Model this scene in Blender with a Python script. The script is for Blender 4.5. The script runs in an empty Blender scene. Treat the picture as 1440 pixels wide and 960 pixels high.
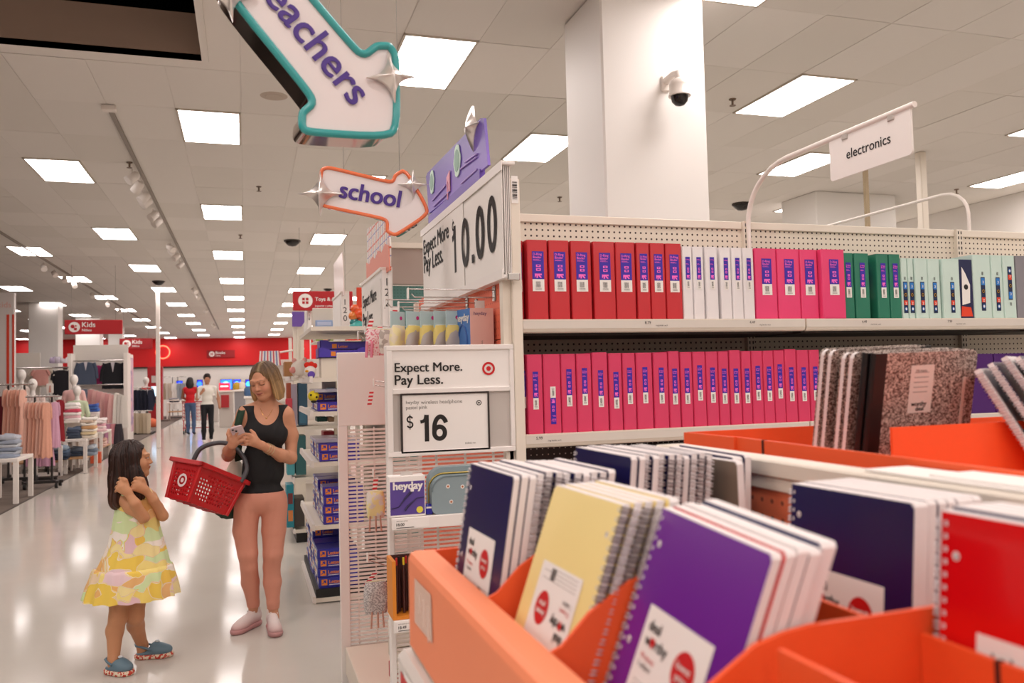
import bpy, math, random
import numpy as np
from mathutils import Vector, Matrix
random.seed(7)
PI = math.pi
SC = bpy.context.scene
COL = SC.collection
# ------------------------------------------------------------------ camera
F, CZ = 1177.0, 1.58
def _n(v): return v / np.linalg.norm(v)
_d1 = _n(np.array([(346-720)/F, -(540-480)/F, -1.0]))            # aisle direction in camera space
_d2 = np.array([(4408-720)/F, (480-438.45)/F, -1.0])              # shelf direction in camera space
_d2 = _n(_d2 - _d1*_d1.dot(_d2))
RW = np.array([_d2, _d1, np.cross(_d2, _d1)])                     # camera -> world
CO = np.array([0, 0, CZ])
cam = bpy.data.cameras.new('camera'); camo = bpy.data.objects.new('camera', cam); COL.objects.link(camo)
m4 = Matrix([list(RW[0])+[0], list(RW[1])+[0], list(RW[2])+[CZ], [0, 0, 0, 1]])
camo.matrix_world = m4
cam.sensor_width = 36.0; cam.lens = 36.0*F/1440; cam.clip_start = 0.05; cam.clip_end = 200
cam.dof.use_dof = True; cam.dof.focus_distance = 3.7; cam.dof.aperture_fstop = 5.0
SC.camera = camo
# ------------------------------------------------------------------ world, exposure
w = bpy.data.worlds.new('world'); SC.world = w; w.use_nodes = True
w.node_tree.nodes['Background'].inputs[0].default_value = (1, .96, .92, 1)
w.node_tree.nodes['Background'].inputs[1].default_value = 0.35
SC.view_settings.view_transform = 'Standard'; SC.view_settings.look = 'None'
SC.view_settings.gamma = 1; SC.view_settings.use_curve_mapping = False
SC.view_settings.exposure = 0.62
LIGHT_POWER = 9.0
# ------------------------------------------------------------------ pixel helpers (photo pixels -> points on a plane of the place)
def ray(x, y): return RW @ np.array([(x-720)/F, -(y-480)/F, -1.0])
def onY(x, y, Y): r = ray(x, y); return Vector(CO + r*Y/r[1])
def onX(x, y, X): r = ray(x, y); return Vector(CO + r*X/r[0])
def onZ(x, y, Z): r = ray(x, y); return Vector(CO + r*(Z-CZ)/r[2])

# ------------------------------------------------------------------ materials
def lin(h):
    if not isinstance(h, str): return tuple(h)
    h = h.lstrip('#'); c = [int(h[i:i+2], 16)/255 for i in (0, 2, 4)]
    return tuple(x/12.92 if x <= .04045 else ((x+.055)/1.055)**2.4 for x in c)
_M = {}
def mat(name, col, rough=.5, metal=0, emit=0, noise=0, nscale=40, bump=0, bscale=200, coat=0, alpha=1, trans=0, spec=.5, sub=0):
    if name in _M: return _M[name]
    m = bpy.data.materials.new(name); m.use_nodes = True; nt = m.node_tree; b = nt.nodes['Principled BSDF']
    c = lin(col); b.inputs['Base Color'].default_value = (*c, 1)
    b.inputs['Roughness'].default_value = rough; b.inputs['Metallic'].default_value = metal
    b.inputs['Specular IOR Level'].default_value = spec
    if coat: b.inputs['Coat Weight'].default_value = coat; b.inputs['Coat Roughness'].default_value = .08
    if emit: b.inputs['Emission Color'].default_value = (*c, 1); b.inputs['Emission Strength'].default_value = emit
    if trans: b.inputs['Transmission Weight'].default_value = trans; b.inputs['IOR'].default_value = 1.2
    if sub: b.inputs['Subsurface Weight'].default_value = sub; b.inputs['Subsurface Radius'].default_value = (.02, .008, .004)
    if alpha < 1: b.inputs['Alpha'].default_value = alpha
    if noise or bump:
        tc = nt.nodes.new('ShaderNodeTexCoord')
    if noise:
        n = nt.nodes.new('ShaderNodeTexNoise'); n.inputs['Scale'].default_value = nscale; n.inputs['Detail'].default_value = 4
        nt.links.new(tc.outputs['Object'], n.inputs['Vector'])
        mx = nt.nodes.new('ShaderNodeMix'); mx.data_type = 'RGBA'
        mx.inputs[6].default_value = (*[x*(1-noise) for x in c], 1); mx.inputs[7].default_value = (*[min(1, x*(1+noise)) for x in c], 1)
        nt.links.new(n.outputs['Fac'], mx.inputs[0]); nt.links.new(mx.outputs[2], b.inputs['Base Color'])
    if bump:
        n2 = nt.nodes.new('ShaderNodeTexNoise'); n2.inputs['Scale'].default_value = bscale; n2.inputs['Detail'].default_value = 3
        nt.links.new(tc.outputs['Object'], n2.inputs['Vector'])
        bp = nt.nodes.new('ShaderNodeBump'); bp.inputs['Strength'].default_value = bump; bp.inputs['Distance'].default_value = .002
        nt.links.new(n2.outputs['Fac'], bp.inputs['Height']); nt.links.new(bp.outputs['Normal'], b.inputs['Normal'])
    _M[name] = m; return m
def vcmat(name, rough=.5, sub=0, noise=0, nscale=60, bump=0, bscale=300, spec=.4, strand=False):
    """material whose base colour is the mesh's own colour attribute"""
    if name in _M: return _M[name]
    m = bpy.data.materials.new(name); m.use_nodes = True; nt = m.node_tree; b = nt.nodes['Principled BSDF']
    a = nt.nodes.new('ShaderNodeVertexColor'); a.layer_name = 'Col'
    b.inputs['Roughness'].default_value = rough; b.inputs['Specular IOR Level'].default_value = spec
    out = a.outputs['Color']
    if noise:
        tc = nt.nodes.new('ShaderNodeTexCoord'); n = nt.nodes.new('ShaderNodeTexNoise')
        mp = nt.nodes.new('ShaderNodeMapping'); mp.inputs['Scale'].default_value = (1, 1, .06) if strand else (1, 1, 1)
        nt.links.new(tc.outputs['Object'], mp.inputs['Vector']); nt.links.new(mp.outputs['Vector'], n.inputs['Vector'])
        n.inputs['Scale'].default_value = nscale; n.inputs['Detail'].default_value = 3
        mx = nt.nodes.new('ShaderNodeMix'); mx.data_type = 'RGBA'; mx.blend_type = 'MULTIPLY'; mx.inputs[0].default_value = 1
        rp = nt.nodes.new('ShaderNodeMapRange'); rp.inputs[3].default_value = 1-noise; rp.inputs[4].default_value = 1+noise*.6
        nt.links.new(n.outputs['Fac'], rp.inputs[0]); nt.links.new(out, mx.inputs[6]); nt.links.new(rp.outputs[0], mx.inputs[7]); out = mx.outputs[2]
        if strand:
            bp = nt.nodes.new('ShaderNodeBump'); bp.inputs['Strength'].default_value = .5; bp.inputs['Distance'].default_value = .004
            nt.links.new(n.outputs['Fac'], bp.inputs['Height']); nt.links.new(bp.outputs['Normal'], b.inputs['Normal'])
    nt.links.new(out, b.inputs['Base Color'])
    if sub: b.inputs['Subsurface Weight'].default_value = sub; b.inputs['Subsurface Radius'].default_value = (.012, .005, .003)
    _M[name] = m; return m

# ------------------------------------------------------------------ objects
ORG = {}
def tag(o, label=None, cat=None, group=None, kind=None):
    if label: o['label'] = label
    if cat: o['category'] = cat
    if group: o['group'] = group
    if kind: o['kind'] = kind
    return o
def empty(name, loc, label, cat, group=None):
    o = bpy.data.objects.new(name, None); COL.objects.link(o); o.location = loc; o.empty_display_size = .05
    ORG[o.name] = Vector(loc); return tag(o, label, cat, group)
def copy_tree(o, parent=None, loc=None, rotz=None, label=None, group=None):
    c = o.copy(); COL.objects.link(c)
    if parent: c.parent = parent
    for ch in o.children: copy_tree(ch, c)
    if loc is not None: c.location = loc
    if rotz is not None: c.rotation_euler = (0, 0, rotz)
    if label: c['label'] = label
    if group: c['group'] = group
    return c
ORD = ['', 'first', 'second', 'third', 'fourth', 'fifth', 'sixth', 'seventh', 'eighth', 'ninth', 'tenth', 'eleventh', 'twelfth', 'thirteenth', 'fourteenth',
       'fifteenth', 'sixteenth', 'seventeenth', 'eighteenth', 'nineteenth', 'twentieth']
_TX = {}
def text_geo(s, bold):
    k = (s, 1 if bold > .001 else 0, round(bold, 3))
    if k not in _TX:
        c = bpy.data.curves.new('t', 'FONT'); c.body = s; c.size = 1; c.resolution_u = 4; c.fill_mode = 'BOTH'; c.extrude = 0
        c.space_line = .92
        o = bpy.data.objects.new('t', c); me = bpy.data.meshes.new_from_object(o)
        _TX[k] = ([v.co.copy() for v in me.vertices], [tuple(p.vertices) for p in me.polygons])
        bpy.data.objects.remove(o); bpy.data.curves.remove(c); bpy.data.meshes.remove(me)
        if bold > .001:                                   # heavier weight: the same outline laid over itself, slightly shifted
            v0, f0 = _TX[k]; n = len(v0); V = []; Fc = []
            for i, (dx, dy) in enumerate(((-1,-.5),(1,-.5),(-1,.5),(1,.5))): V += [Vector((p.x+dx*bold*1.3, p.y+dy*bold*1.3, i*.006)) for p in v0]; Fc += [tuple(q+i*n for q in f) for f in f0]
            _TX[k] = (V, Fc)
    return _TX[k]

class MB:
    def __init__(s, xf=None): s.v = []; s.f = []; s.m = []; s.sm = []; s.mats = []; s.xf = xf; s.col = None
    def mi(s, m):
        if m not in s.mats: s.mats.append(m)
        return s.mats.index(m)
    def add(s, vs, fs, m, smooth=False):
        b = len(s.v); i = s.mi(m)
        for p in vs:
            p = Vector(p); s.v.append(s.xf @ p if s.xf else p)
        for f in fs: s.f.append(tuple(b+k for k in f)); s.m.append(i); s.sm.append(smooth)
        return s
    def box(s, a, b, m, ch=0):
        x0, y0, z0 = a; x1, y1, z1 = b
        if x0 > x1: x0, x1 = x1, x0
        if y0 > y1: y0, y1 = y1, y0
        if z0 > z1: z0, z1 = z1, z0
        if ch <= 0:
            v = [(x0,y0,z0),(x1,y0,z0),(x1,y1,z0),(x0,y1,z0),(x0,y0,z1),(x1,y0,z1),(x1,y1,z1),(x0,y1,z1)]
            return s.add(v, [(0,3,2,1),(4,5,6,7),(0,1,5,4),(1,2,6,5),(2,3,7,6),(3,0,4,7)], m)
        v = []; idx = {}
        for ix, x in ((0,x0),(1,x1)):
            for iy, y in ((0,y0),(1,y1)):
                for iz, z in ((0,z0),(1,z1)):
                    sx, sy, sz = (1-2*ix)*ch, (1-2*iy)*ch, (1-2*iz)*ch
                    for a_, p in (('x',(x,y+sy,z+sz)),('y',(x+sx,y,z+sz)),('z',(x+sx,y+sy,z))):
                        idx[ix,iy,iz,a_] = len(v); v.append(p)
        I = lambda *k: idx[k]
        fs = [tuple(I(i,*q,'x') for q in ((0,0),(0,1),(1,1),(1,0))) for i in (0,1)]
        fs += [tuple(I(q[0],i,q[1],'y') for q in ((0,0),(1,0),(1,1),(0,1))) for i in (0,1)]
        fs += [tuple(I(*q,i,'z') for q in ((0,0),(0,1),(1,1),(1,0))) for i in (0,1)]
        for i in (0,1):
            for j in (0,1):
                fs += [(I(i,j,0,'x'),I(i,j,1,'x'),I(i,j,1,'y'),I(i,j,0,'y')),(I(i,0,j,'x'),I(i,1,j,'x'),I(i,1,j,'z'),I(i,0,j,'z')),(I(0,i,j,'y'),I(1,i,j,'y'),I(1,i,j,'z'),I(0,i,j,'z'))]
                for k in (0,1): fs.append((I(i,j,k,'x'),I(i,j,k,'y'),I(i,j,k,'z')))
        ce = Vector(((x0+x1)/2, (y0+y1)/2, (z0+z1)/2)); out = []
        for f in fs:
            p = [Vector(v[k]) for k in f]; nn = (p[1]-p[0]).cross(p[2]-p[1])
            out.append(f if nn.dot(sum(p, Vector())/len(p)-ce) > 0 else tuple(reversed(f)))
        return s.add(v, out, m)
    def quad(s, a, b, c, d, m): return s.add([a, b, c, d], [(0,1,2,3)], m)
    def prism(s, pts, O, U, V, t, m, side=None, smooth=False):
        """outline pts (u,v) in plane O+u*U+v*V, extruded along t (vector)"""
        O, U, V, t = Vector(O), Vector(U), Vector(V), Vector(t); n = len(pts)
        P = [O+U*p[0]+V*p[1] for p in pts]
        s.add(P, [tuple(range(n))], m); s.add([p+t for p in P], [tuple(reversed(range(n)))], m)
        s.add(P+[p+t for p in P], [(i, i+n, (i+1) % n+n, (i+1) % n) for i in range(n)], side or m, smooth)
        return s
    def tube(s, path, r, m, n=8, closed=False, smooth=True):
        P = [Vector(p) for p in path]; k = len(P); rs = r if hasattr(r, '__len__') else [r]*k
        vs = []; up = None
        for i in range(k):
            a = P[(i-1) % k] if (closed or i > 0) else P[i]; b = P[(i+1) % k] if (closed or i < k-1) else P[i]
            t = (b-a).normalized()
            if up is None: up = t.orthogonal().normalized()
            else:
                up = up - t*up.dot(t); up = up.normalized() if up.length > 1e-6 else t.orthogonal().normalized()
            bi = t.cross(up)
            for j in range(n):
                an = 2*PI*j/n; vs.append(P[i]+(up*math.cos(an)+bi*math.sin(an))*rs[i])
        fs = []
        for i in range(k if closed else k-1):
            for j in range(n):
                a = i*n+j; b = i*n+(j+1) % n; c = ((i+1) % k)*n+(j+1) % n; d = ((i+1) % k)*n+j
                fs.append((a,b,c,d))
        s.add(vs, fs, m, smooth)
        if not closed: s.add(vs[:n], [tuple(reversed(range(n)))], m); s.add(vs[-n:], [tuple(range(n))], m)
        return s
    def bar(s, a, b, w, h, m):
        """square bar from a to b"""
        a, b = Vector(a), Vector(b); t = (b-a).normalized()
        u = t.cross(Vector((0,0,1))); u = u.normalized() if u.length > 1e-5 else Vector((1,0,0)); v = u.cross(t)
        u, v = u*w/2, v*h/2
        vs = [p+i*u+j*v for p in (a,b) for i, j in ((-1,-1),(1,-1),(1,1),(-1,1))]
        return s.add(vs, [(0,1,2,3),(7,6,5,4),(0,4,5,1),(1,5,6,2),(2,6,7,3),(3,7,4,0)], m)
    def lathe(s, prof, c, m, n=16, smooth=True, sx=1, sy=1):
        c = Vector(c); vs = []; k = len(prof)
        for r, z in prof:
            for j in range(n): a = 2*PI*j/n; vs.append(c+Vector((r*math.cos(a)*sx, r*math.sin(a)*sy, z)))
        fs = [(i*n+j, i*n+(j+1) % n, (i+1)*n+(j+1) % n, (i+1)*n+j) for i in range(k-1) for j in range(n)]
        s.add(vs, fs, m, smooth)
        if prof[0][0] > 1e-5: s.add(vs[:n], [tuple(reversed(range(n)))], m)
        if prof[-1][0] > 1e-5: s.add(vs[-n:], [tuple(range(n))], m)
        return s
    def ball(s, c, r, m, n=12, k=8):
        rx, ry, rz = r if hasattr(r, '__len__') else (r, r, r)
        pr = [(max(1e-6, math.sin(PI*i/k)), -math.cos(PI*i/k)) for i in range(k+1)]
        c = Vector(c); vs = [c+Vector((a*rx*math.cos(2*PI*j/n), a*ry*math.sin(2*PI*j/n), z*rz)) for a, z in pr for j in range(n)]
        return s.add(vs, [(i*n+j, i*n+(j+1) % n, (i+1)*n+(j+1) % n, (i+1)*n+j) for i in range(k) for j in range(n)], m, True)
    def grid(s, rows, m, closed=False, smooth=True, flip=False):
        n = len(rows[0]); vs = [p for r in rows for p in r]
        q = n if closed else n-1
        fs = [(i*n+j, i*n+(j+1) % n, (i+1)*n+(j+1) % n, (i+1)*n+j) for i in range(len(rows)-1) for j in range(q)]
        if flip: fs = [tuple(reversed(f)) for f in fs]
        return s.add(vs, fs, m, smooth)
    def disc(s, O, U, V, r, m, n=20, rv=None):
        O, U, V = Vector(O), Vector(U), Vector(V); rv = rv or r
        return s.add([O+U*r*math.cos(2*PI*i/n)+V*rv*math.sin(2*PI*i/n) for i in range(n)], [tuple(range(n))], m)
    def ring(s, O, U, V, r0, r1, m, n=24):
        O, U, V = Vector(O), Vector(U), Vector(V)
        P = [O+(U*math.cos(2*PI*i/n)+V*math.sin(2*PI*i/n))*r for r in (r0, r1) for i in range(n)]
        return s.add(P, [(i, (i+1) % n, n+(i+1) % n, n+i) for i in range(n)], m)
    def text(s, t, O, U, V, size, m, align='L', bold=0.0, sx=1.0):
        """lettering lying in the plane; O = baseline start of the first line"""
        O, U, V = Vector(O), Vector(U).normalized(), Vector(V).normalized(); vs, fs = text_geo(t, bold)
        if not vs: return s
        w0 = min(v.x for v in vs); w1 = max(v.x for v in vs)
        off = {'L': -w0, 'C': -(w0+w1)/2, 'R': -w1}[align]
        N = U.cross(V)
        return s.add([O+U*((v.x+off)*size*sx)+V*(v.y*size)+N*(v.z*size) for v in vs], fs, m)
    def textfit(s, t, A, B, N, m, bold=0.0, sy=1.0):
        """one line of lettering whose baseline runs from A to B in the plane with outward normal N"""
        A, B, N = Vector(A), Vector(B), Vector(N).normalized(); U = (B-A); L = U.length; U.normalize(); V = N.cross(U).normalized()
        vs, fs = text_geo(t, bold); w0 = min(v.x for v in vs); w1 = max(v.x for v in vs); k = L/(w1-w0)
        return s.add([A+U*((v.x-w0)*k)+V*(v.y*k*sy)+N*(v.z*k) for v in vs], fs, m)
    def stroke(s, pts, w, O, U, V, m, closed=False, scale=1, lift=0):
        """flat pen stroke of width w along 2-D points in the plane O,U,V"""
        O, U, V = Vector(O), Vector(U), Vector(V); P = [Vector((p[0], p[1], 0)) for p in pts]; k = len(P); L = []; R = []
        for i in range(k):
            a = P[(i-1) % k] if (closed or i) else P[i]; b = P[(i+1) % k] if (closed or i < k-1) else P[i]
            t = (b-a).normalized(); n = Vector((-t.y, t.x, 0))*w/2; L.append(P[i]+n); R.append(P[i]-n)
        vs = [O+(U*p.x+V*p.y)*scale+U.cross(V)*lift for p in L+R]
        return s.add(vs, [(i, (i+1) % k, k+(i+1) % k, k+i) for i in range(k if closed else k-1)], m)
    def digits(s, t, O, U, V, h, m, w=.16, gap=.12):
        """bold grotesque figures drawn as strokes; O = baseline start"""
        O, U, V = Vector(O), Vector(U).normalized(), Vector(V).normalized(); x = 0
        EL = lambda cx, cy, rx, ry, a0=0, a1=360, n=28: [(cx+rx*math.cos(math.radians(a0+(a1-a0)*i/n)), cy+ry*math.sin(math.radians(a0+(a1-a0)*i/n))) for i in range(n+1)]
        q = w/2
        for ch in t:
            o = O+U*x*h; K = dict(O=o, U=U, V=V, m=m, scale=h)
            if ch == '0': s.stroke(EL(.29,.5,.29-q,.5-q)[:-1], w, closed=True, **K); x += .58+gap
            elif ch == '1': s.stroke([(.26,0),(.26,1)], w, **K); s.stroke([(.02,.74),(.12,.76),(.2,.82),(.24,1)], w*.75, lift=.0005, **K); x += .34+gap
            elif ch == '6': s.stroke(EL(.29,.31,.29-q,.31-q)[:-1], w, closed=True, **K); s.stroke([(q,.33)]+EL(.33,.45,.33-q,.55-q,165,30,16), w, lift=.0005, **K); x += .58+gap
            elif ch == '.': s.stroke([(.02,q),(.02+w,q)], w, **K); x += w+.04+gap
            elif ch == '$':
                s.stroke(EL(.28,.70,.2,.2,20,270,16)+EL(.28,.30,.2,.2,90,-160,16), w*.8, **K); s.stroke([(.28,-.06),(.28,1.06)], w*.45, lift=.0005, **K); x += .56+gap
        return x*h
    def build(s, name, parent=None, label=None, cat=None, group=None, kind=None, origin=None, auto=False):
        me = bpy.data.meshes.new(name)
        o = bpy.data.objects.new(name, me); COL.objects.link(o)
        po = ORG.get(parent.name, Vector((0,0,0))) if parent else Vector((0,0,0))
        org = Vector(origin) if origin is not None else (po if parent else None)
        if org is None:
            if s.v:
                mn = [min(v[i] for v in s.v) for i in range(3)]; mxx = [max(v[i] for v in s.v) for i in range(3)]
                org = Vector(((mn[0]+mxx[0])/2, (mn[1]+mxx[1])/2, mn[2]))
            else: org = Vector((0,0,0))
        me.from_pydata([v-org for v in s.v], [], s.f)
        for m in s.mats: me.materials.append(m)
        me.polygons.foreach_set('material_index', s.m); me.polygons.foreach_set('use_smooth', s.sm)
        if s.col is not None:
            a = me.color_attributes.new('Col', 'FLOAT_COLOR', 'POINT'); a.data.foreach_set('color', np.asarray(s.col, dtype=np.float32).ravel())
        me.update()
        if parent: o.parent = parent; o.location = org-po
        else: o.location = org
        ORG[o.name] = org
        return tag(o, label, cat, group, kind)
def mesh_obj(name, verts, faces, mats, parent=None, colors=None, label=None, smooth=True):
    """numpy mesh (world coords) -> object"""
    po = ORG.get(parent.name, Vector((0,0,0))) if parent else Vector((0,0,0))
    me = bpy.data.meshes.new(name); v = np.asarray(verts, dtype=np.float32)-np.array(po, dtype=np.float32)
    f = np.asarray(faces, dtype=np.int32)
    me.vertices.add(len(v)); me.vertices.foreach_set('co', v.ravel())
    me.loops.add(f.size); me.loops.foreach_set('vertex_index', f.ravel())
    k = f.shape[1]; me.polygons.add(len(f)); me.polygons.foreach_set('loop_start', np.arange(0, f.size, k, dtype=np.int32))
    me.polygons.foreach_set('use_smooth', np.full(len(f), smooth))
    for m in mats: me.materials.append(m)
    me.update(calc_edges=True); me.validate()
    if colors is not None:
        a = me.color_attributes.new('Col', 'FLOAT_COLOR', 'POINT'); c = np.ones((len(v), 4), np.float32); c[:, :3] = colors; a.data.foreach_set('color', c.ravel())
    o = bpy.data.objects.new(name, me); COL.objects.link(o)
    if parent: o.parent = parent
    ORG[o.name] = po
    if label: o['label'] = label
    return o
# common materials
WHITE = mat('white paint', '#efe6de', .45)
OFFW = mat('offwhite steel', '#e9dfd0', .45, bump=.05)
PAPER = mat('paper white', '#f4efea', .7)
BLACK = mat('black ink', '#17130f', .6)
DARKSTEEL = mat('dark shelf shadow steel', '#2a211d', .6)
CHROME = mat('chrome wire', '#c9c4bf', .25, 1)
PLASTIC_BLACK = mat('black plastic', '#1a1817', .45)
TRED = mat('shop red', '#cc0a12', .5)
# ================================================================== the setting
CEIL = 4.12
def tex_floor():
    m = bpy.data.materials.new('polished vinyl floor'); m.use_nodes = True; nt = m.node_tree; b = nt.nodes['Principled BSDF']
    tc = nt.nodes.new('ShaderNodeTexCoord'); n = nt.nodes.new('ShaderNodeTexNoise'); n.inputs['Scale'].default_value = 2.2; n.inputs['Detail'].default_value = 6
    nt.links.new(tc.outputs['Object'], n.inputs['Vector'])
    mx = nt.nodes.new('ShaderNodeMix'); mx.data_type = 'RGBA'; mx.inputs[6].default_value = (*lin('#c4beb5'), 1); mx.inputs[7].default_value = (*lin('#cec8bf'), 1)
    nt.links.new(n.outputs['Fac'], mx.inputs[0]); nt.links.new(mx.outputs[2], b.inputs['Base Color'])
    n2 = nt.nodes.new('ShaderNodeTexNoise'); n2.inputs['Scale'].default_value = 5; n2.inputs['Detail'].default_value = 3
    nt.links.new(tc.outputs['Object'], n2.inputs['Vector'])
    mr = nt.nodes.new('ShaderNodeMapRange'); mr.inputs[3].default_value = .07; mr.inputs[4].default_value = .14
    nt.links.new(n2.outputs['Fac'], mr.inputs[0]); nt.links.new(mr.outputs[0], b.inputs['Roughness'])
    bp = nt.nodes.new('ShaderNodeBump'); bp.inputs['Strength'].default_value = .03; bp.inputs['Distance'].default_value = .01
    nt.links.new(n2.outputs['Fac'], bp.inputs['Height']); nt.links.new(bp.outputs['Normal'], b.inputs['Normal'])
    b.inputs['Specular IOR Level'].default_value = .07
    return m
def tex_carpet():
    m = bpy.data.materials.new('striped carpet'); m.use_nodes = True; nt = m.node_tree; b = nt.nodes['Principled BSDF']
    tc = nt.nodes.new('ShaderNodeTexCoord'); mp = nt.nodes.new('ShaderNodeMapping'); mp.inputs['Scale'].default_value = (1.2, 9, 1)
    n = nt.nodes.new('ShaderNodeTexNoise'); n.inputs['Scale'].default_value = 1.6; n.inputs['Detail'].default_value = 5
    nt.links.new(tc.outputs['Object'], mp.inputs['Vector']); nt.links.new(mp.outputs['Vector'], n.inputs['Vector'])
    r = nt.nodes.new('ShaderNodeValToRGB'); r.color_ramp.elements[0].position = .35; r.color_ramp.elements[1].position = .65
    r.color_ramp.elements[0].color = (*lin('#5d5048'), 1); r.color_ramp.elements[1].color = (*lin('#776a60'), 1)
    nt.links.new(n.outputs['Fac'], r.inputs[0]); nt.links.new(r.outputs[0], b.inputs['Base Color']); b.inputs['Roughness'].default_value = .95
    return m
def tex_ceiling():
    m = bpy.data.materials.new('ceiling beyond'); m.use_nodes = True; nt = m.node_tree; b = nt.nodes['Principled BSDF']
    tc = nt.nodes.new('ShaderNodeTexCoord'); bt = nt.nodes.new('ShaderNodeTexBrick'); bt.offset = 0
    bt.inputs['Color1'].default_value = (*lin('#e6e0d9'), 1); bt.inputs['Color2'].default_value = (*lin('#e2dcd5'), 1); bt.inputs['Mortar'].default_value = (*lin('#d6d0c9'), 1)
    bt.inputs['Scale'].default_value = 1; bt.inputs['Brick Width'].default_value = .575; bt.inputs['Row Height'].default_value = 1.07; bt.inputs['Mortar Size'].default_value = .012
    nt.links.new(tc.outputs['Object'], bt.inputs['Vector']); nt.links.new(bt.outputs['Color'], b.inputs['Base Color']); b.inputs['Roughness'].default_value = .9
    return m
XL, XR, YB, YF = -26.0, 17.0, 48.4, -16.0
m = MB(); m.quad((XL,YF,0),(XR,YF,0),(XR,YB,0),(XL,YB,0), tex_floor()); m.build('floor', kind='structure', origin=(0,0,0))
CARPET_X = -3.02
m = MB(); m.box((XL,3.0,-.02),(CARPET_X,47.9,.006), tex_carpet()); carpet = m.build('floor', kind='structure', origin=(0,0,0))
m = MB(); m.box((CARPET_X,3.0,0),(CARPET_X+.03,47.9,.009), mat('carpet edge strip','#4a3f39',.7)); m.build('trim_1', kind='structure')
# ceiling with the open hatch at the upper left
TX, TY, TX0, TY0 = .5733, 1.07, -.5900, 8.13           # tile pitch, and where the grid lines run
HX0, HX1, HY0, HY1 = TX0-TX*3.6, TX0+.29, 5.15, 6.80      # hatch
cm = mat('ceiling grid', '#ede7e0', .8); zc = CEIL+.0045
m = MB()
for a, b in (((XL,YF),(HX0,YB)), ((HX1,YF),(XR,YB)), ((HX0,YF),(HX1,HY0)), ((HX0,HY1),(HX1,YB))):
    y1 = min(b[1], 17.76)
    if y1 > a[1]: m.quad((a[0],a[1],zc),(a[0],y1,zc),(b[0],y1,zc),(b[0],a[1],zc), cm)
CF = tex_ceiling()
m.quad((XL,17.76,CEIL),(XL,YB,CEIL),(XR,YB,CEIL),(XR,17.76,CEIL), CF); m.quad((XL,17.76,CEIL),(XR,17.76,CEIL),(XR,17.76,zc),(XL,17.76,zc), CF)
ceiling = m.build('ceiling', kind='structure', origin=(0,0,0))
def proj(P):
    c = RW.T @ (np.array(P)-CO)
    return (720+F*c[0]/-c[2], 480-F*c[1]/-c[2]) if c[2] < -.05 else (-9999, -9999)
def inframe(P, mg=40):
    x, y = proj(P); return -mg < x < 1440+mg and -mg < y < 960+mg
tile_m = [mat('ceiling tile %s' % k, c, .9, bump=.15, bscale=90) for k, c in (('a','#e8e2db'),('b','#e4ded6'),('c','#ebe5de'))]
LX0, LXS, LYS = -.57, 1.72, 4.28
def light_cells():
    for k in range(-13, 9):
        y0 = 8.14 if k % 2 == 0 else 5.98
        for j in range(-5, 10):
            yield k, j, LX0+LXS*k, y0+LYS*j
vis = [c for c in light_cells() if c[3] < 47.2 and c[2] < 10.4 and any(inframe((c[2]+dx, c[3]+dy, CEIL), 5) for dx in (0,.53) for dy in (0,1.04))]
tileset = []
for i in range(-10, 22):
    for j in range(-6, 9):
        x0, y0 = TX0+TX*i, TY0+TY*j; x1, y1 = x0+TX, y0+TY
        if not any(inframe((x, y, CEIL), 10) for x in (x0, x1) for y in (y0, y1)): continue
        if x1 > HX0+.02 and x0 < HX1-.02 and y0 < HY1-.02 and y1 > HY0: continue
        if x0 > 9.5: continue
        if any(abs((c[2]+.265)-(x0+x1)/2) < .2 and abs((c[3]+.52)-(y0+y1)/2) < .4 for c in vis): continue
        tileset.append((y0, x0, x1, y1))
tileset.sort()
_tiles = {}
for y0, x0, x1, y1 in tileset[:300]:
    g = .0022; k = random.randrange(3)
    if k not in _tiles:
        t = MB(); t.box((g,g,0),(TX-g,TY-g,.004), tile_m[k], .0015); o = t.build('ceiling_tile', ceiling, origin=(0,0,0)); _tiles[k] = o; o.location = (x0,y0,CEIL+random.uniform(-.001,.001))
    else:
        o = _tiles[k].copy(); COL.objects.link(o); o.location = (x0,y0,CEIL+random.uniform(-.0015,.001)); o.rotation_euler = (random.uniform(-.002,.002), random.uniform(-.002,.002), 0)
# hatch reveal, plenum and trusses
m = MB(); rv = mat('hatch reveal', '#b49b8a', .7); rd = mat('plenum black', '#14100e', .9); HZ = CEIL+.34
for a, b in (((HX0,HY1),(HX1,HY1)), ((HX1,HY1),(HX1,HY0)), ((HX1,HY0),(HX0,HY0)), ((HX0,HY0),(HX0,HY1))):
    m.quad((*a,CEIL-.03),(*b,CEIL-.03),(*b,HZ),(*a,HZ), rv)
m.box((HX1,HY0,CEIL-.03),(HX1+.05,HY1+.05,CEIL+.02), cm); m.box((HX0,HY1,CEIL-.03),(HX1,HY1+.03,CEIL+.02), cm)
m.build('trim_2', kind='structure')
m = MB(); X0, X1, Y0, Y1, Z0, Z1 = HX0-3, HX1+3, HY0-2, HY1+3, HZ, 7.2
for q in (((X0,Y0,Z1),(X1,Y0,Z1),(X1,Y1,Z1),(X0,Y1,Z1)), ((X0,Y1,Z0),(X1,Y1,Z0),(X1,Y1,Z1),(X0,Y1,Z1)), ((X0,Y0,Z0),(X1,Y0,Z0),(X1,Y0,Z1),(X0,Y0,Z1)), ((X0,Y0,Z0),(X0,Y1,Z0),(X0,Y1,Z1),(X0,Y0,Z1)), ((X1,Y0,Z0),(X1,Y1,Z0),(X1,Y1,Z1),(X1,Y0,Z1))): m.quad(*q, rd)
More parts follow.
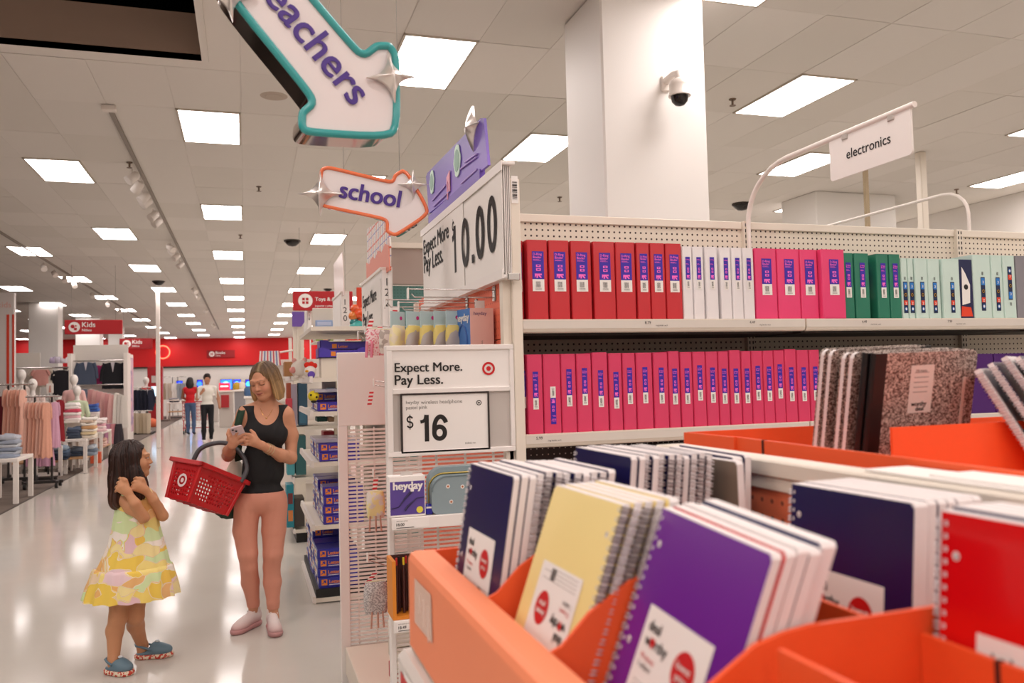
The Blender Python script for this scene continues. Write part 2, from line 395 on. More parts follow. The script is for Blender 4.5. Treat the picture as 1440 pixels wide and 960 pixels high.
for a, b in (((X0,Y0),(HX0,Y1)), ((HX1,Y0),(X1,Y1)), ((HX0,HY1),(HX1,Y1)), ((HX0,Y0),(HX1,HY0))): m.quad((*a,Z0),(b[0],a[1],Z0),(*b,Z0),(a[0],b[1],Z0), rd)
m.build('wall_plenum', kind='structure')
tr = mat('dark truss steel', '#5a4a42', .6)
for k, y in enumerate((5.6, 7.6)):
    m = MB(); m.bar((X0,y,5.3),(X1,y,5.3),.05,.05,tr); m.bar((X0,y,5.9),(X1,y,5.9),.05,.05,tr)
    x = X0
    while x < X1-.4: m.bar((x,y,5.3),(x+.35,y,5.9),.02,.02,tr); m.bar((x+.35,y,5.9),(x+.7,y,5.3),.02,.02,tr); x += .7
    m.build('roof_truss', label=('nearer' if k == 0 else 'farther')+' dark steel roof truss seen through the open ceiling hatch', cat='truss')
m = MB(); m.tube([(HX0-1,6.9,5.0),(HX1+1,6.9,5.12)], .05, tr); m.build('plenum_pipe', label='thin dark pipe crossing the open ceiling hatch', cat='pipe')
m = MB(); dk = mat('dull duct', '#8c8179', .5, .6)
for k in range(14): m.lathe([(.2,0),(.22,.03),(.2,.06)], (0,0,k*.06), dk, 14)
o = m.build('air_duct', origin=(0,0,0), label='ribbed grey air duct at the left of the open ceiling hatch', cat='duct'); o.location = (-1.95,5.7,4.75); o.rotation_euler = (1.2,.3,.5)

# walls
wm = mat('store wall', '#e9e4de', .7); redm = mat('red wall band', '#d60a10', .55)
m = MB(); m.quad((XL,YB,0),(XR,YB,0),(XR,YB,2.62),(XL,YB,2.62), wm); m.box((XL,YB-.06,2.62),(XR,YB,CEIL), redm); m.box((XL,YB-.12,2.56),(XR,YB,2.63), DARKSTEEL)
m.build('wall_back', kind='structure')
for nm, x in (('wall_left', XL), ('wall_right', XR)):
    m = MB(); m.quad((x,YF,0),(x,YB,0),(x,YB,CEIL),(x,YF,CEIL), wm); m.build(nm, kind='structure')
m = MB(); m.quad((XL,YF,0),(XR,YF,0),(XR,YF,CEIL),(XL,YF,CEIL), wm); m.build('wall_front', kind='structure')
# bulkhead with a lit cove at the far right
m = MB(); bx = 10.9; m.box((bx,4,3.44),(XR,26,CEIL), wm); m.build('wall_bulkhead', kind='structure')
m = MB(); m.box((bx-.05,4,3.40),(bx+.06,26,3.45), mat('cove strip','#fff3e2',.5, emit=1.2)); m.build('trim_3', kind='structure')

# ceiling lights
dif = mat('light diffuser', '#fff5f2', .5, emit=LIGHT_POWER); frm = mat('light frame', '#cfc4b6', .6); FIRST = {}
def ceiling_light(x, y, label, group, near=True):
    e = empty('ceiling_light', (x+.265, y+.52, CEIL), label, 'light', group)
    k = near
    if k in FIRST:
        for ch in FIRST[k]:
            c = ch.copy(); COL.objects.link(c); c.parent = e
        return e
    m = MB(); z = CEIL-.012; m.quad((x,y,z),(x,y+1.04,z),(x+.53,y+1.04,z),(x+.53,y,z), dif); d = m.build('diffuser', e)
    m = MB()
    for a, b in (((x-.02,y-.02),(x,y+1.06)), ((x+.53,y-.02),(x+.55,y+1.06)), ((x-.02,y-.02),(x+.55,y)), ((x-.02,y+1.04),(x+.55,y+1.06))):
        m.box((*a,CEIL-.014),(*b,CEIL+.003), frm)
    f = m.build('frame', e); FIRST[k] = (d, f)
    return e
cols = sorted(set(c[0] for c in vis)); per = {}
for c in sorted(vis, key=lambda c: (c[0], c[1])):
    per[c[0]] = per.get(c[0], 0)+1; n = per[c[0]]
    ceiling_light(c[2], c[3], 'bright white rectangular ceiling light, %s from the front in the %s row from the left' % (ORD[n], ORD[cols.index(c[0])+1]), 'ceiling lights set in the tiled ceiling')
vk = set((c[0], c[1]) for c in vis)
for c in light_cells():
    if (c[0], c[1]) in vk or not (-9 < c[2] < 11 and -15 < c[3] < 12): continue
    if HX0-.6 < c[2] < HX1+.1 and HY0-1.1 < c[3] < HY1: continue
    ceiling_light(c[2], c[3], 'bright ceiling light over the part of the shop nearer than the picture shows', 'ceiling lights outside the picture')

# columns
def column(label, x0, x1, y0, y1):
    m = MB(); m.box((x0,y0,0),(x1,y1,CEIL-.002), mat('column plaster','#f3efea',.55,bump=.03), .012); m.build('column', label=label, cat='column')
ca, cb = onY(851,250,4.9), onY(997,250,4.9); cy = onX(799,250,ca.x).y
column('big square white column behind the binder shelves carrying the camera', ca.x, cb.x, 4.9, cy)
def col_px(label, xa, xb, Y, d=.65):
    a, b = onY(xa, 470, Y), onY(xb, 470, Y); column(label, a.x, b.x, Y, Y+d)
col_px('white round-edged column at left behind the red striped panel', 40, 82, 27.5)
col_px('white column standing behind the kids sign', 106, 141, 33.0)
col_px('white column half hidden at the right end of the kids sign', 152, 172, 38.0)
col_px('white column far right behind the electronics sign', 1155, 1268, 9.9, .8)
col_px('white column just left of the far electronics column', 1108, 1150, 12.2, .5)
m = MB(); a = onY(222, 470, 23.5); m.box((a.x-.05,a.y-.05,0),(a.x+.05,a.y+.05,CEIL), WHITE, .01); m.build('pole', label='thin white square pole in the middle of the far aisle', cat='pole')
a = onZ(1294, 214, CEIL); m = MB(); m.box((a.x-.045,a.y-.045,0),(a.x+.045,a.y+.045,CEIL-.002), OFFW, .008); m.build('pole', label='white square pole right behind the electronics sign', cat='pole')
a = onY(1219, 290, 7.4); m = MB(); m.box((a.x-.02,a.y-.02,0),(a.x+.02,a.y+.02,CEIL-.3), mat('tan pole','#b5a283',.6)); m.build('pole', label='thin tan pole in front of the far electronics column', cat='pole')

# security cameras, domes, sprinklers, speaker
def dome(x, y, label, r=.13):
    p = onZ(x, y, CEIL); e = empty('dome_camera', (p.x,p.y,CEIL), label, 'camera', 'black dome cameras on the ceiling')
    m = MB(); m.lathe([(1e-5,-r*.85),(r*.5,-r*.75),(r*.85,-r*.45),(r,-.03),(r,-.02)], (p.x,p.y,CEIL), mat('smoked dome','#1c1715',.15), 18); m.build('dome', e)
    m = MB(); m.lathe([(r*1.12,-.025),(r*1.12,0)], (p.x,p.y,CEIL), mat('dome collar','#3a332e',.5), 18); m.build('collar', e)
dome(411, 338, 'black ceiling dome camera above the toys sign'); dome(223, 395, 'black ceiling dome camera over the far kids clothing'); dome(1043, 286, 'black ceiling dome camera beside the sign arm'); dome(461,388+18,'small black ceiling dome camera far down the aisle',.1)
p = onY(937, 120, 4.9); e = empty('security_camera', (p.x,p.y,p.z), 'white wall camera with dark dome on the big column', 'camera')
wp = mat('white plastic','#ece3da',.35); px, py, pz = p
m = MB(); m.box((px-.045,py-.02,pz-.05),(px+.02,py,pz+.06), wp, .01); m.tube([(px-.01,py-.01,pz+.02),(px,py-.10,pz+.035),(px,py-.17,pz+.02),(px,py-.17,pz-.02)], .026, wp, 10); m.build('bracket', e)
m = MB(); m.lathe([(.03,-.015),(.06,-.03),(.066,-.06),(.066,-.115),(.072,-.12),(.072,-.13)], (px,py-.17,pz), wp, 20); m.build('housing', e)
m = MB(); m.lathe([(1e-5,-.195),(.03,-.187),(.05,-.165),(.058,-.13)], (px,py-.17,pz), mat('smoked dome','#1c1715',.15), 18); m.build('dome', e)
for k, (x, y, d) in enumerate(((1030,139,'right of the big column'),(787,277,'left of the big column'),(364,262,'between the hanging arrow and the lights'),(182,228,'near the left light track'),(338,330,'over the middle of the aisle'),(1345,266,'at the far right'))):
    p = onZ(x, y, CEIL); m = MB(); b = mat('sprinkler brass','#7a6656',.4,.7)
    m.lathe([(.035,0),(.03,-.012)], p, b, 12); m.lathe([(.011,-.012),(.011,-.05),(.006,-.06)], p, b, 8); m.lathe([(.03,-.062),(.03,-.066)], p, b, 12)
    m.build('sprinkler', label='small brown fire sprinkler on the ceiling '+d, cat='sprinkler', group='ceiling sprinklers')
p = onZ(385, 135, CEIL); m = MB(); m.lathe([(.10,-.004),(.12,0)], p, mat('vent','#bfb0a2',.7), 20); m.lathe([(.07,-.008),(.075,-.004)], p, mat('vent','#bfb0a2',.7), 20); m.build('ceiling_speaker', label='round flush ceiling speaker left of the teachers arrow', cat='speaker')

# light tracks with spotlights
glow = mat('spot lamp glass', '#fff2df', .3, emit=10)
def track(label, x, y0, y1, spots):
    e = empty('light_track', (x,y0,CEIL), label, 'track')
    m = MB(); m.box((x-.018,y0,CEIL-.035),(x+.018,y1,CEIL-.004), mat('track grey','#8f857b',.5)); m.build('rail', e)
    m = MB(); m.box((x-.06,y0-.06,CEIL-.05),(x+.06,y0+.03,CEIL-.003), WHITE, .006); m.build('power_feed', e)
    return e
def spot(x, y, rz, label):
    s = empty('spotlight', (x,y,CEIL-.04), label, 'light', 'spotlights on the ceiling tracks')
    d = Vector((math.cos(rz)*.75, math.sin(rz)*.75, -.66)).normalized(); u = d.cross(Vector((0,0,1))).normalized(); v = u.cross(d)
    c = Vector((x,y,CEIL-.14)); xf = Matrix((( u.x, v.x, d.x, c.x),(u.y, v.y, d.y, c.y),(u.z, v.z, d.z, c.z),(0,0,0,1)))
    m = MB(); m.tube([(x,y,CEIL-.035),(x,y,CEIL-.12)], .012, WHITE, 6); m.build('stem', s)
    m = MB(xf); m.lathe([(.03,-.09),(.05,-.07),(.058,.06),(.052,.06)], (0,0,0), WHITE, 14); m.build('can', s)
    m = MB(xf); m.lathe([(1e-5,.055),(.05,.055)], (0,0,0), glow, 14); m.build('lamp', s)
tx = -1.15
track('long white light track running down the aisle ceiling', tx, 8.2, 40, None)
n = 0
for y, rz in ((10.4,-2.6),(10.9,2.4),(11.5,-2.7),(11.8,-2.6),(12.7,-2.5),(13.2,-2.6),(15.6,-.5),(15.9,-2.5),(16.7,-2.6),(17.8,-2.6),(22.6,-.6),(23.0,-2.5),(24.2,-.7),(29,-2.5),(36,-.8)):
    n += 1; spot(tx-.075, y, rz, 'white track spotlight, %s from the near end of the aisle track' % ORD[n])
tx2 = onZ(118, 398, CEIL).x
track('white light track over the kids clothing', tx2, 13.0, 40, None)
n = 0
for y, rz in ((18.5,-1.2),(19.5,-1.0),(20.5,-1.3),(21.6,-1.1),(24,-1.2),(26.5,-1.2),(29,-1.3)):
    n += 1; spot(tx2-.075, y, rz, 'white track spotlight, %s from the near end of the clothing track' % ORD[n])
# ================================================================== binder gondola
GY, PY, GXE = 2.88, 3.30, 9.0       # shelf front, pegboard, right end
S1, S2 = 1.789, 1.371               # shelf tops at the front edge
GX0 = .955
def peg_mat(name, col, pitch=.0254, r=.16, hole='#3a2a24', rough=.55, axis='XZ'):
    """pegboard: small round holes on a grid"""
    if name in _M: return _M[name]
    m = bpy.data.materials.new(name); m.use_nodes = True; nt = m.node_tree; b = nt.nodes['Principled BSDF']; b.inputs['Roughness'].default_value = rough
    tc = nt.nodes.new('ShaderNodeTexCoord'); sp = nt.nodes.new('ShaderNodeSeparateXYZ'); nt.links.new(tc.outputs['Object'], sp.inputs[0])
    def mth(op, a, v=None):
        n = nt.nodes.new('ShaderNodeMath'); n.operation = op
        for i, q in enumerate((a, v)):
            if q is None: continue
            if isinstance(q, (int, float)): n.inputs[i].default_value = q
            else: nt.links.new(q, n.inputs[i])
        return n.outputs[0]
    d = []
    for ax in axis:
        f = mth('FRACT', mth('DIVIDE', sp.outputs[ax], pitch)); g = mth('SUBTRACT', f, .5); d.append(mth('MULTIPLY', g, g))
    s = mth('LESS_THAN', mth('ADD', d[0], d[1]), r*r)
    mx = nt.nodes.new('ShaderNodeMix'); mx.data_type = 'RGBA'; mx.inputs[6].default_value = (*lin(col), 1); mx.inputs[7].default_value = (*lin(hole), 1)
    nt.links.new(s, mx.inputs[0]); nt.links.new(mx.outputs[2], b.inputs['Base Color']); _M[name] = m; return m
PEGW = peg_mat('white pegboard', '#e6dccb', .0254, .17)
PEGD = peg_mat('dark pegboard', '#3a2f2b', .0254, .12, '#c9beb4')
gon = empty('binder_gondola', (GX0,PY,0), 'tall white pegboard gondola holding the rows of binders on its shelves', 'shelving')
ups = [GX0, 2.176, 3.397, 4.618]
ztop = 2.262
for i in range(len(ups)):
    x = ups[i]; m = MB(); m.box((x-.018,PY-.03,0),(x+.018,PY+.03,ztop), OFFW)
    if i:                                               # slotted face
        z = 1.45
        while z < 2.24: m.box((x-.011,PY-.0315,z),(x-.006,PY-.029,z+.014), BLACK); m.box((x+.006,PY-.0315,z),(x+.011,PY-.029,z+.014), BLACK); z += .0254
    m.build('upright', gon)
    if i < len(ups)-1:
        m = MB(); m.box((x+.018,PY-.006,1.36),(ups[i+1]-.018,PY+.006,ztop-.03), PEGW); m.build('back_panel', gon)
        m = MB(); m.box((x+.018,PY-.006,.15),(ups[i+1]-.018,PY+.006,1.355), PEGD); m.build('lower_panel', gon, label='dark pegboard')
        m = MB(); m.box((x+.018,PY-.016,ztop-.035),(ups[i+1]-.018,PY+.02,ztop), OFFW, .003); m.build('top_rail', gon)
e0 = onY(727, 250, 2.86); 
m = MB(); m.box((.918,2.86,0),(.955,2.905,2.30), OFFW, .003); m.build('end_post', gon)
m = MB(); m.box((.9225,2.8575,2.21),(.948,2.8605,2.31), PAPER)
for k in range(11): m.box((.926,2.8565,2.225+k*.006),(.944,2.858,2.225+k*.006+.0015*(1+k % 3)), BLACK)
m.build('barcode_label', gon, label='small barcode sticker')
ticket = mat('price strip', '#ded6cc', .25)
def shelf(z, x0, x1, tickets):
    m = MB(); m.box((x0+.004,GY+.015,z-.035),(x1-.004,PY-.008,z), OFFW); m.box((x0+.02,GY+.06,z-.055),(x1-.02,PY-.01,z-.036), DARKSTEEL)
    s = m.build('shelf', gon)
    m = MB(); m.prism([(0,0),(0,-.034),(.006,-.046),(.016,-.05),(.016,0)], (x0+.004,GY,z+.001), (0,1,0), (0,0,1), (x1-x0-.008,0,0), OFFW)
    m.quad((x0+.006,GY-.001,z-.033),(x1-.006,GY-.001,z-.033),(x1-.006,GY-.001,z-.004),(x0+.006,GY-.001,z-.004), ticket)
    c = m.build('price_channel', s)
    for x, t in tickets:
        m = MB(); m.text(t, (x,GY-.003,z-.018), (1,0,0), (0,0,1), .015, BLACK); m.text('ring binder each', (x+.045,GY-.003,z-.026), (1,0,0), (0,0,1), .008, BLACK)
        m.build('price_print', s)
shelf(S1, GX0, 2.176, [(1.45,'8.79'),(1.91,'4.49')]); shelf(S1, 2.176, 3.397, [(2.45,'4.49'),(2.9,'7.99')]); shelf(S1, 3.397, 4.618, [])
shelf(S2, GX0, 2.176, [(1.0,'5.99')]); shelf(S2, 2.176, 3.397, []); shelf(S2, 3.397, 4.618, [])
shelf(.95, GX0, 2.176, []); shelf(.95, 2.176, 3.397, [])
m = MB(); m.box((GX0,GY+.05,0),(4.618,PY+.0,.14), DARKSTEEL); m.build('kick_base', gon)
m = MB(); m.box((GX0,PY+.4,0),(4.618,PY+.43,2.2), WHITE); m.build('rear_panel', gon)

# labels are flat printed stickers
LBLUE = mat('label blue','#3d22a8',.4); LPINK = mat('label pink','#ff6fd0',.4); LWHITE = mat('label white','#f3efe9',.5)
def label_std(m, cx, y, zt, w, h, flip):
    """blue spine sticker: title, three pink pictures, white barcode foot"""
    def T(u, v): return (cx+(u if not flip else -u), y, zt-(v if not flip else h-v))
    def R(u0, v0, u1, v1, mt, dy=0): 
        a, b, c, d = [Vector(T(*q)) for q in ((u0,v1),(u1,v1),(u1,v0),(u0,v0))]
        for p in (a,b,c,d): p.y -= dy
        m.quad(a, b, c, d, mt)
    hb = h*.70
    R(-w/2,0,w/2,hb,LBLUE); R(-w/2,hb,w/2,h,LWHITE)
    U, V = ((1,0,0),(0,0,1)) if not flip else ((-1,0,0),(0,0,-1))
    o = Vector(T(-w*.42, h*.10)); o.y -= .0006
    ts = min(.0125, w*.30); m.text('D-Ring\nBinder' if w > .02 else 'D-Ring', o, U, V, ts, LPINK, bold=.012)
    R(-w*.42,h*.205,w*.1,h*.213,LPINK,.0006); R(-w*.42,h*.225,w*.25,h*.233,LPINK,.0006)
    for k, (a, b) in enumerate(((.335,.395),(.425,.49))):
        R(-w*.18,h*a,w*.22,h*b,LPINK,.0006); R(-w*.08,h*(a+.015),w*.12,h*(b-.018),LBLUE,.0009)
    # arrow emblem
    pts = [(-.3,.0),(.3,.0),(.3,.12),(.12,.09),(.3,.27),(.17,.3),(-.02,.12),(-.02,.3),(-.16,.3),(-.16,.12),(-.3,.3)]
    P = [Vector(T(p[0]*w, h*.56+p[1]*h*.36)) for p in pts]
    for p in P: p.y -= .0006
    m.add(P, [tuple(reversed(range(len(P)))) if not flip else tuple(reversed(range(len(P))))], LPINK)
    for k in range(7):
        u = -w*.22+k*w*.06; R(u,h*.755,u+w*(.02+.012*(k % 2)),h*.90,BLACK,.0006)
    for k in range(2): R(-w*.26,h*(.92+k*.03),w*.26,h*(.93+k*.03),mat('label grey','#8a8580',.5),.0006)
M1, M2, M3, M4 = mat('label night','#1b2a52',.35), mat('label cyan','#2f7fd0',.35), mat('label orange','#e8482a',.35), mat('label gold','#d9a13a',.35)
def label_mint(m, cx, y, zt, w, h, flip):
    def R(u0, v0, u1, v1, mt, dy=0):
        if flip: v0, v1 = 1-v1, 1-v0
        m.quad((cx+u0*w,y-dy,zt-v1*h),(cx+u1*w,y-dy,zt-v1*h),(cx+u1*w,y-dy,zt-v0*h),(cx+u0*w,y-dy,zt-v0*h), mt)
    R(-.5,0,.5,1,M1); R(-.42,.03,.42,.24,M2,.0006); R(-.42,.60,.42,.75,M3,.0006)
    U, V = ((1,0,0),(0,0,1)) if not flip else ((-1,0,0),(0,0,-1))
    for v, r, mt in ((.42,.36,BLACK),(.42,.26,M4),(.42,.19,BLACK),(.87,.3,M2),(.87,.2,LWHITE)):
        vv = v if not flip else 1-v
        m.disc((cx,y-.0008-(.36-r)*.003,zt-vv*h), (1,0,0), (0,0,1), w*r, mt, 14, w*r*1.25)
    for k, t in ((.16,'3'),(.70,'2')):
        vv = k if not flip else 1-k
        m.text(t, (cx,y-.0012,zt-vv*h-.004), (1,0,0), (0,0,1), .016, LWHITE, 'C', .02)
    vb = -.16 if not flip else 1.08
    for k in range(6): m.quad(*[(cx+(-.2+k*.07+a)*w,y,zt-(vb+b)*h) for a, b in ((0,.1),(.035,.1),(.035,0),(0,0))], BLACK)
def vinyl(name, c): return mat(name, c, .32, bump=.12, bscale=260, coat=.1)
def binder(x0, x1, zs, h, mt, label, group, kind='std', dy=0, flip=False, lab=None, lh=.148, lz=None, lw=None):
    wd = x1-x0; y0 = GY+.02+dy; dep = .255
    e = empty('binder', ((x0+x1)/2, y0, zs), label, 'binder', group)
    t = .0032; r = min(.006, wd*.2); g = .0008
    # U-shaped cover swept upwards with slightly rounded spine corners, top edges rounded
    out = [(x0+g,y0+dep),(x0+g,y0+r),(x0+g+r*.3,y0+r*.3),(x0+g+r,y0),(x1-g-r,y0),(x1-g-r*.3,y0+r*.3),(x1-g,y0+r),(x1-g,y0+dep)]
    inn = [(x1-g-t,y0+dep),(x1-g-t,y0+t),(x0+g+t,y0+t),(x0+g+t,y0+dep)]
    m = MB(); m.prism(out+inn, (0,0,zs+.0005), (1,0,0), (0,1,0), (0,0,h-.001), mt)
    # welded border line round the spine
    for a, b in (((x0+.004,zs+h-.006),(x1-.004,zs+h-.0045)), ((x0+.004,zs+.0045),(x1-.004,zs+.006))):
        m.box((a[0],y0-.0006,a[1]),(b[0],y0+.001,b[1]), mt)
    m.build('cover', e)
    m = MB(); m.box((x0+.006,y0+.03,zs+.012),(x1-.006,y0+dep-.02,zs+h-.03), mat('binder pocket','#ddd6cc',.6)); m.build('inner_board', e)
    lw = lw or min(wd*.56, .046); lz = lz or h*.855
    m = MB(); cx = (x0+x1)/2+wd*.02
    if kind == 'std': label_std(m, cx, y0-.0012, zs+lz, lw, lh, flip)
    elif kind == 'mint': label_mint(m, cx, y0-.0012, zs+lz, lw, lh, flip)
    if m.v: m.build('spine_label', e, label=lab)
    return e
RED, WHT, PNK, GRN, MINT = vinyl('red vinyl','#cb2c34'), vinyl('white vinyl','#efeaea'), vinyl('pink vinyl','#ec4478'), vinyl('green vinyl','#2c7c62'), vinyl('mint vinyl','#cfe6dc')
PNK2 = vinyl('deep pink vinyl','#dd4069'); GREY = vinyl('grey vinyl','#8d8a90'); BLK = vinyl('black vinyl','#232021'); NVY = vinyl('navy vinyl','#26235a'); PUR = vinyl('purple vinyl','#4c1d6b')
def bx(px, z, py): return onY(px, py, GY+.02).x
def row(spec, zs, py, h, mt, colour, where, **kw):
    for i, s in enumerate(spec):
        a, b = s[0], s[1]; o = dict(kw); o.update(s[2] if len(s) > 2 else {})
        binder(bx(a,zs,py), bx(b,zs,py), zs, o.pop('h', h), mt, o.pop('label', None) or '%s binder, %s from the left among the %s binders on the %s shelf' % (o.pop('cl', colour), ORD[i+1], colour, where), '%s binders on the %s shelf' % (colour, where), **o)
U = 'upper'
row([(728,742,{'dy':.03,'label':'red binder half hidden behind the end post on the upper shelf'}),(743,772.5),(774,803),(805,834),(836.5,867.5),(868,896),(897.5,916.5),(917,938),(938.5,961.5)], S1, 447, .2975, RED, 'red', U)
row([(962,976.5),(977,992.5),(993.5,1011,{'dy':-.006}),(1015,1031),(1031.5,1047),(1047.5,1063)], S1, 447, .288, WHT, 'white', U, lw=.02, lh=.128)
row([(1064.5,1095),(1095.6,1127.5),(1128,1153),(1153.6,1186.5,{'dy':-.02})], S1, 447, .288, PNK, 'pink', U)
row([(1187,1203.5),(1204.5,1225.5),(1226,1235,{'dy':.06}),(1235.6,1253),(1253.5,1269.5)], S1, 447, .278, GRN, 'green', U, lw=.026)
row([(1270,1279),(1279.5,1288),(1288.5,1306.5,{'dy':-.004}),(1307,1325),(1326,1350,{'dy':-.01})], S1, 447, .262, MINT, 'mint', U, kind='mint', lz=.16, lh=.135, lw=.022)
row([(1371,1396.5),(1397,1413),(1413.5,1431,{'flip':True,'lz':.235})], S1, 447, .285, MINT, 'tall mint', U, kind='mint', lz=.185, lh=.15, lw=.024)
row([(1432,1450),(1451,1470)], S1, 447, .285, GREY, 'grey', U, kind='none')
# boxed item with a picture cover between the mint binders
x0, x1 = bx(1350.5,S1,447), bx(1370.5,S1,447); e = empty('picture_box', (x0,GY+.02,S1), 'dark blue box with a white picture wedged between the mint binders', 'box')
m = MB(); m.box((x0+.001,GY+.022,S1),(x1-.001,GY+.25,S1+.262), mat('box night','#20264f',.35)); m.build('carton', e)
m = MB(); w_ = x1-x0; y_ = GY+.0205
m.add([(x0+.2*w_,y_,S1+.06),(x0+.75*w_,y_,S1+.07),(x0+.8*w_,y_,S1+.15),(x0+.5*w_,y_,S1+.2),(x0+.25*w_,y_,S1+.23)], [(0,1,2,3,4)], LWHITE)
m.add([(x0+.1*w_,y_-.0005,S1+.01),(x0+.9*w_,y_-.0005,S1+.01),(x0+.8*w_,y_-.0005,S1+.05),(x0+.15*w_,y_-.0005,S1+.055)], [(0,1,2,3)], M3)
m.disc((x0+.5*w_,y_-.0007,S1+.14), (1,0,0), (0,0,1), .012, BLACK, 12); m.build('picture', e)
Lw = 'lower'
lo = [(735,743,{'label':'pink binder half hidden behind the end post on the lower shelf','dy':.02}),(743,765.5),(766,790.8,{'flip':True,'lz':.172,'label':'pink binder with its label upside down on the lower shelf'}),(791,812.5),(813,834.5),(835,857.5),(858.5,877.5),(878,896.7),(897.3,920.5),(921.5,942.5),(943,959),(959.8,976.8),(977.2,995.5),(995.8,1013),(1013.4,1028.4),(1029.2,1045.5),(1046,1060),(1060.4,1076.3),(1076.5,1091.8),(1092,1107),(1107.2,1124),(1124.5,1141.5),(1142,1157)]
for i, q in enumerate(lo):
    o = dict(q[2]) if len(q) > 2 else {}
    o.setdefault('lz', .228+random.uniform(-.008,.012))
    binder(bx(q[0],S2,606), bx(q[1],S2,606), S2, .292 if i % 5 else .296, PNK2, o.pop('label', None) or 'deep pink binder, %s on the lower shelf' % ('%s from the left' % ORD[i+1] if i < 20 else ('third','second','first')[i-20]+' before the black binders'), 'pink binders on the lower shelf', lw=.021, lh=.138, **o)
def plain(spec, mt, colour, h):
    for i, (a, b) in enumerate(spec):
        binder(bx(a,S2,560), bx(b,S2,560), S2, h, mt, '%s binder, %s of its colour from the left, behind the marbled notebooks' % (colour, ORD[i+1]), '%s binders on the lower shelf' % colour, kind='none')
plain([(1158,1171),(1177,1192),(1193,1208),(1210,1222)], BLK, 'black', .262)
plain([(1223,1239),(1258.5,1287),(1300.5,1313)], NVY, 'navy', .262)
plain([(1239.5,1258),(1287.5,1300),(1313.5,1345),(1345.5,1365)], MINT, 'pale mint', .262)
plain([(1366,1400),(1400.5,1440),(1441,1470)], PUR, 'purple', .262)
# dark boxes on the shelf below the pink binders, mostly in shade
for i, (a, b) in enumerate(((905,960),(962,1010),(1012,1050))):
    x0, x1 = bx(a,.95,640), bx(b,.95,640)
    binder(x0, x1, .95, .30, PNK2, 'pink binder in the shade on the bottom shelf, %s from the left' % ORD[i+1], 'binders in the shade on the bottom shelf', kind='none', dy=.03)

# sign on a bent white arm
a = onY(1064, 330, PY-.02)
e = empty('aisle_sign', (2.176,PY-.04,ztop), 'white electronics sign hanging from a bent white tube arm', 'sign')
ax = 2.176; ys = PY-.04
pt = lambda x, y, Y: onY(x, y, Y)
# the arm rises from the upright and then reaches towards the aisle in front
zt_ = onX(1100, 233, ax).z
p0 = Vector((ax,ys,1.85)); path = [p0, Vector((ax,ys,2.45))]
Zs = 2.474
path[1] = Vector((ax,ys,2.20))
for k in range(0, 9):
    t = k/8*PI/2; path.append(Vector((ax, ys-.30*(1-math.cos(t)), Zs-.23+.23*math.sin(t))))
ytip = 2.255
path.append(Vector((ax,ytip,Zs)))
m = MB(); m.tube(path, .011, WHITE, 10); m.build('arm', e)
ya, yb = 2.272, 2.690; zb = Zs-.004; n = 6; r = .015; hS = .163
out = [(0,0),(yb-ya,0)]; 
def rc(cx, cz, a0): return [(cx+r*math.cos(a0+PI/2*i/n), cz+r*math.sin(a0+PI/2*i/n)) for i in range(n+1)]
L = yb-ya; out = [(0,0)]+[(0,-hS+r)][:0]+rc(r, -hS+r, PI)+rc(L-r, -hS+r, -PI/2)+[(L,0)]
m = MB(); m.prism(out, (ax-.004,ya,zb), (0,1,0), (0,0,1), (.008,0,0), mat('sign plastic','#f2ece6',.4))
m.text('electronics', (ax-.0045,(ya+yb)/2,zb-.098), (0,-1,0), (0,0,1), .052, BLACK, 'C', .004); m.text('electronics', (ax+.0045,(ya+yb)/2,zb-.098), (0,1,0), (0,0,1), .052, BLACK, 'C', .004)
m.build('sign_panel', e)
for y in (ya+.09, yb-.09):
    m = MB(); m.box((ax-.009,y-.016,zb-.022),(ax+.009,y+.016,zb+.004), mat('clear clip','#bdb6ae',.2), .003); m.build('clip', e)
# second, farther arm
a = onY(1362, 300, 4.6); b = onY(1280, 292, 6.5)
e = empty('sign_arm', (a.x,4.6,0), 'white bent tube arm at far right behind the pegboard', 'sign')
m = MB(); m.tube([(a.x,4.6,0.002),(a.x,4.6,a.z+.0)]+[Vector((a.x,4.6+.22*(1-math.cos(t)),a.z+.18*math.sin(t))) for t in (.3,.6,.9,1.2,1.57)]+[(a.x,6.6,a.z+.18)], .012, WHITE, 8); m.build('arm', e)
# ================================================================== endcap facing the main aisle
CORAL = mat('coral pegboard', '#e8674a', .6); PEGC = peg_mat('coral peg', '#ea7557', .0254, .13, '#b84a36', axis='YZ')
EX0, EX1, EYN, EYF = .459, .917, 2.88, 4.52
cap = empty('endcap', (EX1,3.6,0), 'white endcap fixture with coral pegboard back facing the main aisle', 'shelving')
for k in range(6):
    m = MB(); z0 = .25+k*.295; m.box((EX1-.012,EYN+.03,z0),(EX1,EYF-.02,z0+.292), PEGC, .002); m.build('back_panel', cap)
m = MB(); m.box((EX0+.02,EYN+.05,.06),(EX1-.02,EYF-.03,.2), OFFW, .004); m.build('base_deck', cap)
for y in (EYN+.02, EYF+.02):
    m = MB(); m.box((EX1-.03,y-.02,0),(EX1,y+.02,2.0), OFFW); m.build('upright', cap)
GREYF = mat('sign frame','#f0eae5',.45); GREYB = mat('sign back grey','#c4bcb5',.6)
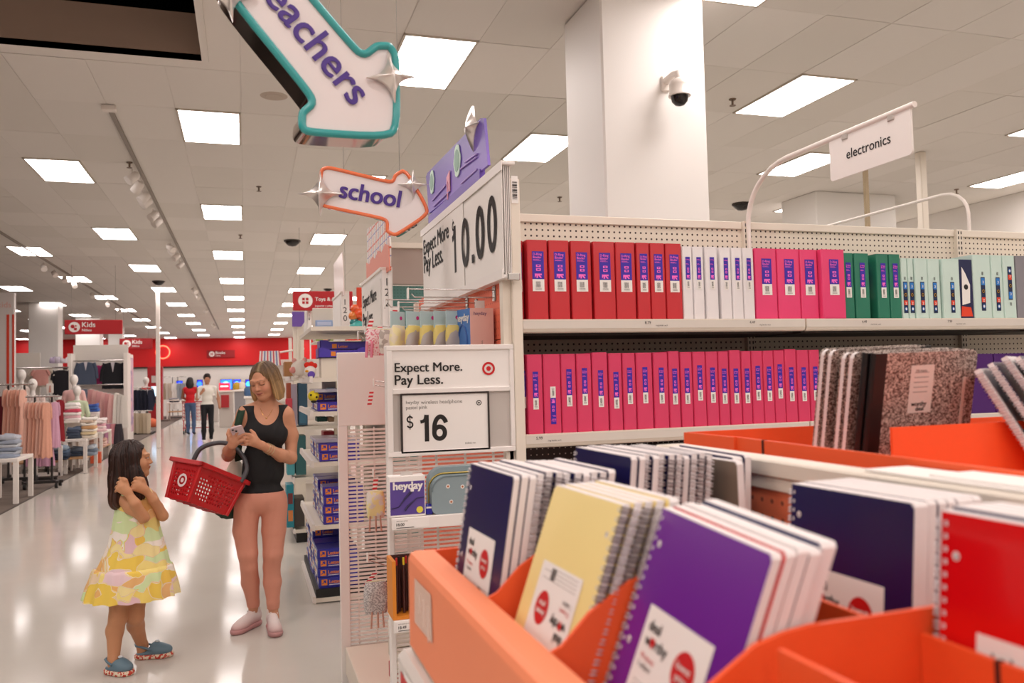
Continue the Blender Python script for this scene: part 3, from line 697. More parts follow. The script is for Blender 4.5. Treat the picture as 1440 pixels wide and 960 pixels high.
# near side wing with the two framed signs and wire grid
wg = empty('side_wing', (EX0,EYN,0), 'near white side wing of the endcap with wire grid', 'shelving')
y = EYN; zt = 1.70
m = MB(); m.box((EX0,y,0),(EX0+.02,y+.035,zt), GREYF, .003); m.build('upright', wg)
m = MB(); m.box((EX1-.02,y,0),(EX1,y+.03,zt), GREYF, .003); m.build('upright', wg)
def wire_grid(parent, x0, x1, y, z0, z1, step=.0147, r=.0032, stuff=True):
    m = MB(); z = z0
    while z < z1: m.box((x0,y-r,z-r),(x1,y+r,z+r), WHITE); z += step
    m.build('wire_grid', parent, kind='stuff')
    n = 4
    for k in range(n):
        x = x0+(x1-x0)*(k+.5)/n; m = MB(); m.box((x-.004,y+r,z0),(x+.004,y+r+.006,z1), WHITE); m.build('rod', parent)
wire_grid(wg, EX0+.02, EX1-.02, EYN+.02, .1, 1.315)
fr = empty('framed_sign', (EX0,EYN,1.33), 'white double sign frame with slogan above a 16 dollar price card', 'sign')
z_ = lambda py: onY(630, py, EYN).z
zA, zB, zC_, zD = zt, 1.575, 1.56, 1.315
m = MB(); yf = EYN-.012
for a, b in (((EX0,zA-.018),(EX1,zA)), ((EX0,1.335),(EX0+.02,zA-.018)), ((EX1-.016,1.335),(EX1,zA-.018)), ((EX0+.02,1.5325),(EX1-.016,1.5499)), ((EX0,1.318),(EX1,1.336))):
    m.box((a[0],yf-.006,a[1]),(b[0],yf+.011,b[1]), GREYF, .002)
m.build('frame', fr)
m = MB(); m.box((EX0+.02,yf+.002,1.5499),(EX1-.016,yf+.008,zA-.018), PAPER)
a = onY(555,523,yf); b = onY(650,521.5,yf); m.textfit('Expect More.', (a.x,yf-.0005,a.z), (b.x,yf-.0005,a.z), (0,-1,0), BLACK, .012)
a2 = onY(555,541,yf); b2 = onY(623,540,yf); m.textfit('Pay Less.', (a2.x,yf-.0005,a2.z), (b2.x,yf-.0005,a2.z), (0,-1,0), BLACK, .012)
c = onY(687,518,yf); 
m.ring((c.x,yf-.0005,c.z), (1,0,0), (0,0,1), .016, .0235, TRED); m.disc((c.x,yf-.0005,c.z), (1,0,0), (0,0,1), .0085, TRED)
m.build('slogan_card', fr)
m = MB(); m.box((EX0+.02,yf+.004,1.336),(EX1-.016,yf+.009,1.5325), GREYB); m.build('backing', fr)
m = MB(); x0, x1 = onY(566,600,yf).x, onY(686,600,yf).x; z0, z1 = onY(626,632,yf).z, onY(626,554,yf).z
for a, b in (((x0-.006,z0-.006),(x0,z1+.006)), ((x1,z0-.006),(x1+.006,z1+.006)), ((x0,z1),(x1,z1+.006)), ((x0,z0-.006),(x1,z0))): m.box((a[0],yf-.006,a[1]),(b[0],yf+.003,b[1]), mat('black frame','#2c2522',.4))
m.build('card_frame', fr)
m = MB(); yc = yf-.002; m.box((x0,yc,z0),(x1,yf+.003,z1), PAPER); yc -= .0006
def TF(t, xa, xb, py, bold=0, mt=BLACK):
    a = onY(xa, py, yc); b = onY(xb, py, yc); m.textfit(t, (a.x,yc,a.z), (b.x,yc,a.z), (0,-1,0), mt, bold)
GT = mat('grey ink','#6f6862',.6)
TF('wireless headphone', 592, 650, 568, 0, GT); TF('heyday', 571, 589.5, 568, 0, GT); TF('pastel pink', 571, 601, 575.5, 0, GT); a_ = onY(591,621,yc); m.digits('16', (a_.x,yc,a_.z), (1,0,0), (0,0,1), .092, BLACK, .17); a_ = onY(571.5,603,yc); m.digits('$', (a_.x,yc,a_.z), (1,0,0), (0,0,1), .046, BLACK, .15); TF('ticket no', 654, 669, 624, 0, GT)
c = onY(673.5,566,yc); m.ring((c.x,yc,c.z), (1,0,0), (0,0,1), .0065, .0095, BLACK); m.disc((c.x,yc,c.z), (1,0,0), (0,0,1), .0035, BLACK)
m.build('price_card', fr)
# far side wing: solid upper panel, wire below
yw = 4.5; fw = empty('side_wing', (EX0,yw,0), 'far white side wing with solid upper panel and wire grid below', 'shelving')
m = MB(); m.box((EX0,yw,0),(EX0+.05,yw+.03,1.345), GREYF, .003); m.build('upright', fw)
m = MB(); m.box((EX1-.03,yw,0),(EX1,yw+.03,1.345), GREYF, .003); m.build('upright', fw)
m = MB(); m.box((EX0,yw,1.345),(EX1,yw+.02,1.735), GREYF, .004); m.build('upper_panel', fw)
wire_grid(fw, EX0+.05, EX1-.03, yw+.015, .05, 1.335, .0205, .0055)
m = MB(); m.box((EX0+.05,yw+.005,.0),(EX1-.03,yw+.025,.06), GREYF); m.build('bottom_rail', fw)

# $10.00 sign on top: a bundle of long cards in a channel
sX = .885; sg = empty('price_sign', (sX,3.55,1.94), 'long white 10 dollar price sign bundle on top of the endcap', 'sign')
ya, yb, z0, z1 = 2.84, 4.25, 1.955, 2.335
CARDM = [mat('card warm','#f3eee8',.6), mat('card cool','#e9e4de',.6)]
for k in range(4):
    m = MB(); x = sX+.004+k*.008; m.box((x,ya+.004*k,z0-.01),(x+.003,yb-.01*k,z1+.01+.002*k), CARDM[k % 2]); m.build('spare_card', sg)
for (a, b, dx, tl) in ((2.845,3.02,0,.0), (3.022,3.40,.002,.0), (3.402,4.245,-.002,.0)):
    m = MB(); m.box((sX-.003+dx,a,z0),(sX+dx,b,z1), CARDM[0]); m.build('card', sg)
m = MB(); N = (-1,0,0); xs = sX-.0058
def TX_(t, p, q, bold, sy=1.0):
    a = onX(*p, sX); b = onX(*q, sX); a.x = b.x = xs; b.z = a.z = (a.z+b.z)/2; m.textfit(t, a, b, N, BLACK, bold, sy)
TX_('Expect More', (597.5,356), (633,337), .012); TX_('Pay Less.', (598,383), (625,369), .012)
a_ = onX(637.5,338,sX); m.digits('$', (xs,a_.y,a_.z), (0,-1,0), (0,0,1), .085, BLACK, .14)
zb = 2.045
for ch, y0 in (('1',3.60),('0',3.435),('.',3.275),('0',3.205),('0',3.035)): m.digits(ch, (xs,y0,zb+.001*(ch == '.')), (0,-1,0), (0,0,1), .205+.018*(3.6-y0), BLACK, .165)
m.build('lettering', sg)
m = MB(); m.box((sX-.006,ya-.01,z1+.008),(sX+.045,yb+.03,z1+.022), GREYF, .003); m.box((sX-.008,ya-.01,z1-.012),(sX-.004,yb+.03,z1+.022), GREYF); m.build('top_channel', sg)
m = MB(); m.box((sX-.01,ya-.012,z0-.022),(sX+.045,yb+.03,z0-.008), GREYF, .003); m.box((sX-.014,ya-.012,z0-.022),(sX-.008,yb+.03,z0+.012), GREYF); m.build('bottom_channel', sg)
m = MB(); m.box((sX+.005,ya-.022,z0-.03),(sX+.05,ya-.006,z0-.004), CHROME, .003); m.build('clip', sg)

# purple header behind it
pX = .95; hd = empty('header_panel', (pX,3.8,2.40), 'purple curved header panel with stickers rising above the price sign', 'sign')
PURP = mat('header purple','#6b4bb0',.4); PURL = mat('header lilac','#b79be0',.4); PPINK = mat('header pink','#f0a8b8',.5); PMINT = mat('sticker mint','#cfe9d8',.5)
P = [onX(*p, pX) for p in ((686,232),(680,166),(676,166),(601,243),(599,248),(603,300))]
def gradm(name, c0, c1, axis, lo, hi, rough=.4):
    mm = bpy.data.materials.new(name); mm.use_nodes = True; nt = mm.node_tree; b = nt.nodes['Principled BSDF']; tc = nt.nodes.new('ShaderNodeTexCoord'); sp = nt.nodes.new('ShaderNodeSeparateXYZ')
    mr = nt.nodes.new('ShaderNodeMapRange'); mr.inputs[1].default_value = lo; mr.inputs[2].default_value = hi; mx = nt.nodes.new('ShaderNodeMix'); mx.data_type = 'RGBA'
    mx.inputs[6].default_value = (*lin(c0), 1); mx.inputs[7].default_value = (*lin(c1), 1); nt.links.new(tc.outputs['Object'], sp.inputs[0]); nt.links.new(sp.outputs[axis], mr.inputs[0]); nt.links.new(mr.outputs[0], mx.inputs[0]); nt.links.new(mx.outputs[2], b.inputs['Base Color']); b.inputs['Roughness'].default_value = rough; return mm
PGR = gradm('header print', '#8f6fd0', '#54379a', 'Z', .0, .28)
m = MB(); m.prism([(p.y,p.z) for p in P], (pX,0,0), (0,1,0), (0,0,1), (.012,0,0), PGR)
m.build('panel', hd)
m = MB(); xx = pX-.004
for q0, q1 in (((609,282),(628,260)),((611,290),(634,268)),((648,238),(671,221)),((650,258),(672,238)),((655,228),(672,216))):
    a, b = onX(*q0, pX), onX(*q1, pX); m.tube([(xx,a.y,a.z),(xx,b.y,b.z)], .004, PURL, 6)
m.build('line', hd, kind='stuff')
for q, rr, mt, nm in (((644,226),(.06,.075),PMINT,'sticker'),((608.5,256),(.05,.062),PMINT,'sticker')):
    c = onX(*q, pX); m = MB(); m.prism([(rr[0]*math.cos(2*PI*i/28)*(1+.12*math.cos(6*PI*i/28*2)),rr[1]*math.sin(2*PI*i/28)) for i in range(28)], (pX-.002,c.y,c.z), (0,1,0), (0,0,1), (-.004,0,0), mt)
    m.prism([(rr[0]*.7*math.cos(2*PI*i/20),rr[1]*.7*math.sin(2*PI*i/20)) for i in range(20)], (pX-.0065,c.y,c.z), (0,1,0), (0,0,1), (-.001,0,0), PURL if nm == 'x' else mat('sticker grey green','#8fb3a2',.5)); m.build(nm, hd)
c = onX(632,262,pX); m = MB(); m.prism([(.03,-.06),(.03,.05),(-.03,.07),(-.03,-.03),(-.005,-.03),(-.005,.03),(.015,.02),(.015,-.06)], (pX-.003,c.y,c.z), (0,1,0), (0,0,1), (-.004,0,0), PPINK); m.build('music_note', hd)
m = MB(); m.box((pX-.004,3.36,2.30),(pX+.02,4.4,2.46), PURP); m.box((pX+.005,3.3,2.0),(pX+.015,3.34,2.4), GREYF); m.box((pX+.005,4.2,2.0),(pX+.015,4.24,2.4), GREYF); m.build('bracket', hd)
SILV = mat('silver star','#e6dfda',.28,.75)
def star(parent, c, U, V, N, r, name='star', sq=1.0):
    """puffy four-pointed star"""
    c, U, V, N = Vector(c), Vector(U).normalized(), Vector(V).normalized(), Vector(N).normalized(); m = MB(); n = 48; rings = []
    for s_, h in ((1,0),(.8,.10),(.5,.22),(.22,.30)):
        row_ = []
        for i in range(n):
            a = 2*PI*i/n; k = abs(math.cos(a))**.62+abs(math.sin(a))**.62
            rr = r*(1/(abs(math.cos(a))**.55+abs(math.sin(a))**.55)**(1/.55))
            row_.append(c+U*rr*math.cos(a)*s_+V*rr*math.sin(a)*s_*sq+N*r*h)
        rings.append(row_)
    m.grid(rings, SILV, True); m.add([c+N*r*.33]+rings[-1], [(0,1+i,1+(i+1) % n) for i in range(n)], SILV, True)
    m.add(rings[0]+[p-N*.01 for p in rings[0]], [(i,(i+1) % n,n+(i+1) % n,n+i) for i in range(n)], SILV)
    return m.build(name, parent)
c = onX(665.5,181,pX); star(hd, (pX-.004,c.y,c.z), (0,1,0), (0,0,1), (-1,0,0), .105, sq=.95)

# arrow signs
def arrow_sign(name_label, Y, pts_px, border, faces, inner, N, thick, texts, stars, hang):
    P0 = onY(*pts_px[0], Y); N = Vector(N).normalized()
    def pl(x, y, d=0.0):
        r_ = Vector(ray(x, y)); o = Vector(CO); Q = P0+N*d; t = (Q-o).dot(N)/r_.dot(N); return o+r_*t
    pts = [pl(*p) for p in pts_px]; ctr = sum(pts, Vector())/len(pts)
    U = (pl(pts_px[0][0]+10, pts_px[0][1])-P0).normalized(); V = N.cross(U).normalized()
    e = empty('arrow_sign', tuple(ctr), name_label, 'sign')
    # rounded outline (corner cutting)
    Q = pts[:]
    for it in range(3):
        R_ = []
        for i in range(len(Q)):
            a, b = Q[i], Q[(i+1) % len(Q)]; R_ += [a*.75+b*.25, a*.25+b*.75] if it else [a+(b-a)*.12, b-(b-a)*.12]
        Q = R_
    uv = [((p-P0).dot(U),(p-P0).dot(V)) for p in Q]
    m = MB(); m.prism(uv, P0-N*.004, U, V, -N*thick, faces, CHROME_SIDE, True); m.build('body', e)
    m = MB(); m.tube([p-N*.002 for p in Q], inner, border, 8, True); m.build('border_tube', e)
    for t, a, b, bold in texts:
        m = MB(); m.textfit(t, pl(*a)+N*.001, pl(*b)+N*.001, N, mat('violet lettering','#4a2a8c',.4), bold); m.build('lettering', e)
    for x, y, r in stars: star(e, pl(x, y)+N*.012, U, V, N, r)
    m = MB()
    for x, y in hang: p = pl(x, y)-N*(thick*.6); m.tube([p,(p.x,p.y,CEIL-.001)], .0012, mat('hanging wire','#8c857d',.4), 5)
    if hang:
        for x, y in hang:
            m = MB(); p = pl(x, y)-N*(thick*.6); m.tube([p,(p.x,p.y,CEIL-.001)], .0012, mat('hanging wire','#8c857d',.4), 5); m.build('hanging_wire', e)
    return e
CHROME_SIDE = mat('mirror edge','#cabfb7',.08,1)
FACE = mat('arrow face','#efe7e6',.4)
TEAL, ORNG = mat('teal tube','#2fa3a3',.3,coat=.4), mat('orange tube','#f0794a',.3,coat=.4)
arrow_sign('hanging white teachers arrow sign with teal edge pointing down right', 2.0,
    [(557,78),(559,193),(425,185),(425,158),(445,142),(300,-36),(362,-95),(509,81),(530,64),(548,64)], TEAL, FACE, .0095, (.12,-1,-.02), .12,
    [('teachers', (352,-25), (495.5,150), .012)], [(549,110,.062),(321,-6,.062)], [(380,-60),(330,-60)])
arrow_sign('smaller white school arrow sign with orange edge above the endcap', 3.75,
    [(573,244),(605,299),(556,331),(544,325),(545,308),(452,289),(447,280),(452,238),(462,235),(552,257),(556,246),(566,240)], ORNG, FACE, .0085, (-.30,-1,-.03), .09,
    [('school', (476,277), (562,291.5), .02)], [(451,273,.105),(581,260,.07)], [(480,242),(560,246)])

# hooks with hanging goods -------------------------------------------------
def hook(yy, z, ln, label, tagcol='#e9e4de', parent_x=EX1-.012):
    e = empty('peg_hook', (parent_x,yy,z), label, 'hook', 'chrome peg hooks on the endcap')
    m = MB(); m.tube([(parent_x,yy,z),(parent_x-ln,yy,z),(parent_x-ln-.01,yy,z+.012)], .0028, CHROME, 6); m.tube([(parent_x,yy,z+.028),(parent_x-ln-.02,yy,z+.03)], .0024, CHROME, 6); m.build('wire', e)
    m = MB(); m.box((parent_x-.006,yy-.018,z-.015),(parent_x,yy+.018,z+.045), CHROME, .003); m.build('base_plate', e)
    m = MB(); x = parent_x-ln-.022; m.box((x-.004,yy-.016,z-.008),(x,yy+.016,z+.034), mat('tag '+tagcol, tagcol, .3), .003); m.build('price_tag', e)
    return e
hook(3.04,1.885,.31,'chrome peg hook above the pink headphone box'); hook(3.45,1.885,.33,'chrome peg hook just below the 10 dollar sign'); hook(3.3,1.86,.30,'chrome peg hook holding the grey and yellow pouches'); hook(3.85,1.80,.36,'chrome peg hook holding the pink dotted pouch'); hook(4.1,1.79,.36,'farthest chrome peg hook beside the aisle sign')
def tagstrip(p, q, label):
    m = MB(); p, q = Vector(p), Vector(q); d = q-p; w = .011
    rd_ = mat('tag red','#d8343a',.5); n = 8
    for k in range(n):
        a, b = p+d*k/n, p+d*(k+1)/n; m.add([a-Vector((w,0,0)),b-Vector((w,0,0)),b+Vector((w,0,0)),a+Vector((w,0,0)),a+Vector((-w,.001,0)),b+Vector((-w,.001,0)),b+Vector((w,.001,0)),a+Vector((w,.001,0))], [(0,1,2,3),(7,6,5,4)], rd_ if k % 2 else PAPER)
    return m.build('hang_tag', label=label, cat='tag', group='red and white hang tags')
# pouches with header cards
def pouch(c, w, h, t, mt, label, card=None, tilt=0, cardh=.05, name='pencil_pouch', cat='pouch', group=None, zipm=None):
    e = empty(name, c, label, cat, group); cx, cy, cz = c; xf = Matrix.Translation(Vector(c)) @ Matrix.Rotation(tilt, 4, 'Z')
    m = MB(xf); rows = []; n = 18
    for i in range(9):
        v = i/8; pz = h*v; k = math.sin(PI*min(1, max(0, v*.92+.04)))**.28
        rows.append([Vector((w/2*k**.3*math.copysign(abs(math.cos(2*PI*j/n))**.6, math.cos(2*PI*j/n)), t/2*k*math.copysign(abs(math.sin(2*PI*j/n))**.8, math.sin(2*PI*j/n))*(1+.12*math.sin(5*j+i)), pz)) for j in range(n)])
    m.grid(rows, mt, True); m.add(rows[0], [tuple(reversed(range(n)))], mt); m.add(rows[-1], [tuple(range(n))], mt); m.build('body', e)
    m = MB(xf); m.tube([(-w/2*.8,0,h*.98),(0,0,h*1.005),(w/2*.8,0,h*.98)], .004, zipm or mat('zip','#d8cfa0',.4), 6); m.build('zipper', e)
    if card:
        m = MB(xf); m.box((-w*.48,-.002,h*.93),(w*.48,.002,h*.93+cardh), card); m.disc((w*.2,-.0025,h*.93+cardh*.6), (1,0,0), (0,0,1), .008, mat('magenta dot','#c2327e',.4), 12); m.box((-w*.36,-.003,h*.96),(w*.1,-.002,h*.96+.008), PAPER); m.build('header_card', e)
    return e
def blotch(name, a, b, sc=22, c=None, thr=.5):
    mm = bpy.data.materials.new(name); mm.use_nodes = True; nt = mm.node_tree; bb = nt.nodes['Principled BSDF']; tc = nt.nodes.new('ShaderNodeTexCoord'); n = nt.nodes.new('ShaderNodeTexNoise'); n.inputs['Scale'].default_value = sc; n.inputs['Detail'].default_value = 1.5
    r = nt.nodes.new('ShaderNodeValToRGB'); r.color_ramp.interpolation = 'CONSTANT'; r.color_ramp.elements[0].color = (*lin(a), 1); r.color_ramp.elements[1].position = thr; r.color_ramp.elements[1].color = (*lin(b), 1)
    if c: el = r.color_ramp.elements.new(thr+.12); el.color = (*lin(c), 1)
    nt.links.new(tc.outputs['Object'], n.inputs['Vector']); nt.links.new(n.outputs['Fac'], r.inputs[0]); nt.links.new(r.outputs[0], bb.inputs['Base Color']); bb.inputs['Roughness'].default_value = .6; return mm
YG = blotch('yellow grey print','#b9b0ac','#e3cf7a',20); YS = blotch('yellow stripe print','#efe2ad','#e9dcc0',30); CARDB = mat('pale blue card','#b7d0d2',.5)
for k, (px, lab) in enumerate(((560,'leftmost pale yellow striped pouch on the near hooks'),(583,'second grey and yellow pouch on the near hooks'),(604,'third grey and yellow pouch on the near hooks'),(624,'fourth grey and yellow pouch on the near hooks'),(639,'fifth grey and yellow pouch, next to the blue box'))):
    Yk = 3.28-.035*k; p = onY(px, 492, Yk); pouch((p.x,Yk,p.z-.02), .088 if k < 4 else .07, .115, .035, YS if k == 0 else YG, lab, CARDB, .7-.12*k, .065, group='pouches on the near endcap hooks')
DOT = blotch('pink dotted print','#f2dcdc','#dc7f8e',120,thr=.56)
p = onY(530, 498, 3.7); pk = pouch((p.x,3.7,p.z-.005), .11, .115, .04, DOT, 'pink dotted pouch with pink tassels hanging beyond the sign frame', None, .5)
m = MB(); q = onY(516,480,3.66)
for dx in (0, .022): m.tube([(q.x+dx,3.66,q.z),(q.x+dx-.004,3.66,q.z-.07)], .006, mat('pink tassel','#e58aa0',.8), 6)
m.build('tassel', pk)
p = onY(545,497,3.5); pouch((p.x,3.5,p.z), .07, .10, .03, blotch('grey print','#ded4cc','#b5a9a0',40), 'pale grey patterned pouch behind the pink dotted one')
a = lambda x, y, Y: onY(x, y, Y)
tagstrip(a(523,448,3.75), a(517,470,3.75), 'red and white tag left of the pink dotted pouch'); tagstrip(a(556,432,3.4), a(555,462,3.4), 'red and white tag above the yellow pouch'); tagstrip(a(534,458,3.72), a(535.5,469,3.72), 'short red tag just above the pink dotted pouch')
tagstrip(a(523,548,4.2), a(519.5,569,4.2), 'red and white tag on the middle hook beside the white panel'); tagstrip(a(529,671,3.9), a(526,694,3.9), 'red tag above the yellow striped pouch'); tagstrip(a(529,803,3.7), a(515,822,3.7), 'red tag above the silver knitted pouch')
p = onY(528.5,728,3.85); pouch((p.x,3.85,p.z), .085, .12, .05, blotch('yellow white stripe','#efe0a0','#e6ddd2',35), 'yellow and white striped pouch hanging between the wings')
p = onY(529,862,3.65); pouch((p.x,3.65,p.z), .105, .135, .06, blotch('silver knit','#d8d2ce','#a29c9a',160), 'silver grey knitted pouch hanging low between the wings')
for k, (q, Yq, lab) in enumerate((((527,741),3.83,'rose tassel cords under the yellow striped pouch'),((530,876),3.63,'rose tassel cords under the silver knitted pouch'))):
    m = MB(); p = a(*q, Yq)
    for dx in (-.02, .005, .025): m.tube([(p.x+dx,Yq,p.z+.05),(p.x+dx*1.2,Yq,p.z-.02)], .004, mat('rose cord','#c79a86',.7), 6)
    m.build('tassel', label=lab, cat='tassel')
def hook2(q0, q1, Y, lab):
    p0, p1 = a(*q0, Y), a(*q1, Y); e = empty('peg_hook', p0, lab, 'hook', 'chrome peg hooks on the endcap')
    m = MB(); m.tube([p0,p1], .003, CHROME, 6); m.tube([p0+Vector((0,0,.02)),p1+Vector((.03,0,.02))], .0025, CHROME, 6); m.build('wire', e)
    m = MB(); m.box((p0.x-.004,Y-.014,p0.z-.01),(p0.x+.004,Y+.014,p0.z+.03), WHITE, .003); m.build('price_tag', e)
hook2((517,787),(548,797),3.7,'chrome hook with white tag above the silver knitted pouch'); hook2((526,541),(548,545),4.2,'chrome hook with tag beside the solid white panel'); hook2((525,668),(548,664),3.9,'chrome hook above the yellow striped pouch')
# headphone box: blue front to the aisle, pink side to the viewer
e = empty('headphone_box', (.82,3.02,1.685), 'tall headphone box with pink side and blue front on the endcap', 'box')
A, B, C_ = onY(641,492,3.10), onY(662,493,3.03), onY(695,493,3.03); zt1, zb1 = onY(662,433,3.03).z, 1.60
BX = mat('box pink','#e0b3a8',.45); BB = mat('box blue','#4a7cc0',.4); BBD = mat('box deep blue','#2c5aa0',.4)
m = MB(); x0, x1, y0, y1 = B.x, C_.x, 3.03, 3.16; xl = onY(641,470,3.16).x
v = [(x0,y0,zb1),(x1,y0,zb1),(x1,y1,zb1),(xl,y1,zb1),(x0,y0,zt1),(x1,y0,zt1),(x1,y1,zt1),(xl,y1,zt1)]
m.add(v, [(0,3,2,1),(4,5,6,7),(0,1,5,4),(1,2,6,5),(2,3,7,6)], BX); m.add([v[i] for i in (3,0,4,7)], [(0,1,2,3)], BB); m.build('carton', e)
nb = (Vector(v[0])-Vector(v[3])).cross(Vector((0,0,1))).normalized(); f0 = Vector(v[3])+nb*.001; fd = Vector(v[0])-Vector(v[3])
m = MB(); m.textfit('heyday', Vector((x0+.014,y0-.001,zt1-.026)), Vector((x0+.065,y0-.001,zt1-.026)), (0,-1,0), mat('mauve ink','#7c5c78',.5), .012)
m.text('wireless headphones', Vector(((x0+x1)/2+.002,y0-.001,zb1+.03)), (0,0,1), (-1,0,0), .011, GT)
m.textfit('heyday', f0+fd*.1+Vector((0,0,zt1-zb1-.045)), f0+fd*.95+Vector((0,0,zt1-zb1-.045)), nb, PAPER, .03)
m.build('lettering', e)
m = MB(); m.tube([f0+fd*(.5+.3*math.cos(t))+Vector((0,0,.115+.07*math.sin(t))) for t in [PI*k/10 for k in range(-2,13)]], .004, BBD, 6); m.build('headphone_picture', e)
m = MB(); m.box(((x0+x1)/2-.018,y0+.02,zt1),((x0+x1)/2+.018,y0+.024,zt1+.03), mat('hang tab','#d8d2cc',.3)); m.build('hang_tab', e)

# little shelves on the near wing, facing the viewer
def wing_shelf(z, yfr, label, price, px0):
    e = empty('wing_shelf', (EX0,EYN,z), label, 'shelf')
    m = MB(); m.box((EX0-.01,yfr+.004,z-.004),(EX1-.02,EYN-.012,z), WHITE); m.build('deck', e)
    m = MB(); m.box((EX0-.012,yfr-.004,z-.038),(EX1-.02,yfr+.003,z+.002), GREYF, .002); m.build('lip', e)
    m = MB(); x = EX0; m.box((x-.004,yfr-.006,z-.033),(x+.11,yfr-.0045,z-.002), PAPER); m.text(price, (x+.002,yfr-.007,z-.024), (1,0,0), (0,0,1), .013, BLACK, bold=.01)
    m.text('each item price', (x+.002,yfr-.007,z-.010), (1,0,0), (0,0,1), .006, GT); m.box((x+.002,yfr-.0066,z-.031),(x+.06,yfr-.006,z-.029), BLACK); m.build('price_label', e)
zs1 = 1.13; wing_shelf(zs1, 2.74, 'little white shelf on the near wing under the cable box', '18.00', 548)
zs2 = .80; wing_shelf(zs2, 2.74, 'lower little shelf on the near wing holding the pen box', '18.49', 548)
# cable box
e = empty('cable_box', (.5,2.78,zs1), 'small purple and white charging cable box on the near wing shelf', 'box')
x0, x1, y0, y1, h = .443, .563, 2.755, 2.81, .135; PV = mat('box violet','#5b4796',.4)
m = MB(); m.box((x0,y0,zs1+.001),(x1,y1,zs1+h), PAPER, .002); m.build('carton', e)
m = MB(); m.quad((x0+.003,y0-.0006,zs1+.008),(x1-.003,y0-.0006,zs1+.008),(x1-.003,y0-.0006,zs1+h-.018),(x0+.003,y0-.0006,zs1+h-.018), PV)
m.textfit('heyday', (x0+.012,y0-.0012,zs1+h-.044), (x1-.008,y0-.0012,zs1+h-.044), (0,-1,0), PAPER, .03)
m.disc((x1-.02,y0-.001,zs1+.022), (1,0,0), (0,0,1), .011, mat('yellow dot','#e6d84a',.5)); m.build('front_print', e)
m = MB(); ck = mat('cable print','#2b1f4e',.5)
m.tube([(x0+.006,y0-.002,zs1+.03),(x0+.03,y0-.002,zs1+.034),(x0+.05,y0-.002,zs1+.06),(x0+.072,y0-.002,zs1+.082)], [.0016,.0016,.003,.005], ck, 6); m.tube([(x1-.006,y0-.002,zs1+.062),(x1-.03,y0-.002,zs1+.06),(x0+.06,y0-.002,zs1+.035),(x0+.05,y0-.002,zs1+.022)], [.0016,.0016,.004,.004], ck, 6)
m.box((x0+.07,y0-.004,zs1+.083),(x0+.081,y0-.001,zs1+.094), PAPER); m.build('cable_picture', e)
m = MB(); m.box((x0+.04,y0+.01,zs1+h),(x0+.08,y0+.012,zs1+h+.012), mat('hang tab','#d8d2cc',.3)); m.build('hang_tab', e)
m = MB(); m.box((x1+.002,2.765,zs1+.001),(x1+.028,2.80,zs1+.035), mat('cobalt tube','#2a2aa0',.3), .004); m.box((x1+.004,2.763,zs1+.022),(x1+.026,2.764,zs1+.028), PAPER); m.build('ink_box', label='tiny cobalt blue box between the cable box and the grey case', cat='box')
# grey-blue case with daisies
e = empty('zip_case', (.66,2.80,zs1), 'grey blue zip case printed with daisies on the wing shelf', 'case'); GB = mat('grey blue canvas','#8d9ea3',.7,bump=.3,bscale=500)
def rr(w, h, r, n=6):
    out = []
    for cx, cz, a0 in ((w/2-r,h-r,0),(-w/2+r,h-r,PI/2),(-w/2+r,r*.4,PI),(w/2-r,r*.4,1.5*PI)):
        k = r if cz > h/2 else r*.4
        out += [(cx+k*math.cos(a0+PI/2*i/n) if cz > h/2 else (cx+(r-k)*(1 if cx > 0 else -1)+k*math.cos(a0+PI/2*i/n)), cz+k*math.sin(a0+PI/2*i/n)) for i in range(n+1)]
    return out
cx = .71
m = MB(); m.prism(rr(.25,.125,.05), (cx,2.755,zs1+.001), (1,0,0), (0,0,1), (0,.045,0), GB); m.build('front_half', e)
m = MB(); m.prism(rr(.25,.15,.05), (cx,2.803,zs1+.001), (1,0,0), (0,0,1), (0,.045,0), GB); m.build('rear_half', e)
m = MB(); m.tube([(cx+p[0]*.985,2.755,zs1+.002+p[1]*.99) for p in rr(.25,.125,.05)[:14]], .003, mat('case piping','#6f8085',.6), 6); m.tube([(cx+p[0]*1.01,2.801,zs1+.002+p[1]*1.03) for p in rr(.25,.125,.05)[:16]], .003, mat('brass zip','#b9a35a',.35,.8), 6); m.build('zipper', e)
for k, (u, v) in enumerate(((-.07,.092),(-.02,.088),(-.06,.04),(.03,.05),(.08,.09))):
    m = MB(); o = Vector((cx+u,2.7535,zs1+v))
    for j in range(8): a_ = 2*PI*j/8; m.disc(o+Vector((.005*math.cos(a_),0,.005*math.sin(a_))), (1,0,0), (0,0,1), .0026, PAPER, 6)
    m.disc(o-Vector((0,.0006,0)), (1,0,0), (0,0,1), .0034, mat('daisy eye','#b8662e',.5), 10); m.build('daisy', e)
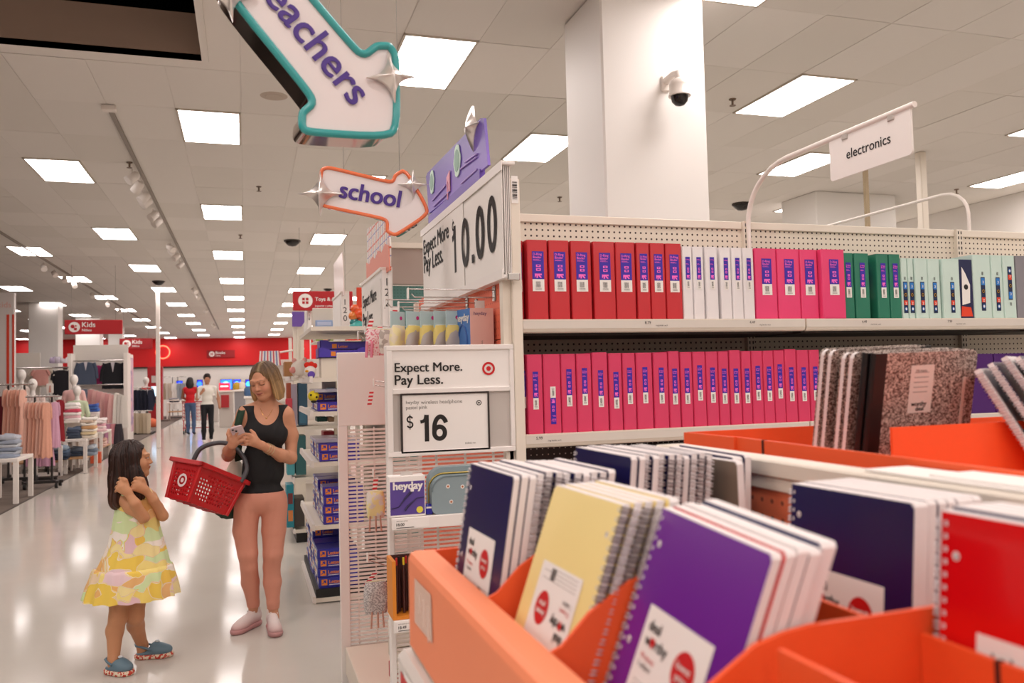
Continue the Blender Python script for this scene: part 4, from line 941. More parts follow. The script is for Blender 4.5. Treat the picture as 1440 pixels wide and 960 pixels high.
# pen box on lower shelf
e = empty('pen_box', (.52,2.78,zs2), 'orange edged display box of dark pens on the lower wing shelf', 'box'); OC = mat('orange carton','#e08a2c',.5); x0, x1 = .447, .60; h = .19
m = MB(); m.box((x0,2.75,zs2+.001),(x1,2.86,zs2+.012), OC); m.box((x0,2.75,zs2+.012),(x0+.012,2.86,zs2+h), OC); m.box((x1-.012,2.75,zs2+.012),(x1,2.86,zs2+h), OC); m.box((x0+.012,2.85,zs2+.012),(x1-.012,2.86,zs2+h), mat('maroon lining','#4a2320',.6)); m.build('carton', e)
e2 = e
for k in range(10):
    m = MB(); x = x0+.02+k*.0118; m.tube([(x,2.785+.02*(k % 2),zs2+.014),(x,2.785+.02*(k % 2),zs2+h-.02)], .005, mat('pen maroon','#4a2522',.35), 6); m.tube([(x,2.785+.02*(k % 2),zs2+h-.022),(x,2.785+.02*(k % 2),zs2+h+.004)], .0036, mat(['pen red','pen black','pen yellow'][k % 3], ['#c02a26','#1c1716','#e2c22e'][k % 3], .4), 6)
    m.build('pen', label='dark pen with a %s tip, %s from the left in the orange edged box' % (['red','black','yellow'][k % 3], ORD[k+1]), cat='pen', group='pens in the orange edged box')
m = MB(); m.box((x0+.085,2.752,zs2+.06),(x0+.13,2.756,zs2+.165), mat('yellow packet','#eeb53a',.4)); m.box((x0+.092,2.7505,zs2+.075),(x0+.125,2.752,zs2+.12), mat('packet green','#8fb36a',.5)); m.build('packet', label='small yellow and green packet tucked in front of the pens', cat='packet')
# stock seen through the grid at the bottom
for k, (z, c, nm) in enumerate(((.55,'#c9bfae','pale notepad box'),(.47,'#b03028','red notepad box'),(.62,'#e7dfd2','white notepad box'),(.30,'#a01d20','bright red box'))):
    m = MB(); m.box((.50,3.0+.02*k,z),(.80,3.2,z+.06), mat('stock %d' % k, c, .5), .004); m.build('stock_box', label=nm+' stacked low behind the near wire grid', cat='box')
m = MB(); m.box((.50,2.98,.20),(.80,3.25,.295), mat('stock carton','#7d6a58',.6)); m.build('stock_box', label='brown carton at the foot of the endcap behind the wires', cat='box')
# ================================================================== low display in the foreground
ORO, ORI = mat('hazy coral carton print','#f68e62',.55), mat('tray orange','#f55e2a',.5)  # outer coral: own hue, paled by haze and gloss put into the colour
SLOT = mat('carton slot','#4a1a0c',.8)
lg = empty('low_display', (.765,.8,0), 'low double-sided display gondola with white top rail in the foreground', 'shelving')
RX0, RX1, RZ = .748, .788, 1.447; YN, YFR = .12, 1.43
m = MB(); m.box((RX0-.004,YN,RZ-.026),(RX1+.004,YFR,RZ), OFFW, .003); m.build('top_rail', lg)
m = MB(); m.box((RX0,YN,RZ-.046),(RX0+.012,YFR,RZ-.027), OFFW, .002); m.build('lower_rail', lg)
m = MB(); m.box((RX0+.004,YN,.12),(RX1-.004,YFR,RZ-.046), PEGC2 if 'PEGC2' in globals() else peg_mat('coral peg two','#e57a55',.0254,.14,'#8c4a38',axis='YZ')); m.build('peg_panel', lg)
m = MB(); m.box((RX0-.003,YFR-.02,0),(RX1+.003,YFR+.02,RZ-.002), OFFW, .002); m.build('post', lg)
m = MB(); m.box((.25,YN,1.13),(.744,1.36,1.158), OFFW, .003); m.build('left_deck', lg)
m = MB(); m.box((.795,YN,1.20),(1.75,1.56,1.225), OFFW, .003); m.build('right_deck', lg)
m = MB(); m.box((.30,YN+.02,0),(.744,1.33,.12), DARKSTEEL); m.build('base', lg)
m = MB(); m.box((.795,YN+.02,0),(1.7,1.5,.12), DARKSTEEL); m.build('base', lg)
for z in (.75,):
    m = MB(); m.box((.30,YN,z),(.744,1.34,z+.025), OFFW); m.build('shelf', lg)
# stepped carton tray on the left side
tray = empty('carton_tray', (.5,.75,1.159), 'stepped orange carton tray with compartments of spiral notebooks, nearest the viewer', 'tray')
TF0, TF1, TZ0 = .245, .287, 1.159; TYN, TYF = .14, 1.345
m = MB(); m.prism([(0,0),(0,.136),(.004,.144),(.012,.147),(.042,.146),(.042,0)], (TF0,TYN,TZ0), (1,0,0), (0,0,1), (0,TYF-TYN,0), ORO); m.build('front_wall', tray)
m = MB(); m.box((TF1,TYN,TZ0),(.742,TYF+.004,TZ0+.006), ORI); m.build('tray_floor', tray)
SX = .535
def divider(y, prof, name='divider', t=.005):
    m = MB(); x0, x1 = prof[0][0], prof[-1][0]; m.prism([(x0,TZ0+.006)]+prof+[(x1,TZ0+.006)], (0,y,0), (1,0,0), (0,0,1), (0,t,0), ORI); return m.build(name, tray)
PRF = [(TF1+.0005,1.303),(.300,1.308),(.331,1.338),(.377,1.366),(.405,1.373),(.43,1.376)]
for y in (1.03, .802): divider(y, PRF+[(SX-.001,1.376)])
divider(.576, PRF+[(.742,1.380)]); divider(.37, PRF+[(.742,1.378)]); divider(.93, [(SX+.006,1.36),(.742,1.37)])
divider(TYF-.002, [(TF1+.0005,1.304),(.742,1.312)], 'end_wall', .006)
for y0, y1, zz in ((1.036,1.342,1.352),(.808,1.029,1.352),(.582,.801,1.354),(.376,.575,1.358),(TYN,.369,1.358)):
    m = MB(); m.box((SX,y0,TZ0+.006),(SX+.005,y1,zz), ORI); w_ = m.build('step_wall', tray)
    m = MB(); ym = y0+(y1-y0)*.62; m.box((SX-.0008,ym-.0022,zz-.075),(SX+.0055,ym+.0022,zz+.0006), SLOT); m.build('slot', w_)
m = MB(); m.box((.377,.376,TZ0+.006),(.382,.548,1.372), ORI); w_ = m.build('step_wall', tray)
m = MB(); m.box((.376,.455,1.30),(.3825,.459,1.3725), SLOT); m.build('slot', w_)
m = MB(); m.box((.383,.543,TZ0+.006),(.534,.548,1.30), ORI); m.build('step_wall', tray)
# plastic sticker on the tray front
p0, p1, p2, p3 = onX(584,812,TF0), onX(607,836,TF0), onX(609,905,TF0), onX(584,874,TF0)
m = MB(); st = mat('clear sticker','#dfb9a6',.25); xx = TF0-.0012
m.add([(xx,p0.y,p0.z),(xx,p1.y,p1.z),(xx,p2.y,p2.z),(xx,p3.y,p3.z)], [(0,1,2,3)], st)
for t in (.3,.55,.8):
    y = p0.y+(p1.y-p0.y)*t; m.box((xx-.0006,y-.003,p0.z-.03-.05*t),(xx,y+.001,p0.z-.012-.01*t), mat('sticker crease','#e9d2c6',.3))
m.build('sticker', tray, label='torn clear plastic sticker')
# price channel below
m = MB(); e = empty('price_rail', (.225,.8,1.07), 'white plastic price rail along the edge below the orange tray', 'rail')
m = MB(); m.prism([(0,0),(-.022,.012),(-.022,.075),(-.012,.085),(0,.085)], (.249,.14,1.065), (1,0,0), (0,0,1), (0,1.215,0), mat('price rail plastic','#d9d2cb',.2)); m.build('channel', e)
m = MB(); m.quad((.2265,.2,1.08),(.2265,1.30,1.08),(.2265,1.30,1.135),(.2265,.2,1.135), PAPER); m.build('price_strip', e)
m = MB(); m.quad((.2262,1.26,1.072),(.2262,1.33,1.072),(.2262,1.33,1.125),(.2262,1.26,1.125), TRED); m.quad((.226,1.23,1.075),(.226,1.255,1.075),(.226,1.255,1.12),(.226,1.23,1.12), BLACK); m.build('price_print', e)
m = MB(); pk_ = mat('magenta pack','#c22a70',.4); e = empty('stock_box', (.5,1.1,.776), 'dark magenta carton on the lower shelf under the price rail', 'box'); m.box((.31,.95,.776),(.6,1.3,1.0), pk_, .004); m.build('carton', e)

# spiral notebooks ----------------------------------------------------------
NW, NH = .203, .267
SPW = mat('spiral wire','#d2cacb',.3,.5); SPD = mat('spiral wire grey','#85797c',.35,.5); PG = mat('ruled pages edge','#ece4e2',.75)
HOLE = mat('punched hole paper','#efe9e6',.7)
PROTO = {}
def notebook_proto(col, mt, thick, sticker, wire, shear=0):
    class MB(globals()['MB']):
        def build(s, *a, **k):
            for v in s.v: v.z += v.y*shear                # sheets all stand on the tray floor, so a leaning pad is sheared
            return super().build(*a, **k)
    e = bpy.data.objects.new('spiral_notebook', None); COL.objects.link(e); e.empty_display_size = .05; ORG[e.name] = Vector((0,0,0))
    W, H, t = NW, NH, thick
    def sheet(y0, y1, mtt, nm, ins=0, r=.006):
        o = [(.004+ins,-H+ins),(W-r,-H+ins),(W-ins,-H+r),(W-ins,-r),(W-r,-ins),(.004+ins,-ins)]
        m = MB(); m.prism(o, (0,y0,0), (1,0,0), (0,0,1), (0,y1-y0,0), mtt); return m.build(nm, e)
    sheet(0, .0005, mt, 'front_cover', .0008); sheet(.0007, t-.0007, PG, 'pages', 0, .004); sheet(t-.0005, t, mt, 'back_cover', .0008)
    m = MB(); n = 25
    for k in range(n):
        z = -.008-(H-.016)*k/(n-1); R_ = max(.0048, t/2+.0016)
        m.tube([(.0035+.0048*math.cos(a)-.0012, t/2+R_*math.sin(a), z+.0012*math.sin(a)) for a in (2*PI*q/8 for q in range(8))], .0011, wire, 4, True)
        m.tube([(.0035+.0048*math.cos(a)-.0012, t/2+R_*math.sin(a), z-.004+.0012*math.sin(a)) for a in (2*PI*q/8 for q in range(8))], .0011, wire, 4, True)
    m.build('spiral', e)
    m = MB(); hm = mat('perforation','#d9d3d6',.5)
    for k in range(n): z = -.01-(H-.016)*k/(n-1); m.quad((.0085,-.0003,z-.002),(.0118,-.0003,z-.002),(.0118,-.0003,z+.002),(.0085,-.0003,z+.002), hm)
    m.build('perforations', e, kind='stuff')
    for z in (-.035, -H/2, -H+.035):
        m = MB(); m.disc((.021,-.0004,z), (1,0,0), (0,0,1), .0037, HOLE, 12); m.disc((.0216,-.0006,z-.0006), (1,0,0), (0,0,1), .002, mat('hole shade','#a49ca0',.8), 8); m.build('punched_hole', e)
    if sticker:
        m = MB(); x0, x1, z0, z1 = .043, .165, -.178, -.090; y = -.0009
        m.quad((x0,y,z0),(x1,y,z0),(x1,y,z1),(x0,y,z1), PAPER); y -= .0005; N = (0,-1,0)
        m.text('deal', (x0+.010,y,z1-.022), (1,0,0), (0,0,1), .015, BLACK, bold=.014); m.text('w  rthy', (x0+.010,y,z1-.036), (1,0,0), (0,0,1), .015, BLACK, bold=.014)
        hx, hz = x0+.0245, z1-.0320; m.add([(hx,y-.0002,hz-.0055),(hx+.0055,y-.0002,hz+.001),(hx+.0042,y-.0002,hz+.005),(hx+.0015,y-.0002,hz+.0055),(hx,y-.0002,hz+.003),(hx-.0015,y-.0002,hz+.0055),(hx-.0042,y-.0002,hz+.005),(hx-.0055,y-.0002,hz+.001)], [tuple(range(8))], TRED)
        c = (x1-.034, y, z1-.037); m.disc(c, (1,0,0), (0,0,1), .0195, TRED, 24)
        m.text('lowest', (c[0],y-.0004,c[2]+.002), (1,0,0), (0,0,1), .0095, PAPER, 'C', .012); m.text('price', (c[0],y-.0004,c[2]-.0075), (1,0,0), (0,0,1), .0095, PAPER, 'C', .012)
        m.text('70 sheets', (x0+.010,y,z1-.049), (1,0,0), (0,0,1), .0075, TRED); m.text('1 subject', (x0+.010,y,z1-.057), (1,0,0), (0,0,1), .0075, BLACK)
        for k in range(4): m.box((x0+.010,y,z1-.070-k*.0045),(x1-.012-.02*(k % 2),y+.0003,z1-.0695-k*.0045), mat('fine print','#a59d98',.7))
        for k in range(9): m.quad(*[(x0+.074+k*.0016+a,y,z0+b) for a, b in ((0,.004),(.0009,.004),(.0009,.018),(0,.018))], BLACK)
        m.build('price_sticker', e)
    return e
COVERS = {'navy': mat('navy cover','#100c4e',.3,coat=.1), 'yellow': mat('yellow cover','#fbe59a',.35), 'purple': mat('purple cover','#6e1a94',.28,coat=.15), 'red': mat('red cover','#e00a10',.25,coat=.2), 'grey': mat('grey brown cover','#8f8070',.4), 'white': mat('white cover','#e6dfdd',.4)}
def notebook(M, col, label, thick=.011, sticker=True, wire=SPW, group=None, shear=0):
    k = (col, thick, sticker, wire.name, round(shear, 2))
    if k not in PROTO: e = PROTO[k] = notebook_proto(col, COVERS[col], thick, sticker, wire, round(shear, 2))
    else: e = copy_tree(PROTO[k])
    e.matrix_world = M; tag(e, label, 'notebook', group); return e
def frame(TL, U, down, flip=False):
    """top left corner, direction along the top edge, direction down the left edge"""
    X = Vector(U).normalized(); Z = (-Vector(down)).normalized(); Z = (Z-X*Z.dot(X)).normalized(); Y = Z.cross(X); T = Vector(TL)
    if flip: T = T+X*NW-Z*NH; X, Z = -X, -Z
    return Matrix(((X.x,Y.x,Z.x,T.x),(X.y,Y.y,Z.y,T.y),(X.z,Y.z,Z.z,T.z),(0,0,0,1)))
def stack(TL, TR, BL, items, where, group):
    """notebooks standing one behind the other; items = (colour, thickness, spiral on the near side?, wire, dz, sticker)"""
    TL, TR, BL = Vector(TL), Vector(TR), Vector(BL); U, D = (TR-TL).normalized(), (BL-TL).normalized(); Zd = -(D-U*D.dot(U)).normalized(); Yd = Zd.cross(U).normalized(); sh = -Yd.z/max(.2, Zd.z); off = 0
    for i, it in enumerate(items):
        col, th, fl = it[0], it[1], it[2]; wire = it[3] if len(it) > 3 else SPW; dz = it[4] if len(it) > 4 else random.uniform(-.003,.002); stk = it[5] if len(it) > 5 else (i == 0)
        lab = it[6] if len(it) > 6 else None
        dU = 0 if i == 0 else random.uniform(-.004,.004)
        P = TL+(Yd+Zd*sh)*off-D*dz+U*dU
        s_ = sh
        if fl and not stk: M = frame(P, U, D); M = M @ Matrix(((-1,0,0,NW),(0,-1,0,th),(0,0,1,th*sh),(0,0,0,1))); s_ = -sh
        else:
            M = frame(P, U, D, fl)
            if fl: s_ = -sh
        notebook(M, col, lab or '%s notebook, %s in the stack %s' % (col, ORD[i+1], where), th, stk, wire, group, s_)
        off += th+(.0028 if fl else .0008)
nv = []
pat = [0,0,0,1,1,1,1,1,0,1,1,0]
for i, f in enumerate(pat): nv.append(('navy', .0105 if i else .009, bool(f), SPD if i % 3 else SPW, (0 if i == 0 else random.uniform(-.003,.003)), i == 0)+(('navy spiral notebook with a white sticker at the left end of the tray',) if i == 0 else ()))
stack((.326,1.25,1.451), (.332,1.05,1.451), (.299,1.25,1.289), nv, 'at the far end of the orange tray', 'navy notebooks at the far end of the orange tray')
nv2 = [('navy', .010, bool(f), SPD if i % 2 else SPW, random.uniform(-.003,.004), False) for i, f in enumerate([0,0,1,0,1,1,1,0,1,1,1])]
stack((.505,1.265,1.464), (.508,1.065,1.464), (.488,1.265,1.30), nv2, 'in the rear step at the far end', 'navy notebooks in the rear step')
notebook(frame((.655,1.25,1.452), (.05,-1,0), (.015,0,-1)), 'grey', 'grey brown spiral notebook leaning behind the rear navy stack', .012, False, SPD)
stack((.375,1.01,1.442), (.3765,.807,1.4435), (.314,1.01,1.274), [('yellow',.009,True,SPD,0,True,'pale yellow spiral notebook with its sticker upside down, in front')]+[('yellow',.010,True,SPD if i % 2 else SPW,.001,False) for i in range(3)]+[('yellow',.011,False,SPW,.003,False)], 'of yellow ones', 'yellow notebooks in the middle of the tray')
stack((.410,.79,1.442), (.4045,.59,1.432), (.352,.79,1.286), [('purple',.009,False,SPW,0,True,'purple spiral notebook with a white sticker in front of the others'),('red',.009,False,SPW,.002,False),('white',.011,False,SPW,.004,False),('navy',.011,False,SPW,.001,False),('navy',.014,False,SPW,.005,False)], 'behind the purple notebook', 'mixed notebooks behind the purple one')
stack((.632,.88,1.443), (.6305,.677,1.4455), (.6215,.88,1.331), [('navy',.018,False,SPW,0,True,'navy spiral notebook with a white sticker in the rear step beside the red one')]+[('navy',.011,False,SPD if i % 2 else SPW,.001,False) for i in range(6)], 'in the rear step beside the red one', 'navy notebooks in the rear step beside the red one')
stack((.690,1.297,1.455), (.690,1.094,1.453), (.684,1.297,1.30), [('navy',.016,False,SPW,0,False,'navy spiral notebook standing alone against the white rail'),('navy',.011,False,SPW,.003,False)], 'against the white rail', 'navy notebooks against the white rail')
stack(onY(1318,716,.572), onY(1318,716,.572)+Vector((0,-.203,.001)), onY(1313,900,.572), [('red',.011,False,SPW,0,True,'bright red spiral notebook with a white sticker at the right edge')]+[('navy' if i == 0 else 'white' if i % 2 else 'navy',.012,False,SPW,.003,False) for i in range(4)], 'behind the bright red notebook', 'notebooks behind the bright red one')
# ---------------------------------------------------------------- the tray on the far side of the rail
tr2 = empty('carton_tray', (1.3,.85,1.226), 'orange carton tray beyond the white rail holding marbled notebooks', 'tray')
Z2 = 1.226
def wall2(a, b, z0, z1, t=.006, slot=None, nm='wall'):
    a, b = Vector((*a,0)), Vector((*b,0)); d = (b-a); n = Vector((-d.y, d.x, 0)).normalized()*t
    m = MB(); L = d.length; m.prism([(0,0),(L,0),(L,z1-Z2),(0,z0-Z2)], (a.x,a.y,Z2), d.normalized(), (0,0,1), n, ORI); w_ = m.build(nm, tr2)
    for s_ in slot or ():
        p = a+d*s_; m = MB(); zz = z0+(z1-z0)*s_; q = d.normalized()*.0025; 
        m.prism([(-.0025,0),(.0025,0),(.0025,.085),(-.0025,.085)], (p.x-n.normalized().x*.001,p.y-n.normalized().y*.001,zz-.0845), d.normalized(), (0,0,1), n*1.4, SLOT); m.build('slot', w_)
wall2((.836,.15), (.846,1.32), 1.455, 1.463, slot=(.93,))
wall2((.846,1.50), (1.70,1.50), 1.462, 1.462); wall2((.84,1.32), (.84,1.50), 1.463, 1.462)
wall2((1.036,1.155), (1.70,1.155), 1.480, 1.480, slot=(.57,.86), nm='divider')
wall2((1.70,.15), (1.70,1.50), 1.46, 1.46)
m = MB(); m.box((.852,.15,Z2),(1.70,1.49,Z2+.005), ORI); m.build('tray_floor', tr2)
# marbled composition books
def marble():
    mm = bpy.data.materials.new('marbled cover'); mm.use_nodes = True; nt = mm.node_tree; b = nt.nodes['Principled BSDF']; tc = nt.nodes.new('ShaderNodeTexCoord')
    n = nt.nodes.new('ShaderNodeTexNoise'); n.inputs['Scale'].default_value = 240; n.inputs['Detail'].default_value = 2; n.inputs['Distortion'].default_value = 1.5
    r = nt.nodes.new('ShaderNodeValToRGB'); r.color_ramp.elements[0].position = .46; r.color_ramp.elements[0].color = (*lin('#4a342e'), 1); r.color_ramp.elements[1].position = .58; r.color_ramp.elements[1].color = (*lin('#cfc0b4'), 1)
    nt.links.new(tc.outputs['Object'], n.inputs['Vector']); nt.links.new(n.outputs['Fac'], r.inputs[0]); nt.links.new(r.outputs[0], b.inputs['Base Color']); b.inputs['Roughness'].default_value = .35; return mm
MARB = marble(); TAPE = mat('black spine tape','#141112',.45)
CW, CH, CT = .235, .248, .013
def comp_proto(label_):
    e = bpy.data.objects.new('composition_book', None); COL.objects.link(e); e.empty_display_size = .05; ORG[e.name] = Vector((0,0,0))
    def sh(y0, y1, mtt, nm, ins=0):
        r = .012; o = [(0,-CH+ins),(CW-r,-CH+ins),(CW-r*.3-ins,-CH+r*.3+ins),(CW-ins,-CH+r),(CW-ins,-r),(CW-r*.3-ins,-r*.3-ins),(CW-r,-ins),(0,-ins)]
        m = MB(); m.prism(o, (0,y0,0), (1,0,0), (0,0,1), (0,y1-y0,0), mtt); return m.build(nm, e)
    sh(0, .0008, MARB, 'front_cover'); sh(.001, CT-.001, PG, 'pages', .002); sh(CT-.0008, CT, MARB, 'back_cover')
    m = MB(); m.prism([(.024,-.0006),(-.001,-.0006),(-.004,CT*.3),(-.004,CT*.7),(-.001,CT+.0006),(.024,CT+.0006),(.024,CT),(0,CT),(0,0),(.024,0)], (0,0,-CH), (1,0,0), (0,1,0), (0,0,CH), TAPE); m.build('spine_tape', e)
    if label_:
        m = MB(); y = -.001; x0, x1, z0, z1 = .080, .134, -.112, -.024; m.quad((x0,y,z0),(x1,y,z0),(x1,y,z1),(x0,y,z1), mat('label grey white','#d9cfc6',.6)); y -= .0004
        for k in range(5): m.box((x0+.009,y,z1-.014-k*.009),(x1-.012,y+.0002,z1-.0125-k*.009), mat('fine print','#a59d98',.7))
        m.text('composition', (x1-.004,y,z0+.019), (-1,0,0), (0,0,-1), .0065, BLACK, bold=.01) if False else m.text('deal', (x0+.018,y,z0+.004), (1,0,0), (0,0,1), .012, BLACK, bold=.015)
        m.text('worthy', (x0+.007,y,z0+.013), (1,0,0), (0,0,1), .012, BLACK, bold=.015); m.text('100 sheets', (x0+.012,y,z1-.012), (1,0,0), (0,0,1), .006, BLACK); m.build('front_label', e)
        m = MB(); m.box((.205,-.0012,-CH),(.212,-.0002,-.05), mat('paper strip','#d8c8bc',.6)); m.build('paper_strip', e)
    return e
cp = [None, None]
Zt = Vector((0.02,-.20,.98)).normalized(); Xt = Vector((1,.03,.02)); TLc = onY(1233,499,1.205)
labs = ['front black and white marbled notebook with a label, in the far tray', 'marbled notebook with black spine directly behind the labelled one']
yo = 0
for i, fl in enumerate([0,0,1,1,1,1]):
    k = 0 if i == 0 else 1
    if cp[k] is None: e = cp[k] = comp_proto(i == 0)
    else: e = copy_tree(cp[k])
    M = frame(TLc, Xt, -Zt); Yv = Vector((M[0][1], M[1][1], M[2][1])); M.translation = TLc+Yv*yo+Vector((-.004*i, 0, random.uniform(-.002,.003)-.0015*i)) 
    if fl: M = M @ Matrix(((-1,0,0,CW),(0,-1,0,CT),(0,0,1,0),(0,0,0,1)))
    e.matrix_world = M; yo += CT+(.018 if i in (1,3) else .003)
    tag(e, labs[i] if i < 2 else 'marbled notebook with pages to the left, %s from the back of the stack' % ORD[6-i], 'notebook', 'marbled notebooks in the far tray')
# fanned spiral notebooks at the right edge, spiral edges towards the viewer
for i in range(5):
    yy = 1.166; a0, b0 = onY(1377+19*i, 518-9*i if i < 3 else 500, yy), onY(1440+24*i, 602-6*i, yy)
    notebook(frame(a0, (.80,.60,0), (b0-a0)), 'white' if i % 2 == 0 else 'navy', 'fanned spiral notebook at the right edge, %s from the left' % ORD[i+1], .011, False, SPW, 'fanned notebooks at the right edge')
# loose white cards lying on the rail
for k, (x, y0, y1, z) in enumerate(((.760,.62,.90,RZ+.001),(.768,.45,.80,RZ+.004))):
    m = MB(); m.box((x,y0,z),(x+.07,y1,z+.003), PAPER); m.build('card', label=['white card lying along the white rail behind the navy notebook','second white card lying over the first on the rail'][k], cat='card')
# ================================================================== second aisle fixture with paper boxes
def shelf_unit(label, x0, x1, y0, y1, zs, top, lipm=OFFW):
    e = empty('shelf_unit', (x1,(y0+y1)/2,0), label, 'shelving')
    m = MB(); m.box((x1-.03,y0+.02,.1),(x1,y1-.02,top), PEGW); m.build('back_panel', e)
    for y in (y0+.02, y1-.02):
        m = MB(); m.box((x1-.04,y-.02,0),(x1,y+.02,top), OFFW); m.build('upright', e)
    for z in zs:
        m = MB(); m.box((x0+.01,y0,z-.03),(x1-.03,y1,z), OFFW); d = m.build('shelf', e)
        m = MB(); m.prism([(0,-.04),(-.025,-.03),(-.02,.012),(0,.012)], (x0+.01,y0+.002,z), (1,0,0), (0,0,1), (0,y1-y0-.004,0), WHITE); m.build('price_channel', d)
    return e
Y2 = 6.2; X2 = .45
zof = lambda y: onY(450, y, Y2).z
zs = [zof(y) for y in (841, 739, 650, 579, 531)]
su = shelf_unit('white shelf unit of paper boxes past the endcap, behind the woman', X2, 1.02, Y2, 7.5, zs, 1.98)
m = MB(); m.box((X2+.03,Y2+.05,.0),(.99,7.45,.09), PLASTIC_BLACK); m.box((X2+.01,Y2+.01,.10),(.99,7.49,zs[0]-.032), mat('black skirt','#1b1918',.5)); m.build('black_base', su)
m = MB(); m.box((X2,Y2-.005,1.955),(1.02,7.5,1.985), OFFW); m.build('top_rail', su)
REAM = mat('ream box violet','#3d2f9e',.35,coat=.2); REAM2 = mat('ream box blue','#2b2c9a',.35,coat=.2); ORP = mat('orange print','#f08a2a',.45)
def ream_proto(mt, w=.29, d=.225, h=.066, nm='paper_box', lid=False):
    e = bpy.data.objects.new(nm, None); COL.objects.link(e); e.empty_display_size = .05; ORG[e.name] = Vector((0,0,0))
    m = MB(); m.box((0,0,0),(w,d,h), mt, .003); m.build('carton', e)
    m = MB(); y = -.0008; s = h*.62; x = .02; z = h*.19
    m.quad((x,y,z),(x+s,y,z),(x+s,y,z+s),(x,y,z+s), ORP)
    P = [(.2,.2),(.55,.55),(.55,.38),(.8,.38),(.8,.85),(.33,.85),(.33,.65),(.5,.65),(.1,.3)]
    m.add([(x+p[0]*s,y-.0004,z+p[1]*s) for p in P], [tuple(range(len(P)))], mt)
    m.text('Letter', (x+s+.014,y,z+s*.3), (1,0,0), (0,0,1), .034, ORP, bold=.02); m.box((x+s+.014,y-.0003,z),(x+s+.09,y,z+.004), PAPER)
    m.build('front_print', e)
    m = MB(); x = -.0008; m.quad((x,d-.03,h*.2),(x,.03,h*.2),(x,.03,h*.8),(x,d-.03,h*.8), PAPER); m.text('Letter', (x-.0006,d-.05,h*.38), (0,-1,0), (0,0,1), .034, ORP, bold=.02); m.build('end_print', e)
    return e
P1, P2 = ream_proto(REAM2), ream_proto(REAM)
used = {}
def put(pr, loc, label, group, rz=0):
    k = pr.name
    if k not in used: used[k] = 1; e = pr
    else: e = copy_tree(pr)
    e.location = loc; e.rotation_euler = (0,0,rz); return tag(e, label, 'box', group)
LAY = ['bottom','second','third','fourth','fifth','sixth']
def pile(pr, x, y0, z, rows, layers, dy, hh, where):
    for j in range(rows):
        for i in range(layers[j]):
            put(pr, (x+random.uniform(-.006,.006),y0+j*dy,z+.002+i*hh), '%s paper box of the %s row from the near end, %s' % (LAY[i], ORD[j+1], where), 'paper boxes '+where, random.uniform(-.03,.03))
pile(P1, X2+.03, Y2+.03, zs[0], 5, [5,5,6,5,6], .25, .0675, 'on the lowest shelf')
pile(P2, X2+.07, Y2+.02, zs[1], 4, [4,3,4,4], .25, .0675, 'on the second shelf')
pile(P2, X2+.05, Y2+.03, zs[2], 4, [2,2,2,1], .26, .0675, 'on the third shelf')
pile(P2, X2+.05, Y2+.05, zs[3], 3, [1,2,1], .28, .0675, 'on the fourth shelf')
for k, (z, xx) in enumerate(((zs[2],X2+.02),(zs[3],X2+.02))):
    m = MB(); m.box((xx,Y2+.015,z+.14),(xx+.32,Y2+.5,z+.165), mat('clear tray','#c9c3d6',.2,alpha=.5), .003); m.build('clear_tray', label='clear plastic tray lid over the violet boxes on the %s shelf' % ('third','fourth')[k], cat='tray')
for k, (px, py, Yk, w_) in enumerate(((462,503,6.3,.36),(470,492,6.45,.40))):
    p = onY(448+2*k, py, Yk); e = empty('open_tray_box', (p.x,Yk,p.z), ('lower','upper')[k]+' open violet display tray box on the top shelf', 'box'); x0 = p.x; z = p.z
    h = .055; V_ = mat('display violet','#4a38b0',.35)
    m = MB(); m.box((x0,Yk,z),(x0+w_,Yk+.25,z+.004), V_); m.prism([(0,0),(w_,0),(w_,h*1.35),(w_-.05,h*1.35),(w_-.08,h),(.09,h),(.05,h*1.35),(0,h*1.35)], (x0,Yk,z), (1,0,0), (0,0,1), (0,.004,0), V_); m.prism([(0,0),(w_,0),(w_,h*1.35),(0,h*1.35)], (x0,Yk+.246,z), (1,0,0), (0,0,1), (0,.004,0), V_)
    m.box((x0,Yk,z),(x0+.004,Yk+.25,z+h*1.3), V_); m.box((x0+w_-.004,Yk,z),(x0+w_,Yk+.25,z+h*1.3), V_); m.build('tray', e)
    m = MB(); m.quad((x0+.09,Yk-.001,z+.012),(x0+.125,Yk-.001,z+.012),(x0+.125,Yk-.001,z+.045),(x0+.09,Yk-.001,z+.045), ORP); m.text('Letter', (x0+.135,Yk-.001,z+.016), (1,0,0), (0,0,1), .03, ORP, bold=.02); m.build('front_print', e)
    if k == 0:
        for q in range(3):
            m = MB(); m.box((x0+.02+q*.11,Yk+.02,z+.006),(x0+.12+q*.11,Yk+.2,z+.05), PAPER); m.build('carton_stack', e)
    m = MB(); m.box((x0+.02,Yk+.02,zs[4]+.001),(x0+w_-.02,Yk+.23,z-.001), OFFW); m.build('riser', e)
# plush toys and bits beside it
def plush(label, c, r, col, extra):
    e = empty('plush_toy', c, label, 'toy'); cx, cy, cz = c
    m = MB(); m.ball((cx,cy,cz+r), r, mat('plush '+col, col, .95, bump=.4, bscale=120)); m.build('body', e)
    for nm, off, rr, cc in extra:
        m = MB(); m.ball((cx+off[0]*r,cy+off[1]*r,cz+r+off[2]*r), tuple(q*r for q in rr), mat('plush '+cc, cc, .9, bump=.4, bscale=120)); m.build(nm, e)
    return e
Yp = 6.35
p = onY(436,502,Yp); plush('rooster plush with red comb on the shelf end above the price strip', (p.x,Yp,zs[4]+.002), .045, '#efe6dd', [('comb',(-.5,0,1.1),(.5,.3,.5),'#e0301e'),('comb',(.2,0,1.2),(.45,.3,.5),'#e0301e'),('comb',(.75,0,1.0),(.4,.3,.45),'#e0301e'),('beak',(-.6,-.8,.1),(.3,.3,.2),'#e8a32a'),('wing',(.1,-.9,-.5),(.6,.3,.6),'#6a4fb0')])
